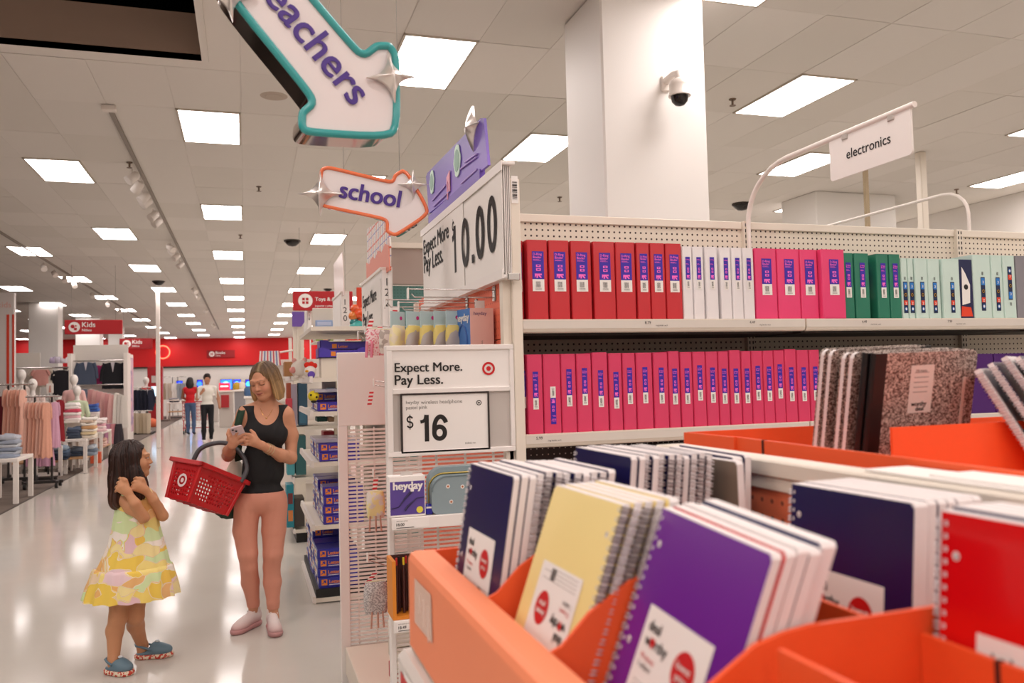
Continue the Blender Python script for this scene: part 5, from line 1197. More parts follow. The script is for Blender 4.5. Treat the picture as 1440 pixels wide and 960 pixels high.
p = onY(422,517,6.9); plush('white plush pig with pink snout on the shelf end', (p.x,6.9,zs[4]+.002), .075, '#efe4d8', [('ear',(-.6,0,.9),(.25,.2,.3),'#e8a8a0'),('ear',(.5,0,.95),(.25,.2,.3),'#e8a8a0'),('snout',(-.75,-.5,-.1),(.4,.4,.35),'#e59a92'),('foot',(-.4,-.5,-.85),(.3,.3,.2),'#efe4d8'),('foot',(.4,-.5,-.85),(.3,.3,.2),'#efe4d8')])
p = onY(437,530,6.22); plush('small yellow plush with black spots hanging below the shelf', (p.x+.02,6.26,zs[3]+.075), .04, '#e6cf2e', [('spot',(-.5,-.8,.2),(.2,.2,.2),'#1f1c18'),('spot',(.5,-.8,-.2),(.2,.2,.2),'#1f1c18'),('foot',(0,-.4,-1),(.5,.4,.25),'#2a2722')])

# gondola of the next aisle: pale panel with teal pegboard
a, b = onY(547,343,6.6), onY(612,425,6.6)
g2 = empty('far_gondola', (a.x,6.6,0), 'gondola of the next aisle with pale header and teal pegboard behind the price sign', 'shelving')
TEALP = peg_mat('teal pegboard','#5f8f88',.0254,.14,'#3c5a55')
m = MB(); m.box((1.03,6.6,0),(4.5,6.64,onY(570,402,6.6).z), TEALP); m.build('peg_panel', g2)
m = MB(); m.box((a.x,6.58,onY(570,400,6.6).z),(4.5,6.64,onY(570,350,6.6).z), mat('mauve header','#bcaaa0',.6)); m.build('header', g2)
m = MB(); m.box((a.x-.02,6.54,onY(570,350,6.6).z),(4.5,6.66,onY(570,342.5,6.6).z), OFFW); m.build('header_cap', g2)
m = MB(); m.box((1.02,6.56,0),(1.06,6.66,onY(570,402,6.6).z+.02), OFFW); m.build('post', g2)

# aisle number boxes: board towards the aisle and a narrow numbered face towards the viewer
def aisle_box(num, xa, xb, xl, ytop, ybot, X, label, slogan):
    # narrow face px xa..xb at its distance, left board recedes to px xl
    Ya = onX(xa, 430, X).y; Yb = onX(xl, 430, X).y; A = onY(xa, ytop, Ya); B = onY(xb, ybot, Ya)
    e = empty('aisle_sign', (X,(Ya+Yb)/2,B.z), label, 'sign'); w_ = B.x-A.x
    m = MB(); m.box((X,Ya,B.z),(X+w_,Ya+.02,A.z), GREYF, .003)
    n = len(num); hh = min(w_*.85, (A.z-B.z)*.16)
    for k, ch in enumerate(num):
        z = A.z-.04-(k+1)*hh*1.18
        m.text(ch, (X+w_*.45,Ya-.001,z), (1,0,0), (0,0,1), hh*1.22, BLACK, 'C', .0)
    m.build('number_face', e)
    m = MB(); m.box((X,Ya+.02,B.z),(X+.02,Yb,A.z), GREYF); m.build('board', e)
    m = MB(); m.box((X-.006,Ya+.06,B.z+.05),(X-.001,Yb-.05,A.z-.06), PAPER)
    if slogan:
        Lb = Yb-Ya-.11; zt_ = A.z-.20
        m.textfit('Expect More', (X-.007,Yb-.12,zt_), (X-.007,Ya+.12+Lb*.12,zt_), (-1,0,0), BLACK, .006); m.textfit('Pay Less.', (X-.007,Yb-.12,zt_-.16), (X-.007,Ya+.12+Lb*.3,zt_-.16), (-1,0,0), BLACK, .006)
    m.build('slogan_card', e)
    m = MB(); m.box((X+.03,Ya+.03,0 if num == '118' else B.z-.06),(X+.05,Ya+.06,B.z), GREYF); m.build('post', e)
    for z in (A.z, B.z-.02):
        m = MB(); m.box((X-.012,Ya,z),(X+w_,Yb,z+.02), WHITE); m.build('frame_rail', e)
    return e
aisle_box('122', 538, 554.5, 509, 379, 479, .96, 'white aisle sign box numbered 122 above the teal pegboard', True)
aisle_box('120', 480, 492.5, 468, 412, 477, .97, 'white aisle sign box numbered 120 before the red toys sign', False)
aisle_box('118', 432.5, 438, 427, 432, 468, .98, 'narrow white aisle sign box numbered 118 left of the picture panel', False)
# plaid header panel and a pale sheet
X_ = 1.0; P = [onX(*q, X_) for q in ((516,322),(545,302),(548,344),(548,380),(517,402))]
hp = empty('header_panel', tuple(P[4]), 'plaid printed header panel with coral foot above the numbered sign', 'sign')
def plaid():
    mm = bpy.data.materials.new('plaid print'); mm.use_nodes = True; nt = mm.node_tree; b = nt.nodes['Principled BSDF']; tc = nt.nodes.new('ShaderNodeTexCoord'); sp = nt.nodes.new('ShaderNodeSeparateXYZ'); nt.links.new(tc.outputs['Object'], sp.inputs[0])
    prev = None
    for ax, sc, ofs, th, c in (('Y',5.2,0,.12,'#e8775e'),('Z',7,0,.10,'#e8775e'),('Y',5.2,.45,.06,'#7a86c8'),('Z',7,.4,.05,'#7a86c8'),('Y',5.2,.62,.10,'#f0b0a0')):
        a = nt.nodes.new('ShaderNodeMath'); a.operation = 'MULTIPLY_ADD'; a.inputs[1].default_value = sc; a.inputs[2].default_value = ofs+50; nt.links.new(sp.outputs[ax], a.inputs[0])
        f = nt.nodes.new('ShaderNodeMath'); f.operation = 'FRACT'; nt.links.new(a.outputs[0], f.inputs[0]); l = nt.nodes.new('ShaderNodeMath'); l.operation = 'LESS_THAN'; l.inputs[1].default_value = th; nt.links.new(f.outputs[0], l.inputs[0])
        mx = nt.nodes.new('ShaderNodeMix'); mx.data_type = 'RGBA'; nt.links.new(l.outputs[0], mx.inputs[0]); mx.inputs[7].default_value = (*lin(c), 1)
        if prev: nt.links.new(prev, mx.inputs[6])
        else: mx.inputs[6].default_value = (*lin('#f6efe9'), 1)
        prev = mx.outputs[2]
    nt.links.new(prev, b.inputs['Base Color']); b.inputs['Roughness'].default_value = .5; return mm
m = MB(); m.prism([(p.y,p.z) for p in P], (X_,0,0), (0,1,0), (0,0,1), (.012,0,0), plaid()); m.build('panel', hp)
ya, yb, z0, z1 = P[2].y, P[4].y, P[4].z, P[4].z+.16; n = 7; out = [(ya-.02,z0-.02),(yb,z0-.02)]+[(yb+(ya-yb)*k/n, z1+(.0 if k % 2 else .04)) for k in range(n+1)]
m = MB(); m.prism(out, (X_-.003,0,0), (0,1,0), (0,0,1), (-.006,0,0), mat('coral scallop','#f0907a',.5)); m.build('coral_foot', hp)
m = MB(); m.box((X_+.002,ya+.1,1.98),(X_+.02,ya+.14,z1), GREYF); m.box((X_+.002,yb-.14,1.98),(X_+.02,yb-.1,z1), GREYF); m.build('bracket', hp)
X_ = .98; P = [onX(*q, X_) for q in ((469,372),(481,354),(483.5,414),(470.5,428))]
hp = empty('header_panel', tuple(P[3]), 'pale pinkish header sheet above the 120 sign', 'sign'); m = MB(); m.prism([(p.y,p.z) for p in P], (X_,0,0), (0,1,0), (0,0,1), (.008,0,0), mat('pale pink sheet','#d9c0b8',.3)); m.build('sheet', hp)
m = MB(); m.box((X_+.01,P[0].y-.1,1.9),(X_+.02,P[0].y-.06,P[0].z), GREYF); m.build('bracket', hp)

# toys fixtures farther on
def box_thing(px0, py0, px1, py1, Y, d, col, label, name='toy_box', cat='box', prints=()):
    a, b = onY(px0, py1, Y), onY(px1, py0, Y); e = empty(name, ((a.x+b.x)/2,Y,a.z), label, cat)
    m = MB(); m.box((a.x,Y,a.z),(b.x,Y+d,b.z), mat('box '+col, col, .45), .004); m.build('carton', e)
    for u0, v0, u1, v1, c in prints:
        m = MB(); W, H = b.x-a.x, b.z-a.z; m.quad((a.x+W*u0,Y-.002,a.z+H*v0),(a.x+W*u1,Y-.002,a.z+H*v0),(a.x+W*u1,Y-.002,a.z+H*v1),(a.x+W*u0,Y-.002,a.z+H*v1), mat('print '+c, c, .45)); m.build('print_patch', e)
    return e
Y3 = 8.6
zs3 = [onY(420,y,Y3).z for y in (745, 672, 600, 530)]
shelf_unit('white shelf unit of toys farther along the aisle', .44, 1.0, Y3, 9.9, zs3, 2.0)
m = MB(); m.box((.46,Y3+.03,0),(.98,9.85,zs3[0]-.035), PLASTIC_BLACK); m.build('plinth', bpy.data.objects['shelf_unit.001'])
box_thing(403.5,681,413,742,Y3-.0+.01,.25,'#2a8a9a','teal toy box with round pictures on the lowest toy shelf','toy_box','box',((.2,.15,.85,.4,'#e08a4a'),(.2,.55,.85,.8,'#7a3a3a')))
box_thing(414,700,428,741,Y3+.03,.3,'#4a423c','dark grey toy box beside the teal one')
box_thing(404,618,414,668,Y3+.02,.25,'#4fa0a8','pale teal toy box on the second toy shelf','toy_box','box',((.1,.4,.9,.8,'#8fd0d0'),))
box_thing(416,612,430,668,Y3+.03,.25,'#3a6a6a','dark teal toy box right of the pale teal one'); box_thing(420,575,432,598,Y3+.25,.2,'#1f5a5c','low dark teal box on the middle toy shelf')
box_thing(420,538,432,598,Y3+.02,.2,'#3d6078','tall slate blue toy box on the middle toy shelf','toy_box','box',((.1,.05,.9,.3,'#4a7a92'),))
box_thing(410,540,417.5,598,Y3+.02,.2,'#b7a8b8','lilac grey toy box on the middle toy shelf'); box_thing(404,538,409.5,598,Y3+.04,.2,'#b0563a','rust red toy box on the middle toy shelf')
box_thing(402,560,411,597,Y3-.0+.005,.03,'#e04a5a','bright pink packet in front of the rust red box')
box_thing(400,508,424,529,Y3+.02,.3,'#b07a4a','brown carton on the top toy shelf'); box_thing(425,508,440,529,Y3+.04,.3,'#d8c8b8','cream carton on the top toy shelf')
box_thing(455,535,472,548,Y2+.3,.15,'#cfc4c9','pale flat carton under the top shelf'); box_thing(460,545,470,551,Y2+.1,.12,'#5a7a92','small grey blue carton behind the violet boxes')
box_thing(446,586,460,593,Y2+.55,.2,'#1f5a52','dark green carton behind the third shelf'); box_thing(462,586,470,593,Y2+.55,.2,'#d8b48a','tan carton behind the third shelf')
box_thing(455,606,470,618,Y2+.6,.2,'#b02a32','red carton deep on the third shelf')
ZT = onY(455,479.5,8.1).z          # top of the white shelf carrying the display
# purple board, picture display, balloons
a = onY(411,459,10.4); b = onY(428,438,10.4); e = empty('purple_board', (a.x,10.4,a.z), 'small purple board with cut corner under the toys sign', 'sign')
m = MB(); W, H = b.x-a.x, b.z-a.z; m.prism([(0,0),(W*.75,0),(W,H*.3),(W,H),(0,H)], (a.x,10.4,a.z), (1,0,0), (0,0,1), (0,.03,0), mat('board purple','#6f4fa8',.5)); m.build('panel', e)
m = MB(); m.box((a.x+W*.4,10.435,1.4),(a.x+W*.5,10.47,a.z+H), OFFW); m.build('post', e)
m = MB(); q0, q1 = onY(413,520,10.5), onY(427,459,10.5); m.box((q0.x,10.5,0),(q1.x,10.6,q1.z), OFFW); m.build('display_stand', label='white display stand below the purple board', cat='stand')
box_thing(440,433,468,479.6,8.2,.03,'#e2d8cc','white backing board holding a picture panel','backing_board','sign')
e = box_thing(444,450,468,479.4,8.15,.02,'#9fb4dc','pale blue picture panel with a dark haired figure in a yellow hat','picture_panel','sign',((.0,.0,1,.22,'#8fae4a'),(.1,.75,.9,.92,'#c9d2ee')))
m = MB(); c = onY(460.5,470,8.14); 
for dx, dz, rx, rz_, col in ((0,0,.045,.07,'#3a2a4a'),(-.02,-.02,.03,.05,'#e0a88a'),(0,.055,.055,.022,'#e6c83a'),(-.13,.01,.03,.02,'#3a2f6a')): m.disc((c.x+dx,8.144-.001*(1 if dz else 0)-.0012*(col == '#e0a88a'),c.z+dz), (1,0,0), (0,0,1), rx, mat('pic '+col, col, .5), 16, rz_)
m.build('picture', e)
Yb_ = 8.5
a = onY(500,437,Yb_+.15); b = onY(508,406,Yb_+.15); m = MB(); m.box((a.x,Yb_+.02,ZT+.001),(b.x,Yb_+.06,b.z), mat('red orange board','#e2401c',.5)); m.build('red_board', label='tall red orange board behind the orange balloons', cat='board')
for k, (px, py, r, col, lab) in enumerate(((499,434,.045,'#ea5a1c','small orange balloon at the top of the cluster'),(504,441,.06,'#e8511a','large orange balloon in front of the red board'),(497,444,.05,'#e07a2a','amber orange balloon at the left of the cluster'),(509,437,.035,'#f08a6a','pale coral balloon at the right of the cluster'),(498,453,.045,'#1f7f80','dark teal balloon below the orange ones'))):
    p = onY(px, py, Yb_-.1); e = empty('balloon', (p.x,Yb_-.1,p.z), lab, 'balloon', 'balloon cluster past the numbered sign'); m = MB(); m.ball(p, r, mat('balloon '+col, col, .25, coat=.5)); m.build('skin', e)
p = onY(503,475,Yb_-.1); m = MB(); m.lathe([(.09,0),(.09,.07),(.075,.13),(.045,.165),(1e-4,.18)], (p.x,Yb_-.1,p.z), mat('teal dome','#3fa6a0',.4), 20); m.build('dome', label='teal dome under the balloon cluster', cat='toy'); 
m = MB(); m.box((p.x-.11,Yb_-.2,ZT+.001),(p.x+.11,Yb_+.015,p.z-.001), mat('red plinth','#d8301c',.5)); m.build('plinth', label='red plinth carrying the teal dome', cat='plinth')
m = MB(); m.box((.62,8.05,ZT-.014),(1.5,8.57,ZT), OFFW); m.box((.98,8.0,0),(1.02,8.04,ZT-.015), OFFW); m.box((1.4,8.0,0),(1.45,8.04,ZT-.015), OFFW); m.box((.9,8.0,ZT-.03),(1.5,8.1,ZT-.014), OFFW); m.build('top_shelf', label='white top shelf carrying the balloons and the picture panel', cat='shelf')

# red hanging department signs
def red_sign(px0, py0, px1, py1, Y, t1, t2, label, wires=True, col='#b8101a', icon='ring'):
    a, b = onY(px0, py1, Y), onY(px1, py0, Y); e = empty('hanging_sign', ((a.x+b.x)/2,Y,a.z), label, 'sign'); W, H = b.x-a.x, b.z-a.z
    m = MB(); m.box((a.x,Y,a.z),(b.x,Y+.06,b.z), mat('sign red '+col, col, .5), .01)
    m.build('panel', e)
    m = MB(); y = Y-.004; c = (a.x+H*.62, y, a.z+H*.5); m.disc(c, (1,0,0), (0,0,1), H*.36, PAPER, 24)
    ir = mat('icon red', col, .5)
    if icon == 'shapes': m.disc((c[0]-H*.1,y-.003,c[2]+H*.04), (1,0,0), (0,0,1), H*.13, ir, 14); m.disc((c[0]+H*.1,y-.003,c[2]+H*.08), (1,0,0), (0,0,1), H*.09, ir, 3); m.quad((c[0]-H*.02,y-.003,c[2]-H*.22),(c[0]+H*.16,y-.003,c[2]-H*.22),(c[0]+H*.16,y-.003,c[2]-H*.05),(c[0]-H*.02,y-.003,c[2]-H*.05), ir)
    else:
        for i in range(2):
            for j in range(2): m.quad(*[(c[0]+(-.16+i*.18+u)*H,y-.003,c[2]+(-.16+j*.18+v)*H) for u, v in ((0,0),(.13,0),(.13,.13),(0,.13))], ir)
    s1 = min(H*.5, (W-H*1.25)/(len(t1)*.55)); s2 = s1*.52; m.text(t1, (a.x+H*1.1,y,a.z+H*.50), (1,0,0), (0,0,1), s1, PAPER, 'L', .015); m.text(t2, (a.x+H*1.1,y,a.z+H*.20), (1,0,0), (0,0,1), s2, PAPER, 'L', .01); m.build('lettering', e)
    if wires:
        for x in (a.x+W*.12, b.x-W*.12): m = MB(); m.tube([(x,Y+.03,b.z-.002),(x,Y+.03,CEIL-.001)], .0025, mat('hanging wire','#8c857d',.4), 5); m.build('hanging_wire', e)
    return e
red_sign(412,409.5,496,436.5,14,'Toys & Games','juguetes y juegos','big red hanging toys and games sign behind the shelf units','#')
red_sign(90.5,449.5,172,470,19,'Kids','Ni\u00f1os','bright red hanging kids sign over the clothing racks', icon='shapes')
red_sign(168,475.5,214,491,31,'Kids','Ni\u00f1os','farther dark red hanging kids sign', col='#a30f18', icon='shapes')
red_sign(291,492,330,503,48.275,'Books','Libros','small dark red sign on the bright red back wall', False, '#9a0d16')
p = onY(229,495,48.3); m = MB(); m.tube([(p.x+.34*math.cos(2*PI*k/28),48.3,p.z+.34*math.sin(2*PI*k/28)) for k in range(28)], .035, mat('neon ring','#ff7a5a',.3,emit=1.2), 6, True); m.build('ring_emblem', label='glowing ring emblem on the red back wall beside the pole', cat='emblem')

# electronics at the back wall and counters
SCRN = ['#1a3cff','#2a6aff','#3fb0ff','#7fe0ff','#2020c0','#ff4a6a']
for k, (x0, y0, x1, y1, c, cc) in enumerate(((263,534,272,549,0,3),(277,533.5,285,547,4,1),(310,533,327,548,1,3),(328,533,339,548,0,2),(345,533,356,548,4,2),(248,535,257,548,0,1))):
    a, b = onY(x0,y1,48.2), onY(x1,y0,48.2); e = empty('television', ((a.x+b.x)/2,48.2,a.z), 'glowing blue television, %s from the left at the far back wall' % ORD[{0:2,1:3,2:4,3:5,4:6,5:1}[k]], 'television', 'televisions at the back wall')
    m = MB(); m.box((a.x,48.2,a.z),(b.x,48.27,b.z), PLASTIC_BLACK); m.build('casing', e)
    m = MB(); y = 48.195; m.quad((a.x+.03,y,a.z+.03),(b.x-.03,y,a.z+.03),(b.x-.03,y,b.z-.03),(a.x+.03,y,b.z-.03), mat('screen %d' % c, SCRN[c], .3, emit=1.6)); W, H = b.x-a.x, b.z-a.z
    m.disc((a.x+W*.45,y-.004,a.z+H*.55), (1,0,0), (0,0,1), H*.26, mat('screen %d' % cc, SCRN[cc], .3, emit=1.8), 16); m.build('screen', e)
    m = MB(); m.box((a.x+W*.4,48.272,a.z+H*.3),(a.x+W*.6,48.395,a.z+H*.5), DARKSTEEL); m.build('wall_arm', e)
def counter(px0, py0, px1, py1, Y, d, col, label, name='counter'):
    a, b = onY(px0,py1,Y), onY(px1,py0,Y); e = empty(name, ((a.x+b.x)/2,Y,0), label, 'counter'); z1 = b.z
    m = MB(); m.box((a.x,Y,0),(b.x,Y+d,z1), mat('counter '+col, col, .5), .01); m.build('body', e)
    m = MB(); m.box((a.x-.05,Y-.05,z1),(b.x+.05,Y+d+.05,z1+.06), WHITE, .01); m.build('top', e); return e
counter(308,551,328,577,33,1.2,'#cfc6bd','white counter with red goods behind the man'); 
a, b = onY(311,573,32.9), onY(322,555,32.9); m = MB(); m.box((a.x,32.9,a.z),(b.x,32.99,b.z), mat('red goods','#b52a30',.5)); m.build('red_panel', label='red goods panel on the front of the far white counter', cat='panel')
a, b = onY(308,548.6,33.2), onY(323,538,33.2); e = empty('lit_sign', ((a.x+b.x)/2,33.2,a.z), 'glowing red and white box sign on the far counter', 'sign'); m = MB(); m.box((a.x,33.2,b.z-(b.z-a.z)*1.0),(b.x,33.8,b.z), mat('lit red','#f0304a',.4,emit=.5)); m.build('body', e)
m = MB(); m.quad((a.x+.05,33.19,a.z+.12),(b.x-.05,33.19,a.z+.12),(b.x-.05,33.19,b.z-.1),(a.x+.05,33.19,b.z-.1), mat('lit white','#fff0f0',.4,emit=.8)); m.build('lettering', e)
counter(330,550,345,573,31,1.2,'#8d8a8c','grey counter just left of the woman'); counter(292,556,306,572,38,1.2,'#b9b0aa','pale low counter beyond the man')
counter(346,560,360,590,23.8,.5,'#d6cdc4','white display block right behind the woman','display_block'); BZ = onY(350,560,23.8).z+.062
for k, (px, py, col, lab) in enumerate(((333,545,'#c9a23a','small mustard bag on the grey counter'),(340,543,'#e8dccb','cream bag on the grey counter'),(350,556,'#4a6a92','blue denim bag beside the woman'),(356,552,'#5a7aa8','pale blue bag beside the woman'))):
    p = onY(px, 548, 31.3) if k < 2 else onY(px, 556, 24.05); z = onY(340,550,31).z+.062
    m = MB(); m.lathe([(.10,0),(.13,.06),(.12,.20),(.06,.27)], (p.x,p.y,z if k < 2 else BZ), mat('bag '+col, col, .8), 12); m.build('bag', label=lab, cat='bag')

# striped hanging goods and wire display by the woman's head
Yw = 10.8
e = empty('wire_display', onY(405,530,Yw), 'white wire display with price arms beside the striped bag', 'display')
m = MB(); a = onY(398,486,Yw); 
for px, py, qx, qy in ((362,513,430,513),(375,498,428,490),(398,520,440,523)):
    p, q = onY(px,py,Yw), onY(qx,qy,Yw); m = MB(); m.tube([p,q], .012, WHITE, 6); m.build('rod', e)
p, q = onY(409,540,Yw), onY(409,475,Yw); m = MB(); m.box((p.x-.02,Yw,0),(p.x+.02,Yw+.04,q.z), WHITE); m.build('post', e)
a, b = onY(364,514,Yw-.1), onY(395,493,Yw-.1); W, H = b.x-a.x, b.z-a.z; e = empty('striped_bag', ((a.x+b.x)/2,Yw-.1,a.z), 'red white and blue striped bag hanging above the woman', 'bag'); n = 14
for k in range(n):
    m = MB(); c = ['#f2ece8','#d8606a','#f2ece8','#7a86b8'][k % 4]; x0 = a.x+W*k/n; m.prism([(0,0),(W/n,0),(W/n*.9+.01*(n/2-k)*.2,H),(.0+.01*(n/2-k)*.2,H)], (x0,Yw-.1,a.z), (1,0,0), (0,0,1), (0,.07,0), mat('stripe '+c, c, .7)); m.build('stripe', e)
box_thing(396,505,420,529,Yw+.1,.3,'#a8744a','brown paper carton behind the striped bag'); box_thing(398,532,408,560,Yw+.06,.2,'#d0555a','coral red carton under the brown one'); box_thing(397,565,409,590,Yw+.06,.2,'#c0324a','crimson carton beside the womans shoulder'); box_thing(397,596,408,640,Yw+.06,.2,'#b98a62','tan carton low beside the womans shoulder')
m = MB(); p, q = onY(393,745,Yw), onY(412,505,Yw); m.box((p.x,Yw+.04,0),(q.x+.4,Yw+.06,q.z), WHITE)
for py in (530,562,592,643,680,715): zz = onY(400,py,Yw).z; m.box((p.x,Yw,zz-.02),(q.x+.4,Yw+.4,zz), WHITE)
m.build('toy_rack', label='white rack of cartons behind the womans shoulder', cat='shelving')
# ================================================================== bodies: smooth distance fields turned into one continuous mesh
class Field:
    def __init__(s, lo, hi, h):
        s.lo = np.array(lo, np.float64); s.h = h; s.n = np.ceil((np.array(hi)-s.lo)/h).astype(int)+1
        s.F = np.full(tuple(s.n), 0.2, np.float32)
    def _sub(s, c0, c1, mg):
        a = np.maximum(np.floor((c0-mg-s.lo)/s.h).astype(int), 0); b = np.minimum(np.ceil((c1+mg-s.lo)/s.h).astype(int)+1, s.n)
        if (b <= a).any(): return None
        ax = [s.lo[i]+s.h*np.arange(a[i], b[i]) for i in range(3)]
        return tuple(slice(a[i], b[i]) for i in range(3)), np.meshgrid(*ax, indexing='ij', sparse=True)
    def _mix(s, sl, d, k, sub=False):
        A = s.F[sl]; d = d.astype(np.float32)
        if sub: s.F[sl] = -s._sm(-A, d, k)
        else: s.F[sl] = s._sm(A, d, k)
    @staticmethod
    def _sm(a, b, k):
        if k <= 0: return np.minimum(a, b)
        h = np.clip(.5+.5*(b-a)/k, 0, 1); return b*(1-h)+a*h-k*h*(1-h)
    def cap(s, a, b, r0, r1=None, k=.02, sub=False):
        r1 = r0 if r1 is None else r1; a, b = np.array(a, float), np.array(b, float); R = max(r0, r1)
        q = s._sub(np.minimum(a, b)-R, np.maximum(a, b)+R, .05+k)
        if not q: return s
        sl, (X, Y, Z) = q; d = b-a; L = max(d@d, 1e-12); t = np.clip(((X-a[0])*d[0]+(Y-a[1])*d[1]+(Z-a[2])*d[2])/L, 0, 1)
        dist = np.sqrt((X-a[0]-t*d[0])**2+(Y-a[1]-t*d[1])**2+(Z-a[2]-t*d[2])**2)-(r0+(r1-r0)*t)
        s._mix(sl, dist, k, sub); return s
    def chain(s, P, R, k=.02):
        for i in range(len(P)-1): s.cap(P[i], P[i+1], R[i], R[i+1], k)
        return s
    def ell(s, c, r, k=.02, M=None, sub=False):
        c = np.array(c, float); r = np.array(r, float); R = r.max(); q = s._sub(c-R, c+R, .05+k)
        if not q: return s
        sl, (X, Y, Z) = q; x, y, z = X-c[0], Y-c[1], Z-c[2]
        if M is None: M = np.eye(3)
        p = [M[i, 0]*x+M[i, 1]*y+M[i, 2]*z for i in range(3)]
        k0 = np.sqrt(sum((p[i]/r[i])**2 for i in range(3))); k1 = np.sqrt(sum((p[i]/r[i]**2)**2 for i in range(3)))+1e-9
        s._mix(sl, k0*(k0-1)/k1, k, sub); return s
    def cut(s, fn):
        """keep only where fn(X,Y,Z) < 0"""
        ax = [s.lo[i]+s.h*np.arange(s.n[i]) for i in range(3)]; X, Y, Z = np.meshgrid(*ax, indexing='ij', sparse=True)
        s.F = np.maximum(s.F, fn(X, Y, Z).astype(np.float32)); return s
    def mesh(s):
        F = s.F; n = F.shape; In = F < 0
        c = np.zeros((n[0]-1, n[1]-1, n[2]-1), np.int8)
        for i in (0,1):
            for j in (0,1):
                for k in (0,1): c += In[i:n[0]-1+i, j:n[1]-1+j, k:n[2]-1+k]
        act = (c > 0) & (c < 8); idx = np.full(act.shape, -1, np.int32); I = np.argwhere(act); idx[act] = np.arange(len(I))
        acc = np.zeros((len(I), 3)); cnt = np.zeros(len(I)); cor = [np.array((i, j, k)) for i in (0,1) for j in (0,1) for k in (0,1)]
        val = [F[I[:, 0]+o[0], I[:, 1]+o[1], I[:, 2]+o[2]] for o in cor]
        for a in range(8):
            for b in range(a+1, 8):
                if abs(cor[a]-cor[b]).sum() != 1: continue
                m = (val[a] < 0) != (val[b] < 0); t = val[a][m]/(val[a][m]-val[b][m]); acc[m] += cor[a]+(cor[b]-cor[a])*t[:, None]; cnt[m] += 1
        V = s.lo+s.h*(I+acc/cnt[:, None]); Q = []
        for ax in range(3):
            sa = [slice(1, -1)]*3; sb = [slice(1, -1)]*3; sa[ax] = slice(0, -1); sb[ax] = slice(1, None)
            A, B = In[tuple(sa)], In[tuple(sb)]; E = np.argwhere(A != B); sg = A[A != B]; off = np.ones(3, int); off[ax] = 0; E = E+off
            u, v = [(1,2),(2,0),(0,1)][ax]; du, dv = np.zeros(3, int), np.zeros(3, int); du[u] = 1; dv[v] = 1
            q = [idx[tuple((E+o).T)] for o in (-du-dv, -dv, 0*du, -du)]; q = np.stack(q, 1); q[~sg] = q[~sg][:, ::-1]; Q.append(q)
        return V, np.concatenate(Q)
def relax(V, Q, it=2, lam=.5):
    n = len(V); e = np.concatenate([Q[:, [0,1]], Q[:, [1,2]], Q[:, [2,3]], Q[:, [3,0]]]); a = np.concatenate([e[:,0], e[:,1]]); b = np.concatenate([e[:,1], e[:,0]]); cnt = np.bincount(a, minlength=n)[:, None]
    for _ in range(it):
        S = np.stack([np.bincount(a, V[b, i], n) for i in range(3)], 1)/np.maximum(cnt, 1); V = V+(S-V)*lam
    return V
def L3(h): return np.array(lin(h))
def rotm(fwd, up=(0,0,1)):
    """rows: right, forward, up (world -> local)"""
    f = np.array(fwd, float); f /= np.linalg.norm(f); r = np.cross(f, up); r /= np.linalg.norm(r); return np.array([r, f, np.cross(r, f)])
def head(fd, c, M, s, k=.012, lid=True):
    """face and skull at world centre c; M rows = right, forward, up; s = scale"""
    W = lambda x, y, z: np.array(c)+s*(M.T @ np.array((x, y, z)))
    E = lambda p, r, kk=k, sub=False: fd.ell(W(*p), np.array(r)*s, kk*s, M, sub)
    K = lambda a, b, r0, r1=None, kk=k, sub=False: fd.cap(W(*a), W(*b), r0*s, (r1 or r0)*s, kk*s, sub)
    E((0,-.014,.032), (.072,.09,.078)); E((0,.026,-.03), (.057,.06,.074), .03)
    for q in (-1, 1):
        K((q*.05,-.002,-.05), (q*.016,.058,-.088), .02, .017, .03); E((q*.034,.058,-.03), (.026,.024,.026), .025); E((q*.072,-.006,-.004), (.009,.017,.028), .006); E((q*.031,.103,.004), (.017,.019,.013), .014, True)
        E((q*.031,.0765,.004), (.0145,.0125,.0115), .004); E((q*.0095,.090,-.031), (.0075,.009,.007), .007)
        K((q*.012,.086,.023), (q*.046,.072,.025), .010, .009, .014)
    E((0,.060,-.090), (.021,.02,.018), .02); K((0,.082,.014), (0,.099,-.024), .007, .009, .012); E((0,.0985,-.027), (.0095,.0095,.0085), .007)
    K((-.023,.079,-.054), (0,.0905,-.0535), .0048, .0058, .006); K((0,.0905,-.0535), (.023,.079,-.054), .0058, .0048, .006); K((-.015,.083,-.0635), (.015,.083,-.0635), .0068, None, .006); K((-.02,.094,-.0592), (.02,.094,-.0592), .0022, None, .003, True)
    return W
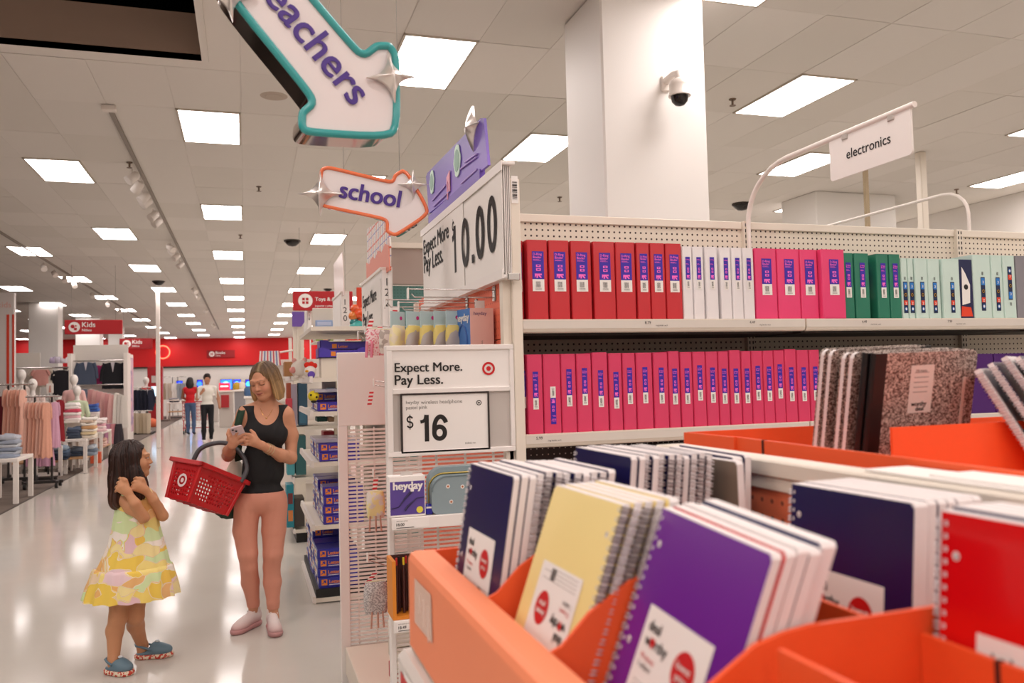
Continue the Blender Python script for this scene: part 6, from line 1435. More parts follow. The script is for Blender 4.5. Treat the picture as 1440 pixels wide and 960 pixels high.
def face_colors(V, C, c, M, s, lips, brow, lash='#2a1a14', open_eyes=False, cheek=None, mouth=None):
    P = ((V-np.array(c)) @ M.T)/s; x, y, z = P.T; ax = np.abs(x)
    def mixc(m, col, a=1.0): C[m] = C[m]*(1-a)+L3(col)*a
    fr = y > .055
    if cheek: w_ = np.exp(-(((ax-.042)/.02)**2+((z+.03)/.018)**2))*(y > .03)*.5; C += (L3(cheek)-C)*w_[:, None]
    mixc(fr & (y > .068) & (ax < .026) & (np.abs(z+.0585-.16*ax) < .0086-.22*ax), lips, .75)
    mixc(fr & (ax < .023) & (np.abs(z+.0592-.16*ax) < .0019), mouth or '#6a2f2a', .85)
    mixc(fr & (ax > .012) & (ax < .05) & (np.abs(z-.0275+.12*np.abs(ax-.034)) < .003), brow, .55)
    if open_eyes:
        mixc(fr & (((ax-.031)/.0125)**2+((z-.004)/.006)**2 < 1), '#efe6e0'); mixc(fr & (((ax-.031)/.0058)**2+((z-.004)/.0058)**2 < 1), '#3a241a'); mixc(fr & (((ax-.031)/.0145)**2+((z-.004)/.0085)**2 < 1) & (((ax-.031)/.0125)**2+((z-.003)/.0062)**2 >= 1) & (z > .004), lash)
    else:
        mixc(fr & (ax > .017) & (ax < .047) & (np.abs(z+.0025-.25*(ax-.032)**2*30) < .0024), lash, .9); mixc(fr & (((ax-.031)/.016)**2+((z-.010)/.009)**2 < 1), '#9a6a58', .25)
    mixc((y > .088) & (np.abs(ax-.0065) < .0035) & (np.abs(z+.0355) < .0025), '#7a4034', .7)
    return C
def hand(fd, wrist, knuck, side, curl, r=.0095, ln=.075, spread=None, palmN=None, k=.006):
    """palm from wrist to knuckles; side = unit vector across the palm towards the little finger; curl = list of finger end offsets (four) and thumb end"""
    w_, kn, sd = np.array(wrist, float), np.array(knuck, float), np.array(side, float)
    fd.cap(w_, w_*.4+kn*.6, .024, .026, .015)
    for i in range(4):
        o = sd*(-.030+.020*i); b = kn+o; fd.cap(w_*.65+kn*.35+o*.5, b, .016, .0125, .012)
        p = curl[i]; mid = np.array(p[0], float)+b; tip = mid+np.array(p[1], float)
        fd.cap(b, mid, r*1.05, r*.95, k); fd.cap(mid, tip, r*.95, r*.78, k)
    t = curl[4]; tb = w_*.6+kn*.4-sd*.026; m_ = tb+np.array(t[0], float); fd.cap(tb, m_, .014, .0115, .01); fd.cap(m_, m_+np.array(t[1], float), .0112, .009, k)

# ------------------------------------------------------------------ the woman
WY = 5.7
def wp(x, y, dy=0): p = onY(x, y, WY-dy); return np.array(p)
SKIN, SKIN2 = L3('#cf9474'), L3('#e0a78a')
wo = empty('person', (.07,WY,0), 'woman with blonde bob in black tank top and peach leggings looking at her phone', 'person')
lo, hi = (-.34, 5.2, -.005), (.42, 6.02, 1.83)
def woman_torso(f, g=0.0):
    f.ell(wp(369,700), (.144+g,.102+g,.10+g), .03); f.ell(wp(370,664), (.126+g,.092+g,.10+g), .04); f.ell(wp(371,642), (.121+g,.088+g,.10+g), .05); f.ell(wp(373,607), (.132+g,.098+g,.115+g), .04)
    for x in (357, 389): f.ell(wp(x,611,.050), (.056+g,.048+g,.056+g), .045)
    f.cap(wp(345,583), wp(400,583), .046+g, None, .04)
    f.cap(wp(374,566,-.02), wp(347,578,-.01), .036+g, .038+g, .04); f.cap(wp(374,566,-.02), wp(399,578,-.01), .036+g, .038+g, .04)
def woman_legs(f, g=0.0):
    f.ell(wp(358,705,-.05), (.082+g,.08+g,.085+g), .04); f.ell(wp(385,705,-.05), (.082+g,.08+g,.085+g), .04)
    f.chain([wp(348,712), wp(344.5,745), wp(348.5,778,.015), wp(350,796), wp(352,818,-.06), wp(356,846,-.09), wp(357,868,-.11)], [.078+g,.071+g,.057+g,.048+g,.052+g,.034+g,.030+g], .012)
    f.chain([wp(386,712), wp(385,745), wp(384,778,.02), wp(382,796), wp(383,818,-.01), wp(384,846), wp(384.5,868)], [.078+g,.071+g,.057+g,.048+g,.052+g,.034+g,.030+g], .012)
hc = wp(371.5,535.5,.035); HM = rotm((-.52,-.80,-.30), (-.10,.0,1))
f = Field(lo, hi, .0042)
woman_torso(f); woman_legs(f)
f.cap(wp(375,573,-.01), hc+HM.T@np.array((0,-.02,-.05)), .052, .047, .03)
f.chain([wp(343,584), wp(331,612,.0), wp(321,640,.02)], [.046,.043,.037], .03); f.chain([wp(321,640,.02), wp(322,634,.10), wp(326,626,.19)], [.037,.036,.026], .02)
f.chain([wp(404,584), wp(410,612,-.01), wp(409,644,.015)], [.044,.040,.036], .03); f.chain([wp(409,644,.015), wp(396,640,.07), wp(368,626,.17)], [.038,.038,.025], .02)
pc = wp(334.5,606.5,.235)                                    # phone centre
sd = np.array((0.1,.25,-.96)); sd /= np.linalg.norm(sd)
hand(f, wp(368,626,.17), wp(351,617.5,.195), np.array((.05,.25,-.95)), [((-.030,-.022,.010),(-.035,.004,.004)),((-.032,-.024,.004),(-.036,.006,.002)),((-.030,-.022,.0),(-.030,.008,.0)),((-.024,-.018,-.002),(-.024,.008,.0)),((-.016,.0,.036),(-.018,.006,.020))])
hand(f, wp(326,626,.19), wp(331,617,.215), np.array((.55,.1,-.80)), [((-.004,-.012,.030),(.016,-.008,.024)),((.012,-.016,.026),(.020,-.006,.016)),((.016,-.016,.020),(.022,-.004,.010)),((.018,-.014,.012),(.018,-.002,.004)),((-.016,.012,.034),(.004,.014,.026))])
Wh = head(f, hc, HM, 1.02)
for a, b in (((357,868,-.11),(346,878,-.06)), ((384.5,868),(386,880,.09))): p0, p1 = wp(*a), wp(*b); p0[2] = max(p0[2], .06); p1[2] = .035; f.cap(p0, p1, .034, .026, .02)
V, Q = f.mesh(); V = relax(V, Q, 1, .4)
C = np.tile(SKIN, (len(V), 1)); C = face_colors(V, C, hc, HM, 1.02, '#b8615c', '#7a5640', cheek='#d98872', mouth='#7d3a38')
mesh_obj('body', V, Q, [vcmat('woman skin', .5, sub=.12, noise=.05, nscale=20)], wo, C)
# tank top
def shell(fn, cutfn, lo=lo, hi=hi, h=.0045, it=2, wrinkle=0):
    f = Field(lo, hi, h); fn(f)
    if wrinkle:
        ax = [f.lo[i]+h*np.arange(f.n[i]) for i in range(3)]; X, Y, Z = np.meshgrid(*ax, indexing='ij', sparse=True); f.F = f.F+(wrinkle*np.sin(38*Z+9*np.sin(21*X)+6*Y)*np.sin(17*X+11*Z)).astype(np.float32)
    f.cut(cutfn); V, Q = f.mesh(); return relax(V, Q, it, .4), Q
nk = wp(375,575,.08); hem = wp(370,691)[2]; al, ar = wp(333,584), wp(413,584); lx, rx = wp(354,575)[0], wp(397,575)[0]; sx0, sx1 = wp(355.5,575)[0], wp(394,575)[0]
def cut_top(X, Y, Z):
    a = hem-Z
    scoop = .078-np.sqrt(((X-nk[0]-.0)/1.0)**2+((Z-nk[2]+.005)/1.25)**2+0*Y)        # front scoop neck
    scoop = np.where(Y < WY+.03, scoop, .05-np.sqrt((X-nk[0])**2+((Z-nk[2]-.03)/.9)**2)+0*Y)
    armL = .062-np.sqrt(((X-al[0])/1.05)**2+((Z-al[2]+.012)/1.35)**2)+0*Y; armR = .068-np.sqrt(((X-ar[0])/1.05)**2+((Z-ar[2]+.012)/1.35)**2)+0*Y
    return np.maximum.reduce([a+0*X+0*Y, scoop, armL, armR, (Z-wp(375,572)[2]-.012)+0*X+0*Y])
V, Q = shell(lambda f: woman_torso(f, .0075), cut_top, wrinkle=.0012)
mesh_obj('tank_top', V, Q, [mat('black jersey','#141214',.8,bump=.1,bscale=400)], wo)
waist = wp(370,684)[2]; ank = wp(370,857)[2]
V, Q = shell(lambda f: (woman_legs(f, .0055), f.ell(wp(369,700), (.1485,.1065,.10), .03)), lambda X, Y, Z: np.maximum(ank-Z, Z-waist)+0*X+0*Y, wrinkle=.0006)
mesh_obj('leggings', V, Q, [mat('peach leggings','#d8937c',.6,bump=.05,bscale=300)], wo)
# trainers
def shoe(heel, toe, lab):
    heel, toe = np.array(heel, float), np.array(toe, float); d = toe-heel; L = np.linalg.norm(d); d /= L; M = np.array([np.cross(d, (0,0,1)), d, (0,0,1)]); Wl = lambda x, y, z: heel+M.T@np.array((x, y*L, z))
    def upper(f):
        f.ell(Wl(0,.12,.062), (.036,.048,.055), .02, M); f.ell(Wl(0,.5,.048), (.038,.085,.042), .03, M); f.ell(Wl(0,.80,.036), (.042,.058,.034), .03, M); f.cap(Wl(0,.10,.07), Wl(0,.14,.115), .034, .036, .02); f.cap(Wl(0,.3,.08), Wl(0,.7,.055), .026, .02, .02)
    l2, h2 = np.minimum(heel, toe)-.12, np.maximum(heel, toe)+.16
    V, Q = shell(upper, lambda X, Y, Z: np.maximum(.024-Z, Z-.128)+0*X+0*Y, l2, h2, .0045)
    z = np.clip((V[:, 2]-.02)/.06, 0, 1)[:, None]; C = L3('#c58a88')*(1-z)+L3('#e9dcd9')*z
    u = mesh_obj('shoe', V, Q, [vcmat('trainer knit', .8, noise=.1, nscale=180)], wo, C, label=lab)
    V, Q = shell(lambda f: (f.ell(Wl(0,.12,.018), (.041,.055,.03), .02, M), f.ell(Wl(0,.5,.018), (.043,.10,.028), .03, M), f.ell(Wl(0,.84,.018), (.046,.058,.028), .03, M)), lambda X, Y, Z: np.maximum(.001-Z, Z-.032)+0*X+0*Y, l2, h2, .0045)
    mesh_obj('sole', V, Q, [mat('rose sole','#c08d8c',.5)], u)
    m = MB()
    for i in range(5): t = .34+.075*i; zz = .098-.09*(t-.3)*1.05; m.tube([Wl(-.024,t,zz-.008), Wl(0,t+.012,zz+.006), Wl(.024,t,zz-.008)], .0028, PAPER, 5)
    m.tube([Wl(-.03,.28,.10), Wl(-.01,.31,.112), Wl(.012,.30,.112), Wl(.032,.27,.098)], .003, PAPER, 5); m.build('lace', u)
shoe((*wp(358,868,-.11)[:2]+np.array((.02,.03)),0), (*wp(358,868,-.11)[:2]+np.array((-.125,-.165)),0), 'pale rose trainer turned to her right'); shoe((*wp(384,868)[:2]+np.array((-.006,.05)),0), (*wp(384,868)[:2]+np.array((.012,-.205)),0), 'pale rose trainer pointing forward')
# hair: straight bob, darker roots, light ends
def bob(f):
    E = lambda p, r, k=.02, sub=False: f.ell(Wh(*p), r, k, HM, sub)
    E((0,-.022,.040), (.082,.099,.086)); E((0,-.07,-.03), (.078,.05,.10), .04)
    for q in (-1, 1): E((q*.076,-.012,-.03), (.020,.058,.085), .03); E((q*.078,-.004,-.09), (.019,.048,.055), .03)
    E((0,-.08,-.095), (.075,.036,.045), .03)
f = Field(hc-.2, hc+.2, .004); bob(f)
ax = [f.lo[i]+f.h*np.arange(f.n[i]) for i in range(3)]; X, Y, Z = np.meshgrid(*ax, indexing='ij', sparse=True)
Pl = [HM[i,0]*(X-hc[0])+HM[i,1]*(Y-hc[1])+HM[i,2]*(Z-hc[2]) for i in range(3)]; an = np.arctan2(Pl[0], Pl[1]+.02)
f.F = f.F+(.0022*np.sin(34*an+3*np.sin(9*an))+.0012*np.sin(71*an)).astype(np.float32); f.F = np.maximum(f.F, (-.135-Pl[2]).astype(np.float32))
f.ell(Wh(-.006,.115,.002), (.057,.085,.094), .015, HM, True); f.ell(Wh(0,.06,-.12), (.05,.06,.06), .02, HM, True)
V, Q = f.mesh(); V = relax(V, Q, 1, .3); P = (V-hc)@HM.T; an = np.arctan2(P[:,0], P[:,1]+.02)
t = np.clip((.10-P[:,2])/.22, 0, 1)[:, None]; st = (.5+.5*np.sin(27*an+2*np.sin(13*an)))[:, None]; C = L3('#5a4028')*(1-t)+L3('#c39a68')*t; C = C*(.72+.5*st); hl = np.exp(-((P[:,0]+.014)/.010)**2)[:, None]*(P[:,1] > -.03)[:, None]*.3; C = C*(1-hl)+L3('#e2c795')*hl
mesh_obj('hair', V, Q, [vcmat('blonde hair', .42, noise=.35, nscale=240, strand=True)], wo, C)
m = MB(); n_ = [wp(366,574,.03)+np.array((0,-.02,0)), wp(370,583,.085), wp(374.5,588,.098), wp(379,583,.09), wp(384,574,.03)]; m.tube(n_, .0013, mat('gold chain','#d9b060',.25,1), 5); m.ball(n_[2], .005, mat('gold chain','#d9b060',.25,1), 8, 6); m.build('necklace', wo)
m = MB(); a, b = wp(396,640,.07), wp(368,626,.17)
for s_ in (.55, .66, .76):
    c = Vector(a+(b-a)*s_); ax_ = Vector(b-a).normalized(); u = ax_.orthogonal().normalized(); v = ax_.cross(u); r_ = .0385+(.025-.0385)*s_+.0035; m.tube([c+(u*math.cos(t_)+v*math.sin(t_))*r_ for t_ in (2*PI*k/16 for k in range(16))], .0018, mat('bead bracelet','#d8c49a',.4,.4), 5, True)
m.build('bracelet', wo)
# phone held in both hands
u = Vector((.93,-.12,.24)).normalized(); v = Vector((.22,.60,-.74)); v = (v-u*v.dot(u)).normalized(); nn = u.cross(v)   # u across, v down the phone, back faces the viewer
if nn.y > 0: nn = -nn
ph = empty('phone', tuple(pc), 'pale lilac phone held in both hands of the woman', 'phone'); O = Vector(pc)
def rrect(w, h, r, n=5): return [(cx+r*math.cos(a0+PI/2*i/n), cy+r*math.sin(a0+PI/2*i/n)) for cx, cy, a0 in ((w/2-r,h/2-r,0),(-w/2+r,h/2-r,PI/2),(-w/2+r,-h/2+r,PI),(w/2-r,-h/2+r,1.5*PI)) for i in range(n+1)]
m = MB(); m.prism(rrect(.074,.15,.014), O+v*.028, u, v, nn*.0095, mat('phone case','#d9c3c6',.35)); m.build('case', ph)
m = MB(); Q_ = O+nn*.0096; m.prism(rrect(.036,.036,.008), Q_-u*.014-v*.024, u, v, nn*.0018, mat('camera plate','#cbb4b8',.3)); m.build('camera_plate', ph)
for du, dv in ((-.022,-.032),(-.006,-.016)): m = MB(); m.prism([(.0065*math.cos(2*PI*i/14),.0065*math.sin(2*PI*i/14)) for i in range(14)], Q_+u*du+v*dv+nn*.0018, u, v, nn*.0016, PLASTIC_BLACK); m.build('lens', ph)
m = MB(); m.prism(rrect(.069,.145,.012), O+v*.028-nn*.0002, u, v, -nn*.0006, mat('phone glass','#101014',.1)); m.build('screen', ph)

# tote bag on her shoulder: green strap, cream body, dark green base
tb = empty('tote_bag', tuple(wp(327,700,-.08)), 'cream canvas tote with dark green strap and base on her shoulder behind the basket', 'bag')
GRN2 = mat('bottle green webbing','#1f3a28',.8)
lo2, hi2 = wp(300,760,.25), wp(352,630,-.30)
def tote(f):
    f.ell(wp(327,690,-.10), (.085,.075,.15), .03); f.ell(wp(322,712,-.08), (.095,.08,.08), .03); f.ell(wp(331,668,-.10), (.05,.05,.12), .03)
zb = wp(325,706)[2]
f0 = (np.minimum(lo2, hi2)-.06, np.maximum(lo2, hi2)+.06)
V, Q = shell(tote, lambda X, Y, Z: zb-Z+0*X+0*Y, *f0, .006, 2, .004); mesh_obj('canvas_body', V, Q, [mat('cream canvas','#d9cdbb',.85,bump=.2,bscale=300)], tb)
V, Q = shell(tote, lambda X, Y, Z: Z-zb+.001+0*X+0*Y, *f0, .006, 2, .003); mesh_obj('green_base', V, Q, [GRN2], tb)
m = MB(); path = [wp(336,648,-.04), wp(331,620,.055), wp(335,596,.062), wp(339,580,.055), wp(342,571.5,.0), wp(341,578,-.07), wp(334,640,-.12)]
rows = []
for i, p in enumerate(path):
    p = Vector(p); rows.append([p+Vector((-.024,0,-.004)), p+Vector((.024,-.006,.006)), p+Vector((.024,-.002,.01)), p+Vector((-.024,.004,0))])
m.grid(rows, GRN2, True); m.build('strap', tb)

# ------------------------------------------------------------------ red shopping basket on her forearm
bk = empty('shopping_basket', tuple(wp(287,690,.2)), 'red plastic shopping basket with round holes and a ring emblem on her arm', 'basket')
BR = mat('basket red','#c40a14',.35,coat=.15)
BW, BD, BH, TP = .185, .125, .235, .028                # half width, half depth, height, taper
ry = math.radians(21); yaw = math.radians(40); rxx = math.radians(-12)
BMx = Matrix.Translation(Vector(wp(287,686,.16))) @ Matrix.Rotation(ry, 4, 'Y') @ Matrix.Rotation(rxx, 4, 'X') @ Matrix.Rotation(yaw, 4, 'Z')
def side_panel(name, half, off, axis, sgn, nx, nz, hole):
    """perforated wall; tapered towards the floor"""
    def P(u, t, d=0):
        k = 1-TP/ (BW)*(1-t)*1.0; a = u*(half-TP*(1-t)); o = (off-TP*(1-t)-d)*sgn; z = -BH/2+BH*t
        return Vector((a, o, z)) if axis == 'y' else Vector((o, a, z))
    m = MB(BMx); th = .004; n8 = 8
    def both(cs):
        m.add([P(u, t) for u, t in cs], [tuple(range(len(cs)))], BR); m.add([P(u, t, th) for u, t in cs], [tuple(reversed(range(len(cs))))], BR)
    for i in range(nx):
        for j in range(nz):
            u0, u1 = -1+2*i/nx, -1+2*(i+1)/nx; t0, t1 = j/nz, (j+1)/nz
            if not hole(i, j): both([(u0,t0),(u1,t0),(u1,t1),(u0,t1)]); continue
            cu, ct, ru, rt = (u0+u1)/2, (t0+t1)/2, (u1-u0)*.36, (t1-t0)*.36
            ring = [(cu+ru*math.cos(2*PI*q/n8+PI/8), ct+rt*math.sin(2*PI*q/n8+PI/8)) for q in range(n8)]
            cor = [(u1,t1),(u0,t1),(u0,t0),(u1,t0)]
            for q in range(4): both([cor[q], cor[(q+1) % 4], ring[(2*q+2) % 8], ring[2*q+1], ring[2*q]] if False else [cor[q], ring[2*q], ring[2*q+1], ring[(2*q+2) % 8], cor[(q+1) % 4]])
            v = [P(*r) for r in ring]+[P(*r, th) for r in ring]; m.add(v, [(q, (q+1) % n8, n8+(q+1) % n8, n8+q) for q in range(n8)], BR)
    return m.build(name, bk)
cx_, cz_ = None, None
hl = lambda nx, nz: (lambda i, j: 0 < i < nx-1 and 0 < j < nz-2 and abs(i-(nx-1)/2)/nx+abs(j-(nz-2)/2)/nz < .62)
side_panel('long_side', BW, BD, 'y', -1, 15, 10, hl(15, 10)); side_panel('long_side', BW, BD, 'y', 1, 15, 10, hl(15, 10))
hs = lambda i, j: 0 < i < 9 and 0 < j < 8 and not (3 <= i <= 6 and 3 <= j <= 6)
side_panel('short_side', BD, BW, 'x', -1, 10, 10, hs); side_panel('short_side', BD, BW, 'x', 1, 10, 10, hs)
m = MB(BMx); m.box((-BW+TP,-BD+TP,-BH/2),(BW-TP,BD-TP,-BH/2+.006), BR)
for i in range(6): x = -BW*.7+i*BW*.28; m.box((x-.004,-BD+TP,-BH/2-.004),(x+.004,BD-TP,-BH/2), BR)
m.build('bottom', bk)
m = MB(BMx); rim = [(BW+.012,BD+.012),(-BW-.012,BD+.012),(-BW-.012,-BD-.012),(BW+.012,-BD-.012)]
for i in range(4):
    a, b = rim[i], rim[(i+1) % 4]; x0, x1, y0, y1 = min(a[0],b[0])-.012, max(a[0],b[0])+.012, min(a[1],b[1])-.012, max(a[1],b[1])+.012
    m.box((x0,y0,BH/2-.022),(x1,y1,BH/2+.006), BR, .004)
for sx in (-1, 1):
    for sy in (-1, 1): m.tube([(sx*(BW-.004),sy*(BD-.004),BH/2),(sx*(BW-TP),sy*(BD-TP),-BH/2)], .013, BR, 8)
m.build('rim', bk)
m = MB(BMx); xx = -BW+TP*.47-.0035; EMB = mat('emblem white','#f3e3e3',.4)
Uv, Vv = Vector((0,1,0)), Vector((-TP/BH,0,1)).normalized(); oo = Vector((xx-.001,0,-.002)); m.ring(oo, Uv, Vv, .026, .040, EMB); m.disc(oo, Uv, Vv, .014, EMB); m.build('ring_emblem', bk)
m = MB(BMx); hp_ = [(BW*.12,-BD-.012,BH/2-.01)]+[(BW*.12, -BD*1.02*math.cos(t_), BH/2+.205*math.sin(t_)**.8) for t_ in (PI*k/14 for k in range(1,14))]+[(BW*.12,BD+.012,BH/2-.01)]
HG = mat('grey handle','#4b4a4e',.45)
hpath = [BMx @ Vector(q) for q in ((-BW*.5,-BD,BH/2-.01),)]
A0, A1 = BMx @ Vector((-.04,BD+.012,BH/2-.015)), BMx @ Vector((.13,-BD-.02,BH/2-.02))
el = Vector(wp(322,635,.06)); top = el+Vector((0,0,.048))
cpts = [A0, A0.lerp(top, .35)+Vector((-.03,0,.06)), A0.lerp(top, .7)+Vector((-.02,0,.05)), top, A1.lerp(top, .66)+Vector((.055,0,.01)), A1.lerp(top, .33)+Vector((.06,0,.0)), A1]
def crom(P, n=6):
    P = [P[0]]+P+[P[-1]]; out = []
    for i in range(1, len(P)-2):
        for k in range(n): t_ = k/n; a, b, c, d = P[i-1:i+3]; out.append(.5*((2*b)+(c-a)*t_+(2*a-5*b+4*c-d)*t_*t_+(3*b-a-3*c+d)*t_**3))
    return out+[P[-2]]
m = MB(); m.tube(crom(cpts), .0145, HG, 8); m.build('handle', bk)

# ------------------------------------------------------------------ the girl
GY_ = 5.2
def gp(x, y, dy=0): p = onY(x, y, GY_-dy); return np.array(p)
gi = empty('person', (-.62,GY_,0), 'small girl with long dark hair in a pastel patterned dress looking up at the woman', 'person')
GS = L3('#cb936c'); ghc = gp(187.5,646,.0); GM = rotm((.93,.06,.05), (-.02,0,1)); gs = .92
lo, hi = (-1.05, 4.75, -.005), (-.25, 5.6, 1.36)
f = Field(lo, hi, .0042)
f.ell(gp(190,735), (.10,.085,.13), .03); f.ell(gp(190,705), (.095,.08,.08), .03); f.ell(gp(188,775), (.11,.09,.12), .03); f.cap(gp(172,697), gp(209,697,-.04), .036, None, .03); f.cap(gp(190,690), ghc+GM.T@np.array((-.0,-.02,-.05)), .036, .037, .02)
f.chain([gp(171,699,.05), gp(184,714,.10), gp(202,727,.115)], [.034,.033,.029], .02); f.chain([gp(202,727,.115), gp(190,708,.15), gp(179,691,.135)], [.029,.027,.019], .015)
f.chain([gp(213,700,-.03), gp(221,714,.0), gp(229,725,.02)], [.032,.031,.028], .02); f.chain([gp(229,725,.02), gp(216,703,.075), gp(203,688,.095)], [.028,.025,.018], .015)
hand(f, gp(179,691,.135), gp(169,681,.125), np.array((-.35,-.2,-.9)), [((-.012,.010,.006),(-.010,.014,-.004)),((-.014,.010,.002),(-.010,.014,-.006)),((-.014,.010,-.002),(-.010,.014,-.008)),((-.010,.010,-.006),(-.006,.012,-.008)),((-.004,-.006,.022),(-.010,.004,.010))], .0075)
hand(f, gp(203,688,.095), gp(192,680,.10), np.array((-.45,-.2,-.85)), [((-.014,-.006,.008),(-.014,.008,-.006)),((-.016,-.006,.004),(-.014,.008,-.008)),((-.014,-.006,.0),(-.012,.008,-.010)),((-.012,-.004,-.004),(-.010,.008,-.010)),((-.004,-.008,.020),(-.012,.002,.008))], .0075)
lf, rf = np.array((*onZ(163,949,0)[:2],0)), np.array((*onZ(203,925,0)[:2],0))
for hip, kn, an_, rr_ in ((gp(170,800), gp(166,868,.03), lf+np.array((-.015,.03,.075)), 0), (gp(195,800,-.04), gp(190,866,-.03), rf+np.array((-.01,.0,.075)), 0)):
    cf = kn*.68+an_*.32+np.array((-.012,.02,0)); f.chain([hip, kn, cf, an_, an_-np.array((0,0,.04))], [.066,.046,.045,.029,.03], .02)
Gh = head(f, ghc, GM, gs)
V, Q = f.mesh(); V = relax(V, Q, 1, .4); C = np.tile(GS, (len(V), 1)); C = face_colors(V, C, ghc, GM, gs, '#a85c52', '#2a1a12', open_eyes=True, cheek='#bf7a60')
mesh_obj('body', V, Q, [vcmat('girl skin', .5, sub=.1, noise=.05, nscale=20)], gi, C)
# long hair
f = Field(ghc-np.array((.22,.22,.34)), ghc+.22, .0042)
E = lambda p, r, k=.02, sub=False: f.ell(Gh(*p), r, k, GM, sub)
E((0,-.024,.038), (.079,.092,.080)); E((0,-.085,-.06), (.075,.05,.12), .04); E((0,-.10,-.17), (.083,.042,.10), .04); f.ell(Gh(.03,-.105,-.23), (.04,.06,.055), .03)
for q in (-1, 1): E((q*.068,-.02,-.05), (.022,.055,.10), .03); E((q*.075,.01,-.13), (.022,.05,.075), .03); E((q*.08,.03,-.19), (.018,.04,.05), .03)
ax = [f.lo[i]+f.h*np.arange(f.n[i]) for i in range(3)]; X, Y, Z = np.meshgrid(*ax, indexing='ij', sparse=True); Pl = [GM[i,0]*(X-ghc[0])+GM[i,1]*(Y-ghc[1])+GM[i,2]*(Z-ghc[2]) for i in range(3)]; an = np.arctan2(Pl[0], Pl[1]+.02)
f.F = f.F+(.0028*np.sin(30*an+3*np.sin(7*an)+4*Pl[2])+.0014*np.sin(63*an)).astype(np.float32)
f.ell(Gh(0,.112,-.02), np.array((.066,.082,.096)), .015, GM, True); f.ell(Gh(0,.05,-.125), np.array((.035,.05,.05)), .02, GM, True)
V, Q = f.mesh(); V = relax(V, Q, 1, .3); P = (V-ghc)@GM.T; an = np.arctan2(P[:,0], P[:,1]+.02); st = (.5+.5*np.sin(25*an+2*np.sin(11*an)))[:, None]; C = L3('#2b1710')*(.6+.8*st); t = np.clip((-.08-P[:,2])/.2, 0, 1)[:, None]; C = C*(1-t)+L3('#4a2a1c')*(.7+.6*st)*t
mesh_obj('hair', V, Q, [vcmat('dark brown hair', .38, noise=.35, nscale=220, strand=True)], gi, C)
# dress with two tiers
def dress_print():
    mm = bpy.data.materials.new('pastel swirl print'); mm.use_nodes = True; nt = mm.node_tree; b = nt.nodes['Principled BSDF']; tc = nt.nodes.new('ShaderNodeTexCoord')
    n = nt.nodes.new('ShaderNodeTexNoise'); n.inputs['Scale'].default_value = 7; n.inputs['Detail'].default_value = 1; nt.links.new(tc.outputs['Object'], n.inputs['Vector'])
    ad = nt.nodes.new('ShaderNodeVectorMath'); ad.operation = 'MULTIPLY_ADD'; ad.inputs[1].default_value = (.22,.22,.16); nt.links.new(n.outputs['Color'], ad.inputs[0]); nt.links.new(tc.outputs['Object'], ad.inputs[2])
    mp = nt.nodes.new('ShaderNodeMapping'); mp.inputs['Rotation'].default_value = (.3,.9,.2); mp.inputs['Scale'].default_value = (8,8,16); nt.links.new(ad.outputs[0], mp.inputs['Vector'])
    v = nt.nodes.new('ShaderNodeTexVoronoi'); v.feature = 'SMOOTH_F1'; v.inputs['Smoothness'].default_value = .12; v.inputs['Scale'].default_value = 1; nt.links.new(mp.outputs['Vector'], v.inputs['Vector'])
    sp = nt.nodes.new('ShaderNodeSeparateColor'); nt.links.new(v.outputs['Color'], sp.inputs[0])
    r = nt.nodes.new('ShaderNodeValToRGB'); r.color_ramp.interpolation = 'LINEAR'; cs = ['#f0cf58','#f4e6d8','#f3e08a','#ecd0d4','#f1d873','#e9b56e','#f5ece0','#d6e8b0','#efc95a','#e8c6cc','#f3e2a0','#ecbc7e']; els = []
    for q, c in enumerate(cs): els += [(q/12+.003, c), ((q+1)/12-.003, c)]
    while len(r.color_ramp.elements) < len(els): r.color_ramp.elements.new(.5)
    for e_, (p, c) in zip(r.color_ramp.elements, els): e_.position = p; e_.color = (*lin(c), 1)
    nt.links.new(sp.outputs[0], r.inputs[0]); nt.links.new(r.outputs[0], b.inputs['Base Color']); b.inputs['Roughness'].default_value = .8
    return mm
DP = dress_print()
def tier(name, rows_px, ruf0, ruf1, nf, seed):
    m = MB(); n = 84; rows = []; rs = random.Random(seed); ph = [rs.uniform(0, 6.28) for _ in range(4)]; K = len(rows_px)
    for i, (x, y, hw, dp) in enumerate(rows_px):
        c = Vector(gp(x, y)); t = i/(K-1); am = ruf0+(ruf1-ruf0)*t; r = []
        for j in range(n):
            a = 2*PI*j/n; w_ = 1+am*(math.sin(nf*a+ph[0])+.5*math.sin((nf*2-3)*a+ph[1])+.4*math.sin(3*a+ph[2])); r.append(c+Vector((hw*.00405*w_*math.cos(a), hw*.00405*dp*w_*math.sin(a), .006*am*8*math.sin(nf*a+ph[3]))))
        rows.append(r)
    m.grid(rows, DP, True); m.grid([[p*1 for p in r] for r in rows], DP, True, flip=True) if False else None
    return m.build(name, gi)
tier('dress_body', [(191,690,19,.85),(191,700,23,.85),(191,710,26,.9),(191,722,28,.9),(191,741,31,.92),(191.5,761,35.5,.9),(190,778,41,.88),(188.5,790,45,.87),(188,797,47,.86)], .008, .03, 13, 3)
tier('dress_ruffle', [(188,794.5,46,.86),(188,795.5,49.5,.86),(188,799,51.5,.86),(188,809,54,.85),(187.5,820,57.5,.85),(187,837,61.5,.84)], .022, .045, 17, 5)
m = MB()
for a, b in (((173,697,.07),(181,690,.09)), ((206,690,.03),(213,697,.0))):
    p, q = Vector(gp(*a)), Vector(gp(*b)); m.tube([p, (p+q)/2+Vector((0,-.01,.02)), q], .014, DP, 8)
m.build('strap_ruffle', gi)
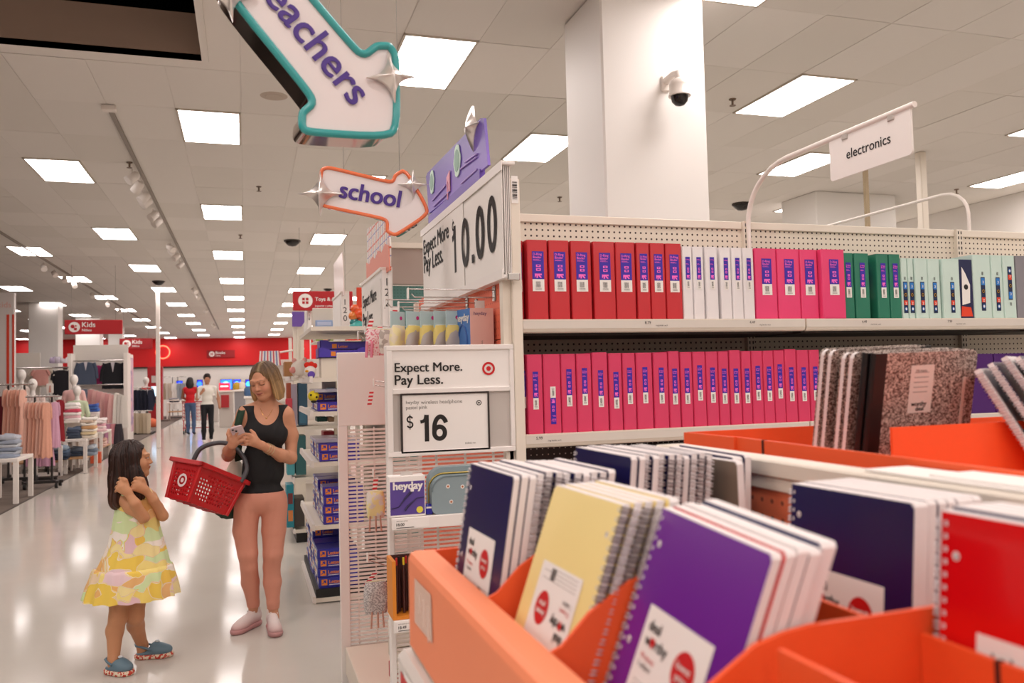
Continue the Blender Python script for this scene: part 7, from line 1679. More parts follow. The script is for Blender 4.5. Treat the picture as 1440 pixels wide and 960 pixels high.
# clogs with patterned soles
def clog(heel, toe, lab):
    heel, toe = np.array(heel, float), np.array(toe, float); d = toe-heel; L = np.linalg.norm(d); d /= L; M = np.array([np.cross(d, (0,0,1)), d, (0,0,1)]); Wl = lambda x, y, z: heel+M.T@np.array((x, y*L, z)); l2, h2 = np.minimum(heel, toe)-.1, np.maximum(heel, toe)+.12
    def up(f):
        f.ell(Wl(0,.72,.042), (.044,.06,.034), .02, M); f.ell(Wl(0,.5,.05), (.040,.055,.042), .02, M); f.ell(Wl(0,.2,.03), (.038,.05,.022), .02, M); f.ell(Wl(0,.16,.075), (.028,.05,.05), .015, M, True)
    V, Q = shell(up, lambda X, Y, Z: .022-Z+0*X+0*Y, l2, h2, .0042); u = mesh_obj('clog', V, Q, [mat('blue grey clog','#64808f',.5)], gi, label=lab)
    V, Q = shell(lambda f: (f.ell(Wl(0,.14,.014), (.042,.05,.026), .02, M), f.ell(Wl(0,.5,.014), (.044,.08,.026), .03, M), f.ell(Wl(0,.8,.014), (.048,.052,.026), .03, M)), lambda X, Y, Z: np.maximum(.001-Z, Z-.028)+0*X+0*Y, l2, h2, .0042)
    mesh_obj('sole', V, Q, [blotch('red patterned sole','#c8402e','#ead9c0',70)], u)
    m = MB(); m.tube([Wl(-.04,.42,.058), Wl(-.042,.16,.075), Wl(-.03,-.04,.082), Wl(0,-.10,.084), Wl(.03,-.04,.082), Wl(.042,.16,.075), Wl(.04,.42,.058)], .007, mat('blue grey clog','#64808f',.5), 6); m.build('heel_strap', u)
    m = MB()
    for x_, y_ in ((-.02,.62),(.0,.7),(.02,.62),(-.012,.82),(.014,.82)): p = Wl(x_,y_,.076-.06*(y_-.6)); m.ball(p, (.006,.006,.003), PLASTIC_BLACK, 8, 4)
    m.ball(Wl(.0,.58,.094), (.014,.012,.008), mat('charm silver','#cfd6da',.3), 10, 6); m.build('vent_and_charm', u)
clog(lf+np.array((-.035,.055,0)), np.array((*onZ(180,949,0)[:2],0)), 'blue grey clog nearest the viewer'); clog(rf+np.array((-.03,.0,0)), np.array((*onZ(240,922,0)[:2],0)), 'blue grey clog pointing at the woman')

# ------------------------------------------------------------------ two shoppers far down the aisle
def far_person(label, px, ytop, yfeet, facing, cols, pose, hairlong):
    Yp = onZ(px, yfeet, 0).y; zt = onY(px, ytop, Yp).z; H = zt; x0 = onY(px, yfeet, Yp).x; s = H/1.75
    e = empty('person', (x0,Yp,0), label, 'person'); q = np.array((math.sin(facing), -math.cos(facing), 0)); r = np.array((math.cos(facing), math.sin(facing), 0)); B = np.array((x0, Yp, 0.))
    W = lambda x, y, z: B+(r*x+q*y)*s+np.array((0,0,z*s)); M = np.array([r, q, (0,0,1)])
    f = Field(B-np.array((.5,.5,0))*s, B+np.array((.5,.5,1.8))*s, .012*s)
    f.ell(W(0,0,.97), (.155*s,.11*s,.12*s), .04, M); f.ell(W(0,0,1.14), (.135*s,.10*s,.14*s), .05, M); f.ell(W(0,0,1.32), (.165*s,.115*s,.14*s), .05, M); f.cap(W(-.15,0,1.42), W(.15,0,1.42), .05*s, None, .05); f.cap(W(0,0,1.45), W(0,.01,1.56), .05*s, None, .02)
    for k, sg in ((0,-1),(1,1)): f.chain([W(*p) for p in pose['leg'][k]], [.088*s,.06*s,.062*s,.04*s], .03); f.cap(W(*pose['leg'][k][-1]), W(pose['leg'][k][-1][0], pose['leg'][k][-1][1]+.15, .035), .045*s, .035*s, .02); f.chain([W(*p) for p in pose['arm'][k]], [.05*s,.042*s,.03*s], .03); f.ell(W(*pose['arm'][k][-1]), (.035*s,.03*s,.055*s), .02, M)
    hc_ = W(0,.02,1.635); head(f, hc_, M, s*1.02)
    V, Q = f.mesh(); P = ((V-B)@M.T)/s; C = np.tile(L3(cols['skin']), (len(V), 1)); z = P[:, 2]; ax_ = np.abs(P[:, 0])
    C[(z < .98)] = L3(cols['legs']); C[(z >= .98) & (z < 1.49) & (ax_ < cols.get('sl', .22)) ] = L3(cols['top']); C[z < .075] = L3(cols['shoe'])
    far_hand = (P[:,1] > .12) & (z > 1.0); C[far_hand] = L3(cols['skin']); hipd = (ax_ > .175) & (z > .7) & (z < 1.14); C[hipd] = L3(cols['skin'])
    mesh_obj('body', V, Q, [vcmat('far person cloth and skin', .7)], e, C)
    f = Field(hc_-.35*s, hc_+.3*s, .012*s); f.ell(hc_+M.T@np.array((0,-.025,.045))*s, (.095*s,.11*s,.095*s), .02, M)
    if hairlong: f.ell(hc_+M.T@np.array((0,-.07,-.08))*s, (.12*s,.08*s,.15*s), .04, M)
    else: f.ell(hc_+M.T@np.array((0,.05,.11))*s, (.07*s,.05*s,.04*s), .03, M)
    f.ell(hc_+M.T@np.array((0,.115,-.03))*s, (.07*s,.08*s,.085*s), .02, M, True); V, Q = f.mesh(); mesh_obj('hair', V, Q, [mat('hair '+cols['hair'], cols['hair'], .5)], e)
    return e, W
far_person('man in white shirt and black trousers walking up the far aisle', 292, 526.5, 622, .12, dict(skin='#b98468', top='#e9e4da', legs='#17161c', shoe='#e8e2dc', hair='#241711', sl=.235),
    dict(leg=[[(-.08,0,.92),(-.09,.06,.5),(-.09,.0,.3),(-.09,-.04,.08)],[(.08,0,.92),(.09,.02,.5),(.10,-.06,.3),(.10,-.16,.12)]], arm=[[(-.19,0,1.40),(-.25,.02,1.13),(-.10,.16,1.36)],[(.19,0,1.40),(.27,-.04,1.13),(.30,.04,.90)]]), False)
far_person('shopper in red sleeveless top and blue jeans seen from behind at the cart', 268, 531, 611, 3.0, dict(skin='#8a5a40', top='#c4121c', legs='#44597a', shoe='#1d1a1c', hair='#1a110e', sl=.19),
    dict(leg=[[(-.08,0,.92),(-.10,.02,.5),(-.10,-.01,.3),(-.10,-.05,.08)],[(.08,0,.92),(.08,.0,.5),(.07,.0,.3),(.07,-.03,.08)]], arm=[[(-.19,0,1.40),(-.24,.06,1.15),(-.16,.22,1.08)],[(.19,0,1.40),(.24,.06,1.15),(.16,.22,1.08)]]), True)
# red cart in front of the shopper
Yc = onZ(268,611,0).y+.35; a, b = onY(257,600,Yc), onY(296,560,Yc); ct = empty('shopping_cart', ((a.x+b.x)/2,Yc,0), 'red shopping cart pushed by the shopper in jeans', 'cart'); CR = mat('cart red','#b01820',.4)
z1, z0 = 1.0, .45; w_ = b.x-a.x
m = MB()
for i in range(9): x = a.x+w_*i/8; m.bar((x,Yc,z0),(x,Yc,z1), .015, .015, CR); m.bar((x,Yc+.8,z0),(x,Yc+.8,z1+.0), .015, .015, CR)
for i in range(6): z = z0+(z1-z0)*i/5; m.bar((a.x,Yc,z),(b.x,Yc,z), .015, .015, CR); m.bar((a.x,Yc,z),(a.x,Yc+.8,z), .015, .015, CR); m.bar((b.x,Yc,z),(b.x,Yc+.8,z), .015, .015, CR)
m.build('basket', ct, kind='stuff')
m = MB()
for x in (a.x+.03, b.x-.03): m.bar((x,Yc,.1),(x,Yc,z0), .03, .03, CR); m.bar((x,Yc,.2),(x,Yc+.9,.2), .03, .03, CR); m.bar((x,Yc+.85,.1),(x,Yc+.85,.3), .03, .03, CR)
m.bar((a.x,Yc,.2),(b.x,Yc,.2), .03, .03, CR); m.build('frame', ct)
m = MB(); m.bar((a.x,Yc-.1,1.05),(b.x,Yc-.1,1.05), .035, .035, CR); m.bar((a.x,Yc-.1,1.05),(a.x,Yc,1.0), .03, .03, CR); m.bar((b.x,Yc-.1,1.05),(b.x,Yc,1.0), .03, .03, CR); m.build('handle', ct)
for x in (a.x+.03, b.x-.03):
    for y in (Yc, Yc+.85): m = MB(); m.tube([(x-.02,y,.06),(x+.02,y,.06)], .06, PLASTIC_BLACK, 12); m.build('wheel', ct)
# ================================================================== kids clothing on the carpet at the left
def cloth(name, c, rough=.85): return mat('cloth '+name+c, c, rough, noise=.12, nscale=25, bump=.25, bscale=60)
HANG = mat('hanger plastic','#d9d2ca',.3)
_G = {}
def garment_proto(kind, col):
    k = (kind, col)
    if k in _G: return _G[k], False
    e = bpy.data.objects.new('hanging_garment', None); COL.objects.link(e); e.empty_display_size = .05; ORG[e.name] = Vector((0,0,0))
    # unit size: hangs 1 down from the hook at the origin, width 1 along x, seen from -y
    PF = {'dress': [(0,.16),(.03,.34),(.10,.40),(.20,.36),(.34,.34),(.6,.42),(.85,.49),(1,.52)], 'top': [(0,.18),(.05,.42),(.2,.48),(.5,.46),(.8,.45),(1,.45)], 'skirt': [(0,.30),(.06,.31),(.3,.38),(.7,.46),(1,.50)], 'trousers': [(0,.34),(.1,.38),(.3,.40),(.7,.36),(1,.34)], 'jacket': [(0,.16),(.06,.40),(.2,.5),(.5,.47),(.8,.49),(1,.5)]}[kind]
    rs = random.Random(len(_G)*7+3); a1, a2 = rs.uniform(0,6), rs.uniform(0,6); nf = rs.choice((5,6,7)); n = 40; rows = []
    amp = {'dress': .30, 'top': .07, 'skirt': .22, 'trousers': .08, 'jacket': .05}[kind]; dp = {'dress': .36, 'top': .2, 'skirt': .3, 'trousers': .2, 'jacket': .24}[kind]
    for t, hw in PF:
        r = []
        for j in range(n):
            an = 2*PI*j/n; w_ = 1+amp*t*math.sin(nf*an+a1)+amp*.6*t*math.sin((2*nf-1)*an+a2); r.append((hw*math.cos(an)*(1+.03*t*math.sin(3*an)), dp*.5*w_*math.sin(an)*(.45+.55*t), -.06-.94*t+.012*math.sin(nf*an+a2)*t))
        rows.append(r)
    m = MB(); cm_ = cloth(kind, col); m.grid(rows, cm_, True); m.add(rows[0], [tuple(range(n))], cm_); m.build({'dress':'frock','top':'shirt_body','skirt':'skirt_body','trousers':'trouser_body','jacket':'jacket_body'}[kind], e)
    if kind in ('dress','top','jacket'):
        L_ = {'dress': .22, 'top': .30, 'jacket': .62}[kind]
        for s_ in (-1, 1):
            m = MB(); x0 = s_*PF[2][1]*.86; m.tube([(x0*.85,0,-.10),(x0*1.12,0,-.12-L_*.4),(x0*1.22,0,-.12-L_)], [.09,.085,.075] if kind != 'dress' else [.08,.10,.07], cm_, 10); m.build('sleeve', e)
    if kind == 'jacket':
        m = MB(); m.prism([(-.09,-.06),(.09,-.06),(.0,-.42)], (0,-.128,0), (1,0,0), (0,0,1), (0,-.004,0), mat('shirt front','#cfc8cc',.8)); m.build('shirt_front', e)
        m = MB(); m.prism([(-.10,-.05),(-.16,-.2),(-.0,-.46),(-.03,-.3)], (0,-.134,0), (1,0,0), (0,0,1), (0,-.004,0), cm_); m.prism([(.10,-.05),(.03,-.3),(0,-.46),(.16,-.2)], (0,-.134,0), (1,0,0), (0,0,1), (0,-.004,0), cm_); m.build('lapel', e)
    m = MB(); w_ = PF[1][1]*.9; m.tube([(-w_,0,-.09),(0,0,-.045),(w_,0,-.09)], .012, HANG, 6); m.tube([(0,0,-.045),(0,0,-.01),(.012,0,.008),(.022,0,0)], .006, CHROME, 5); m.build('hanger', e)
    _G[k] = e; return e, True
def garment(kind, col, x, y, Y, wpx, lpx, label, group, rz=0):
    """x,y px of the hanger top; wpx, lpx size in photo pixels"""
    e, new = garment_proto(kind, col)
    if not new: e = copy_tree(e)
    p = onY(x, y, Y); k = abs(onY(x+100, y, Y).x-p.x)/100
    e.location = p; e.rotation_euler = (0,0,rz); e.scale = (wpx*k, wpx*k*.9, lpx*k); tag(e, label, 'clothing', group); return e
def rack(label, Y, x0, x1, ytop, depth=.5, wheels=True):
    a, b = onY(x0,ytop,Y), onY(x1,ytop,Y); e = empty('garment_rack', ((a.x+b.x)/2,Y,.007), label, 'rack'); zt = a.z
    m = MB(); m.tube([(a.x,Y,zt),(b.x,Y,zt)], .014, CHROME, 8); m.build('rail', e)
    m = MB(); cx = (a.x+b.x)/2; 
    for x in (cx-.12, cx+.12): m.bar((x,Y+.05,.1),(x,Y+.05,zt), .03, .03, mat('rack black','#2a2624',.5))
    m.build('post', e); zb_ = .10 if wheels else .03
    m = MB(); m.bar((a.x-.05,Y,zb_),(b.x+.05,Y,zb_), .05, .045, mat('rack black','#2a2624',.5))
    for x in (a.x+.02, b.x-.02): m.bar((x,Y-depth/2,zb_),(x,Y+depth/2,zb_), .045, .04, mat('rack black','#2a2624',.5))
    m.build('base', e)
    if wheels:
        for x in (a.x+.02, b.x-.02):
            for y in (Y-depth/2, Y+depth/2): m = MB(); m.tube([(x-.02,y,.05),(x+.02,y,.05)], .043, PLASTIC_BLACK, 12); m.build('castor', e)
    n = int((b.x-a.x)/.05); m = MB()
    for i in range(n): x = a.x+(b.x-a.x)*(i+.5)/n; m.tube([(x,Y-.02,zt+.012),(x,Y,zt+.03),(x+.005,Y+.01,zt-.06)], .004, CHROME, 4)
    m.build('spare_hangers', e, kind='stuff'); return e
PEACH = ['#eab09a','#edb8a4','#e4a68e']; MAU = ['#cf9ab4','#d6a4bc']
Ya_ = 15.9; Yf = 15.1
rack('chrome garment rack of peach dresses at far left on black castors', Ya_, -4, 48, 541); rack('front chrome arm rack of peach and mauve dresses', Yf, 36, 84, 558, .3)
garment('dress','#6a1a24', 0, 552, Ya_+.3, 26, 96, 'dark maroon dress at the very left edge of the rack', 'dresses on the left racks')
for k, (x, c) in enumerate(((9,0),(15,1),(21,2),(27,0),(32,1))): garment('dress', PEACH[c], x, 543, Ya_-.04*k, 17, 90+4*(k % 2), 'peach dress on the back rack, %s from the left' % ORD[k+1], 'peach dresses on the back rack', random.uniform(-.25,.25)+.85)
for k, (x, c) in enumerate(((39,1),(45,0),(51,2),(56,1),(61,0),(66,2))): garment('dress', PEACH[c], x, 561, Yf-.03*k, 17, 85+5*(k % 2), 'peach dress on the front rack, %s from the left' % ORD[k+1], 'peach dresses on the front rack', random.uniform(-.25,.25)+.85)
for k, (x, y) in enumerate(((72,562),(77,561))): garment('dress', MAU[k], x, y, Yf+.05, 17, 74, 'mauve dress on the front rack, %s from the left' % ORD[k+1], 'mauve dresses on the front rack', .5)
garment('dress','#8a1420', 84, 558, Yf+.12, 15, 68, 'dark red dress at the right end of the front rack', 'dresses on the left racks', .5)
rack('low chrome rail of mauve dresses behind the peach ones', Ya_+.5, 36, 76, 598, .3, False)
for k, x in enumerate((46,56,66)): garment('dress', MAU[k % 2], x, 598, Ya_+.5, 22, 62, 'mauve dress hanging low behind the peach ones, %s from the left' % ORD[k+1], 'low mauve dresses', .3)
def table(label, x0, x1, ytop, Y, d, ym=None, legw=.06, shelves=()):
    a, b = onY(x0,ytop,Y), onY(x1,ytop,Y); e = empty('display_table', ((a.x+b.x)/2,Y,.007), label, 'table'); z = a.z; T = WHITE
    m = MB(); m.box((a.x,Y,z-.05),(b.x,Y+d,z), T, .006); m.build('tabletop', e)
    for x in (a.x, b.x-legw):
        for y in (Y, Y+d-legw): m = MB(); m.box((x,y,.007),(x+legw,y+legw,z-.05), T); m.build('leg', e)
    for zz in shelves: m = MB(); m.box((a.x+.01,Y+.01,zz-.03),(b.x-.01,Y+d-.01,zz), mat('shelf oak','#c79a6e',.5)); m.build('shelf', e)
    return e, a.x, b.x, z
def folded(x, y, z, w_, d, col, label, group, h=.035):
    e = MB(); rows = []; n = 20
    rs = random.Random(int(x*977+z*331)); q1, q2 = rs.uniform(0,6), rs.uniform(0,6)
    for t, k in ((0,.93),(.2,.99),(.5,1.02),(.8,.99),(1,.90)):
        rows.append([(x+w_/2*k*math.copysign(abs(math.cos(2*PI*j/n))**.35, math.cos(2*PI*j/n)), y+d/2*k*math.copysign(abs(math.sin(2*PI*j/n))**.35, math.sin(2*PI*j/n)), z+h*t*(1+.28*math.sin(2*2*PI*j/n+q1)+.2*math.sin(5*2*PI*j/n+q2))) for j in range(n)])
    c = cloth('fold', col); e.grid(rows, c, True); e.add(rows[-1], [tuple(range(n))], c); return e.build('folded_garment', label=label, cat='clothing', group=group)
def fold_pile(x, y, z, w_, d, cols, where, cn):
    zz = z
    for i, c in enumerate(cols):
        h = random.uniform(.045,.065); folded(x+random.uniform(-.015,.015), y+random.uniform(-.015,.015), zz, w_, d, c, '%s folded garment, %s up, %s' % (cn[i] if isinstance(cn, list) else cn, ORD[i+1], where), 'folded garments '+where, h); zz += h+.001
# nearest white table at the left edge
e, xa, xb, z = table('white display table with folded denim at the left edge', -30, 25, 647, 13.2, .9)
for k in range(2): fold_pile(xb-.18-.34*k, 13.5, z+.001, .27, .34, ['#9aa5b8','#b4bac4','#8d97aa','#c3c6cb','#a3abbb','#b9bdc7'], 'on the nearest table, %s pile from right' % ORD[k+1], ['steel blue','pale grey','slate blue','silver grey','dusty blue','light grey'])
# white frame plinth behind the racks and the tables along the aisle
a, b = onY(14,663,17.0), onY(85,626,17.0); e = empty('frame_stand', ((a.x+b.x)/2,17.0,.007), 'white open frame stand low behind the peach dresses', 'stand'); z1 = b.z
m = MB()
for p, q in (((a.x,17.0),(b.x,17.0)), ((a.x,17.9),(b.x,17.9))):
    for z in (.05, z1): m.bar((p[0],p[1],z),(q[0],q[1],z), .06, .06, WHITE)
for x in (a.x, (a.x+b.x)/2, b.x):
    for y in (17.0, 17.9): m.bar((x,y,.007),(x,y,z1), .06, .06, WHITE)
m.build('frame', e); m = MB(); m.box((a.x,17.0,z1*.45),(b.x,17.9,z1*.45+.03), mat('shelf oak','#c79a6e',.5)); m.build('shelf', e)
fold_pile((a.x+b.x)/2+.35, 17.3, z1*.45+.031, .3, .4, ['#2c3648','#39475c','#566880','#8fa0b0'], 'inside the white frame stand', ['navy','dark denim','mid blue','pale blue'])
e, xa, xb, z = table('white table with oak shelf and folded jeans beside the aisle', 89, 122, 618, 17.3, 1.2, shelves=(.30,))
fold_pile(xa+.14, 17.6, z+.001, .25, .36, ['#3d4656','#4c586c','#414a5e','#5d6a80'], 'at the left of the jeans table', ['charcoal','slate','dark blue','denim blue'])
fold_pile(xa+.37, 17.65, z+.001, .25, .36, ['#e8ddcc','#e6d2a8','#efe6d8','#d9a878','#f0e8dc','#e3c9b4','#efe9e0'], 'at the right of the jeans table', ['cream','straw','ivory','tan','off white','sand','pearl'])
fold_pile(xa+.15, 17.8, .301, .25, .4, ['#5a6a82','#46546a','#7a8798'], 'on the oak shelf of the jeans table', ['blue','dark blue','pale blue']); fold_pile(xa+.38, 17.8, .301, .2, .4, ['#8d9aa8','#6a7686','#b8c0c8'], 'at the right of that oak shelf', ['grey blue','slate grey','silver blue'])
a, b = onY(87,592,18.8), onY(110,586,18.8); m = MB(); m.box((a.x,18.8,a.z-.04),(b.x,19.3,a.z), WHITE); m.box((a.x,19.24,.007),(b.x,19.3,a.z-.04), WHITE); m.build('riser_shelf', label='white riser shelf of pale clothes behind the jeans table', cat='shelf')
fold_pile((a.x+b.x)/2, 19.05, a.z+.001, .30, .34, ['#efe6e2','#e8b8c0','#f3ece8','#d8526a','#f2e6e2','#f4eeea'], 'on the riser shelf', ['white','blush','snow white','rose','pale','milk white'])
e, xa, xb, z = table('second white table of pink folded clothes beside the aisle', 120, 144, 608, 20.3, 1.3, shelves=(.28,))
fold_pile(xa+.2, 20.6, z+.001, .34, .4, ['#e6c0c4','#efd8d6','#e2a8b4','#f0e2e0','#efe6e2'], 'on the second table', ['pink','blush','rose','pale pink','white']); fold_pile(xa+.2, 20.7, .281, .34, .4, ['#d8b0a4','#e0beb2','#caa090'], 'on the oak shelf of the second table', ['dusty pink','light peach','clay pink'])
a, bb = onY(121,583,21.3), onY(135,583,21.3); m = MB(); m.box((a.x,21.3,a.z-.04),(bb.x,21.8,a.z), WHITE); m.box((a.x,21.74,.007),(bb.x,21.8,a.z-.04), WHITE); m.build('riser_shelf', label='white riser shelf with a blue garment behind the second table', cat='shelf')
fold_pile((a.x+bb.x)/2, 21.5, a.z+.001, .26, .34, ['#e8dcd8','#3c62b0','#4870b8','#3a5aa8'], 'on the riser behind the second table', ['ivory','bright blue','sky blue','royal blue'])
m = MB(); q = onZ(127,652,0); m.box((q.x,q.y,.007),(q.x+.2,q.y+.1,.24), mat('orange card','#e0603a',.5)); m.build('floor_card', label='orange card standing low beside the second table', cat='card')
# mannequins
MANN = mat('mannequin white','#efe9e3',.3)
def mannequin(label, px, py, Y, r, top, base=True):
    c = np.array(onY(px, py, Y)); s = r/.11; e = empty('mannequin', (c[0],Y,.007), label, 'mannequin')
    f = Field(c-np.array((.4,.3,.95))*s, c+np.array((.4,.3,.2))*s, .016*s); f.ell(c, (.085*s,.10*s,.115*s), .03); f.cap(c-np.array((0,0,.1))*s, c-np.array((0,0,.24))*s, .045*s, .05*s, .03)
    sh = c-np.array((0,0,.30))*s; f.cap(sh-np.array((.15,0,0))*s, sh+np.array((.15,0,0))*s, .055*s, None, .05)
    V, Q = f.mesh(); mesh_obj('head_and_neck', V, Q, [MANN], e)
    f = Field(c-np.array((.4,.3,.95))*s, c+np.array((.4,.3,.2))*s, .016*s); f.ell(sh-np.array((0,0,.12))*s, (.17*s,.11*s,.2*s), .04); f.ell(sh-np.array((0,0,.35))*s, (.16*s,.115*s,.2*s), .06); f.cap(sh-np.array((.15,0,0))*s, sh+np.array((.15,0,0))*s, .062*s, None, .05)
    for q in (-1, 1): f.chain([sh+np.array((q*.17,0,-.01))*s, sh+np.array((q*.23,-.02,-.25))*s, sh+np.array((q*.21,-.06,-.5))*s], [.058*s,.045*s,.03*s], .03)
    V, Q = f.mesh(); mesh_obj('shirt', V, Q, [cloth('mann', top)], e)
    m = MB(); m.tube([(c[0],Y,.03),(c[0],Y,c[2]-.75*s)], .03, CHROME, 8); m.lathe([(.2,.0),(.2,.015),(.03,.03)], (c[0],Y,.007), CHROME, 18); m.build('stand', e)
mannequin('pale mannequin head in a white top behind the far left rack', 30, 527, 19.8, .115, '#e6d8cf'); mannequin('white mannequin with only its crown showing left of the small sign', 46, 540, 18.5, .105, '#e0c8c0')
mannequin('taller white mannequin behind the jeans table', 104, 533.5, 20.0, .105, '#e8b8b4'); mannequin('white mannequin in a mint green shirt behind the jeans table', 108.5, 549, 19.6, .10, '#c3cfae'); mannequin('distant white mannequin with a red scarf beside the red kiosk', 205.5, 535, 32, .125, '#15182c')
m = MB(); p = onY(205.5,545,31.95); m.tube([p+Vector((-.12,0,0)),p+Vector((0,-.12,-.06)),p+Vector((.12,0,0))], .05, TRED, 8); m.tube([p+Vector((.05,-.12,-.05)),p+Vector((.1,-.2,-.4))], .045, TRED, 8); m.build('scarf', label='red scarf round the distant mannequin beside the kiosk', cat='scarf')
# small tabletop sign
a, b = onY(65,553,17.4), onY(75,539,17.4); m = MB(); m.box((a.x,17.4,a.z),(b.x,17.42,b.z), WHITE, .004); m.add([(a.x+(b.x-a.x)*u,17.396,a.z+(b.z-a.z)*v) for u, v in ((.35,.1),(.7,.1),(.62,.8),(.45,.8))], [(0,1,2,3)], mat('sign figure','#c98a7a',.6)); m.tube([((a.x+b.x)/2,17.41,.2),((a.x+b.x)/2,17.41,a.z)], .012, CHROME, 6); m.lathe([(.12,0),(.12,.01)], ((a.x+b.x)/2,17.41,.19), CHROME, 12); m.build('counter_sign', label='small white picture sign on a thin post above the dresses', cat='sign')
# wall fixture with jackets, skirts
Yw_ = 25.5
a, b = onY(99,620,Yw_), onY(177,496,Yw_); e = empty('wall_fixture', ((a.x+b.x)/2,Yw_,.007), 'white free-standing wall fixture with jackets and skirts', 'shelving')
m = MB(); m.box((a.x,Yw_+.5,.007),(b.x,Yw_+.56,b.z), WHITE); m.build('back_panel', e)
for x in (a.x, b.x): m = MB(); m.box((x-.05,Yw_-.1,.007),(x+.05,Yw_+.56,b.z), WHITE); m.build('side_post', e)
m = MB(); m.box((a.x,Yw_+.44,b.z-.32),(b.x,Yw_+.5,b.z+.25), mat('fixture header','#dcd4cb',.5)); m.build('header', e)
for k, (yy, d) in enumerate(((507,.15),(541,.0))): p = onY(140,yy,Yw_+d); m = MB(); m.tube([(a.x,Yw_+d,p.z),(b.x,Yw_+d,p.z)], .02, CHROME, 8); m.build('rail', e)
garment('jacket','#4a5468', 121, 507, Yw_+.15, 29, 37, 'blue grey jacket on the white wall fixture', 'jackets on the wall fixture'); garment('jacket','#16161c', 159, 507, Yw_+.15, 31, 42, 'black jacket at the right of the white wall fixture', 'jackets on the wall fixture')
garment('top','#c23a7a', 138, 512, Yw_+.35, 12, 30, 'magenta top between the two jackets', 'tops on the wall fixture')
for k, (x, c) in enumerate(((128,'#dca0a0'),(134,'#e2aeaa'),(140,'#dda4a4'),(146,'#e6b4b0'),(152,'#dca0a0'),(157,'#e2aeaa'))): garment('skirt', c, x, 545+1.5*k, Yw_-.25-.12*k, 15, 50-k, 'pink skirt on the wall fixture rail, %s from the left' % ORD[k+1], 'pink skirts on the wall fixture', .5)
for k, (x, c, n_) in enumerate(((164,'#e8e0d6','cream'),(169,'#cfc8c0','pale grey'),(174,'#d9d2ca','stone'))): garment('skirt', c, x, 550+2*k, Yw_-.9, 13, 50, '%s skirt right of the pink skirts' % n_, 'pale skirts on the wall fixture', .5)
for k, (x, c) in enumerate(((114,'#5a6478'),(119,'#6a7488'))): garment('trousers', c, x, 545, Yw_, 11, 36, 'grey blue trousers left of the pink skirts, %s from the left' % ORD[k+1], 'trousers on the wall fixture', .4)
for k, (x, c, n_) in enumerate(((153,'#c88aa8','mauve'),(160,'#d08a90','rose'),(167,'#3a3238','charcoal'))): garment('skirt', c, x, 594, Yw_-1.0, 15, 32, '%s skirt hanging on the lowest rail of the wall fixture' % n_, 'low skirts on the wall fixture', .3)
# partition behind, with sweaters
a, b = onY(-5,620,23.6), onY(56,496,23.6); e = empty('wall_fixture', ((a.x+b.x)/2,23.6,.007), 'pale partition behind the left racks holding sweaters', 'shelving')
m = MB(); m.box((a.x,23.6,.007),(b.x,23.66,b.z), mat('partition','#ded6cb',.6)); m.build('back_panel', e); p = onY(70,517,23.5); m = MB(); m.tube([(a.x,23.45,p.z),(onY(100,517,23.45).x,23.45,p.z)], .02, CHROME, 8); m.build('rail', e)
q = onY(99,517,23.45); m = MB(); m.box((q.x-.03,23.4,.007),(q.x+.03,23.5,q.z+.35), WHITE); m.build('side_post', e)
garment('top','#d6cabb', 58, 517, 23.45, 34, 30, 'cream sweater hanging before the pale partition', 'sweaters before the partition'); garment('top','#d79a90', 57, 518, 23.40, 24, 26, 'salmon shirt hanging before the cream sweater', 'sweaters before the partition'); garment('top','#1d1a22', 86, 518, 23.44, 26, 42, 'black sweater hanging right of the salmon shirt', 'sweaters before the partition')
for k, (x, c) in enumerate(((75,'#b9a8c4'),(82,'#cfc4d2'),(90,'#d8d0d6'))):
    p = onY(x, 512, 23.4); folded(p.x, 23.4, p.z+.03, .14, .3, c, 'pale lilac folded item on the partition rail shelf, %s from the left' % ORD[k+1], 'folded items on the partition shelf', .12)
# striped pillar at the far left edge
a, b = onY(-12,560,20.2), onY(20,411,20.2); e = empty('striped_pillar', ((a.x+b.x)/2,20.2,.007), 'white pillar panel with tall red stripes at the left edge', 'panel')
m = MB(); m.box((a.x,20.2,.007),(b.x,20.35,b.z), mat('pillar panel','#e2dad6',.45), .01); m.build('panel', e)
for x0, x1 in ((9,13),(17,20)): p, q = onY(x0,560,20.195), onY(x1,442,20.195); m = MB(); m.box((p.x,20.194,.6),(q.x,20.201,q.z), mat('stripe red','#e0452c',.5)); m.build('stripe', e)
m = MB(); p = onY(4,432,20.19); m.text('kids', (p.x-.1,20.195,p.z), (1,0,0), (0,0,1), .17, mat('pale coral ink','#e6b0a4',.6)); m.build('faint_print', e)
# poster panel and racks towards the kiosk
a, b = onY(175.5,617,26.6), onY(179.5,497,26.6); e = empty('poster_panel', ((a.x+b.x)/2,26.6,.007), 'tall white panel end with a blurred pink and violet portrait poster', 'panel')
m = MB(); m.box((a.x,26.6,.007),(b.x,27.85,b.z), WHITE); m.build('panel', e)
def poster():
    mm = blotch('portrait print','#d9a9b4','#a48cae',2.2,'#e8ccd0',.5); return mm
m = MB(); m.box((b.x+.001,26.65,.25),(b.x+.008,27.8,b.z-.1), poster()); m.box((a.x+(b.x-a.x)*.35,26.594,.25),(b.x-.01,26.60,b.z-.1), poster()); m.build('poster', e)
m = MB(); m.box((a.x+.03,26.592,b.z-.35),(b.x-.01,26.596,b.z-.02), mat('poster lilac','#b48ac0',.5)); m.build('header_card', e)
Yk = 31
rack('distant rack of navy clothes before the red kiosk', Yk, 188, 216, 545, .6, False)
for k, x in enumerate((191,196,201,207,212)): garment('top' if k != 3 else 'jacket', ['#181b2e','#1d2136','#15182a'][k % 3], x, 546, Yk-.05*k, 9, 33, 'navy top on the distant rack, %s from the left' % ORD[k+1], 'navy tops on the distant rack', .4)
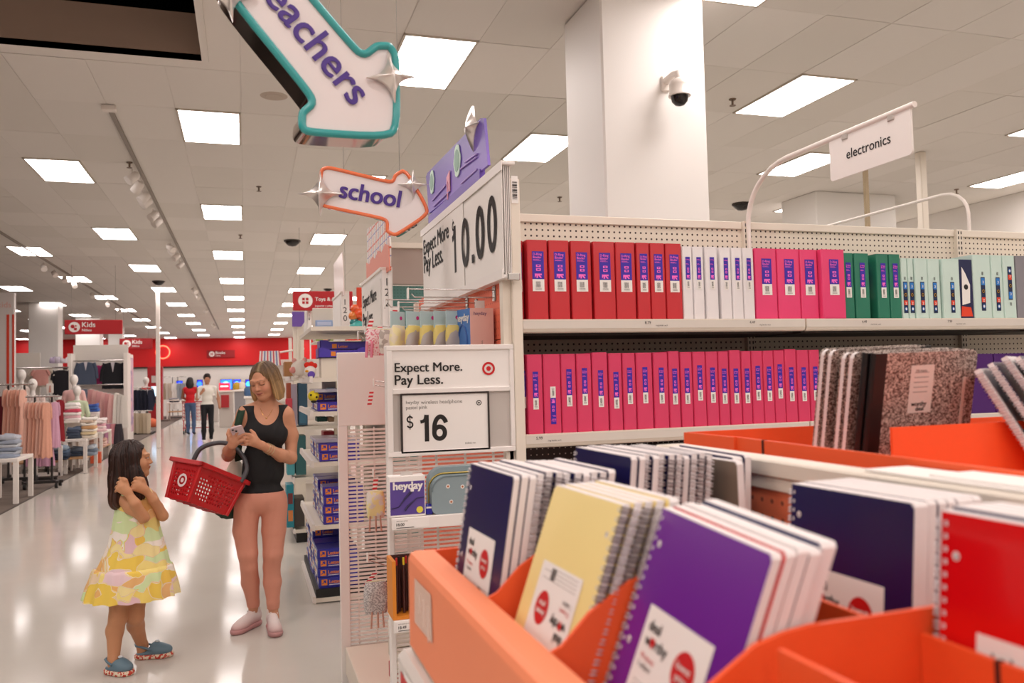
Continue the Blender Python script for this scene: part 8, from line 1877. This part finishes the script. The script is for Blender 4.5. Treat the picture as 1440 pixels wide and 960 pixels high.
rack('distant low rack of beige trousers before the red kiosk', Yk-.6, 187, 214, 578, .5, False)
for k, x in enumerate((189,194,199,204,209)): garment('trousers', ['#c6b59c','#d0c0a8','#bca98e'][k % 3], x, 579, Yk-.6-.05*k, 8, 32, 'beige trousers on the distant low rack, %s from the left' % ORD[k+1], 'beige trousers on the distant rack', .4)
m = MB(); p = onZ(213,600,.01); m.lathe([(.18,0),(.26,.12),(.2,.28),(.05,.34)], (p.x,p.y,.007), mat('orange bag','#e0704a',.7), 12); m.build('bag', label='orange bag on the floor at the foot of the distant rack', cat='bag')
# kiosk
Ykk = 40.5; a, b = onY(207.5,588,Ykk), onY(228,515,Ykk); e = empty('kiosk', ((a.x+b.x)/2,Ykk,.007), 'tall red kiosk with a lit screen on the carpet edge', 'kiosk'); KR = mat('kiosk red','#a80f18',.4)
m = MB(); m.box((a.x,Ykk,.007),(b.x,Ykk+.5,b.z), KR, .02); m.build('cabinet', e)
m = MB(); m.box((a.x-.1,Ykk-.1,.007),(b.x+.25,Ykk+.6,.09), mat('kiosk base','#6a5a54',.6)); m.build('base_plate', e)
for (x0,y0,x1,y1), mm, nm in (((213,528,223,538),mat('notice grey','#c9beb8',.5),'notice'),((213,543,223,557),mat('kiosk screen','#bfe4ff',.3,emit=1.5),'screen'),((216,562,222,567),PLASTIC_BLACK,'reader')):
    p, q = onY(x0,y1,Ykk-.01), onY(x1,y0,Ykk-.01); m = MB(); m.box((p.x,Ykk-.03,p.z),(q.x,Ykk,q.z), mm); m.build(nm, e)
# clothes behind the kiosk
Yr = 44.2
rack('far white rack of pale clothes right of the kiosk', Yr, 230, 262, 530, .8, False)
for k, (x, c) in enumerate(((232,'#b9a48c'),(236,'#d8cdc0'),(240,'#c6b8a8'),(244,'#efe9e2'),(248,'#e9e4de'),(252,'#9aa0a8'),(257,'#8a8e98'))): garment('dress' if k in (3,4) else 'top', c, x, 537, Yr-.1*k, 6.5, 40 if k in (3,4) else 26, 'pale garment on the far rack, %s from the left' % ORD[k+1], 'pale garments on the far rack', .2)
e, xa, xb, z = table('far white table right of the kiosk', 234, 258, 566, 41.5, 1.3, shelves=(.4,))
fold_pile(xa+.3, 41.9, z+.001, .42, .42, ['#3a3a44','#d8cfc6','#8d8a90'], 'on the far table', ['charcoal','cream','grey']); fold_pile(xa+.8, 41.9, z+.001, .36, .42, ['#b09a86','#e4dcd2'], 'at the right of the far table', 'beige')
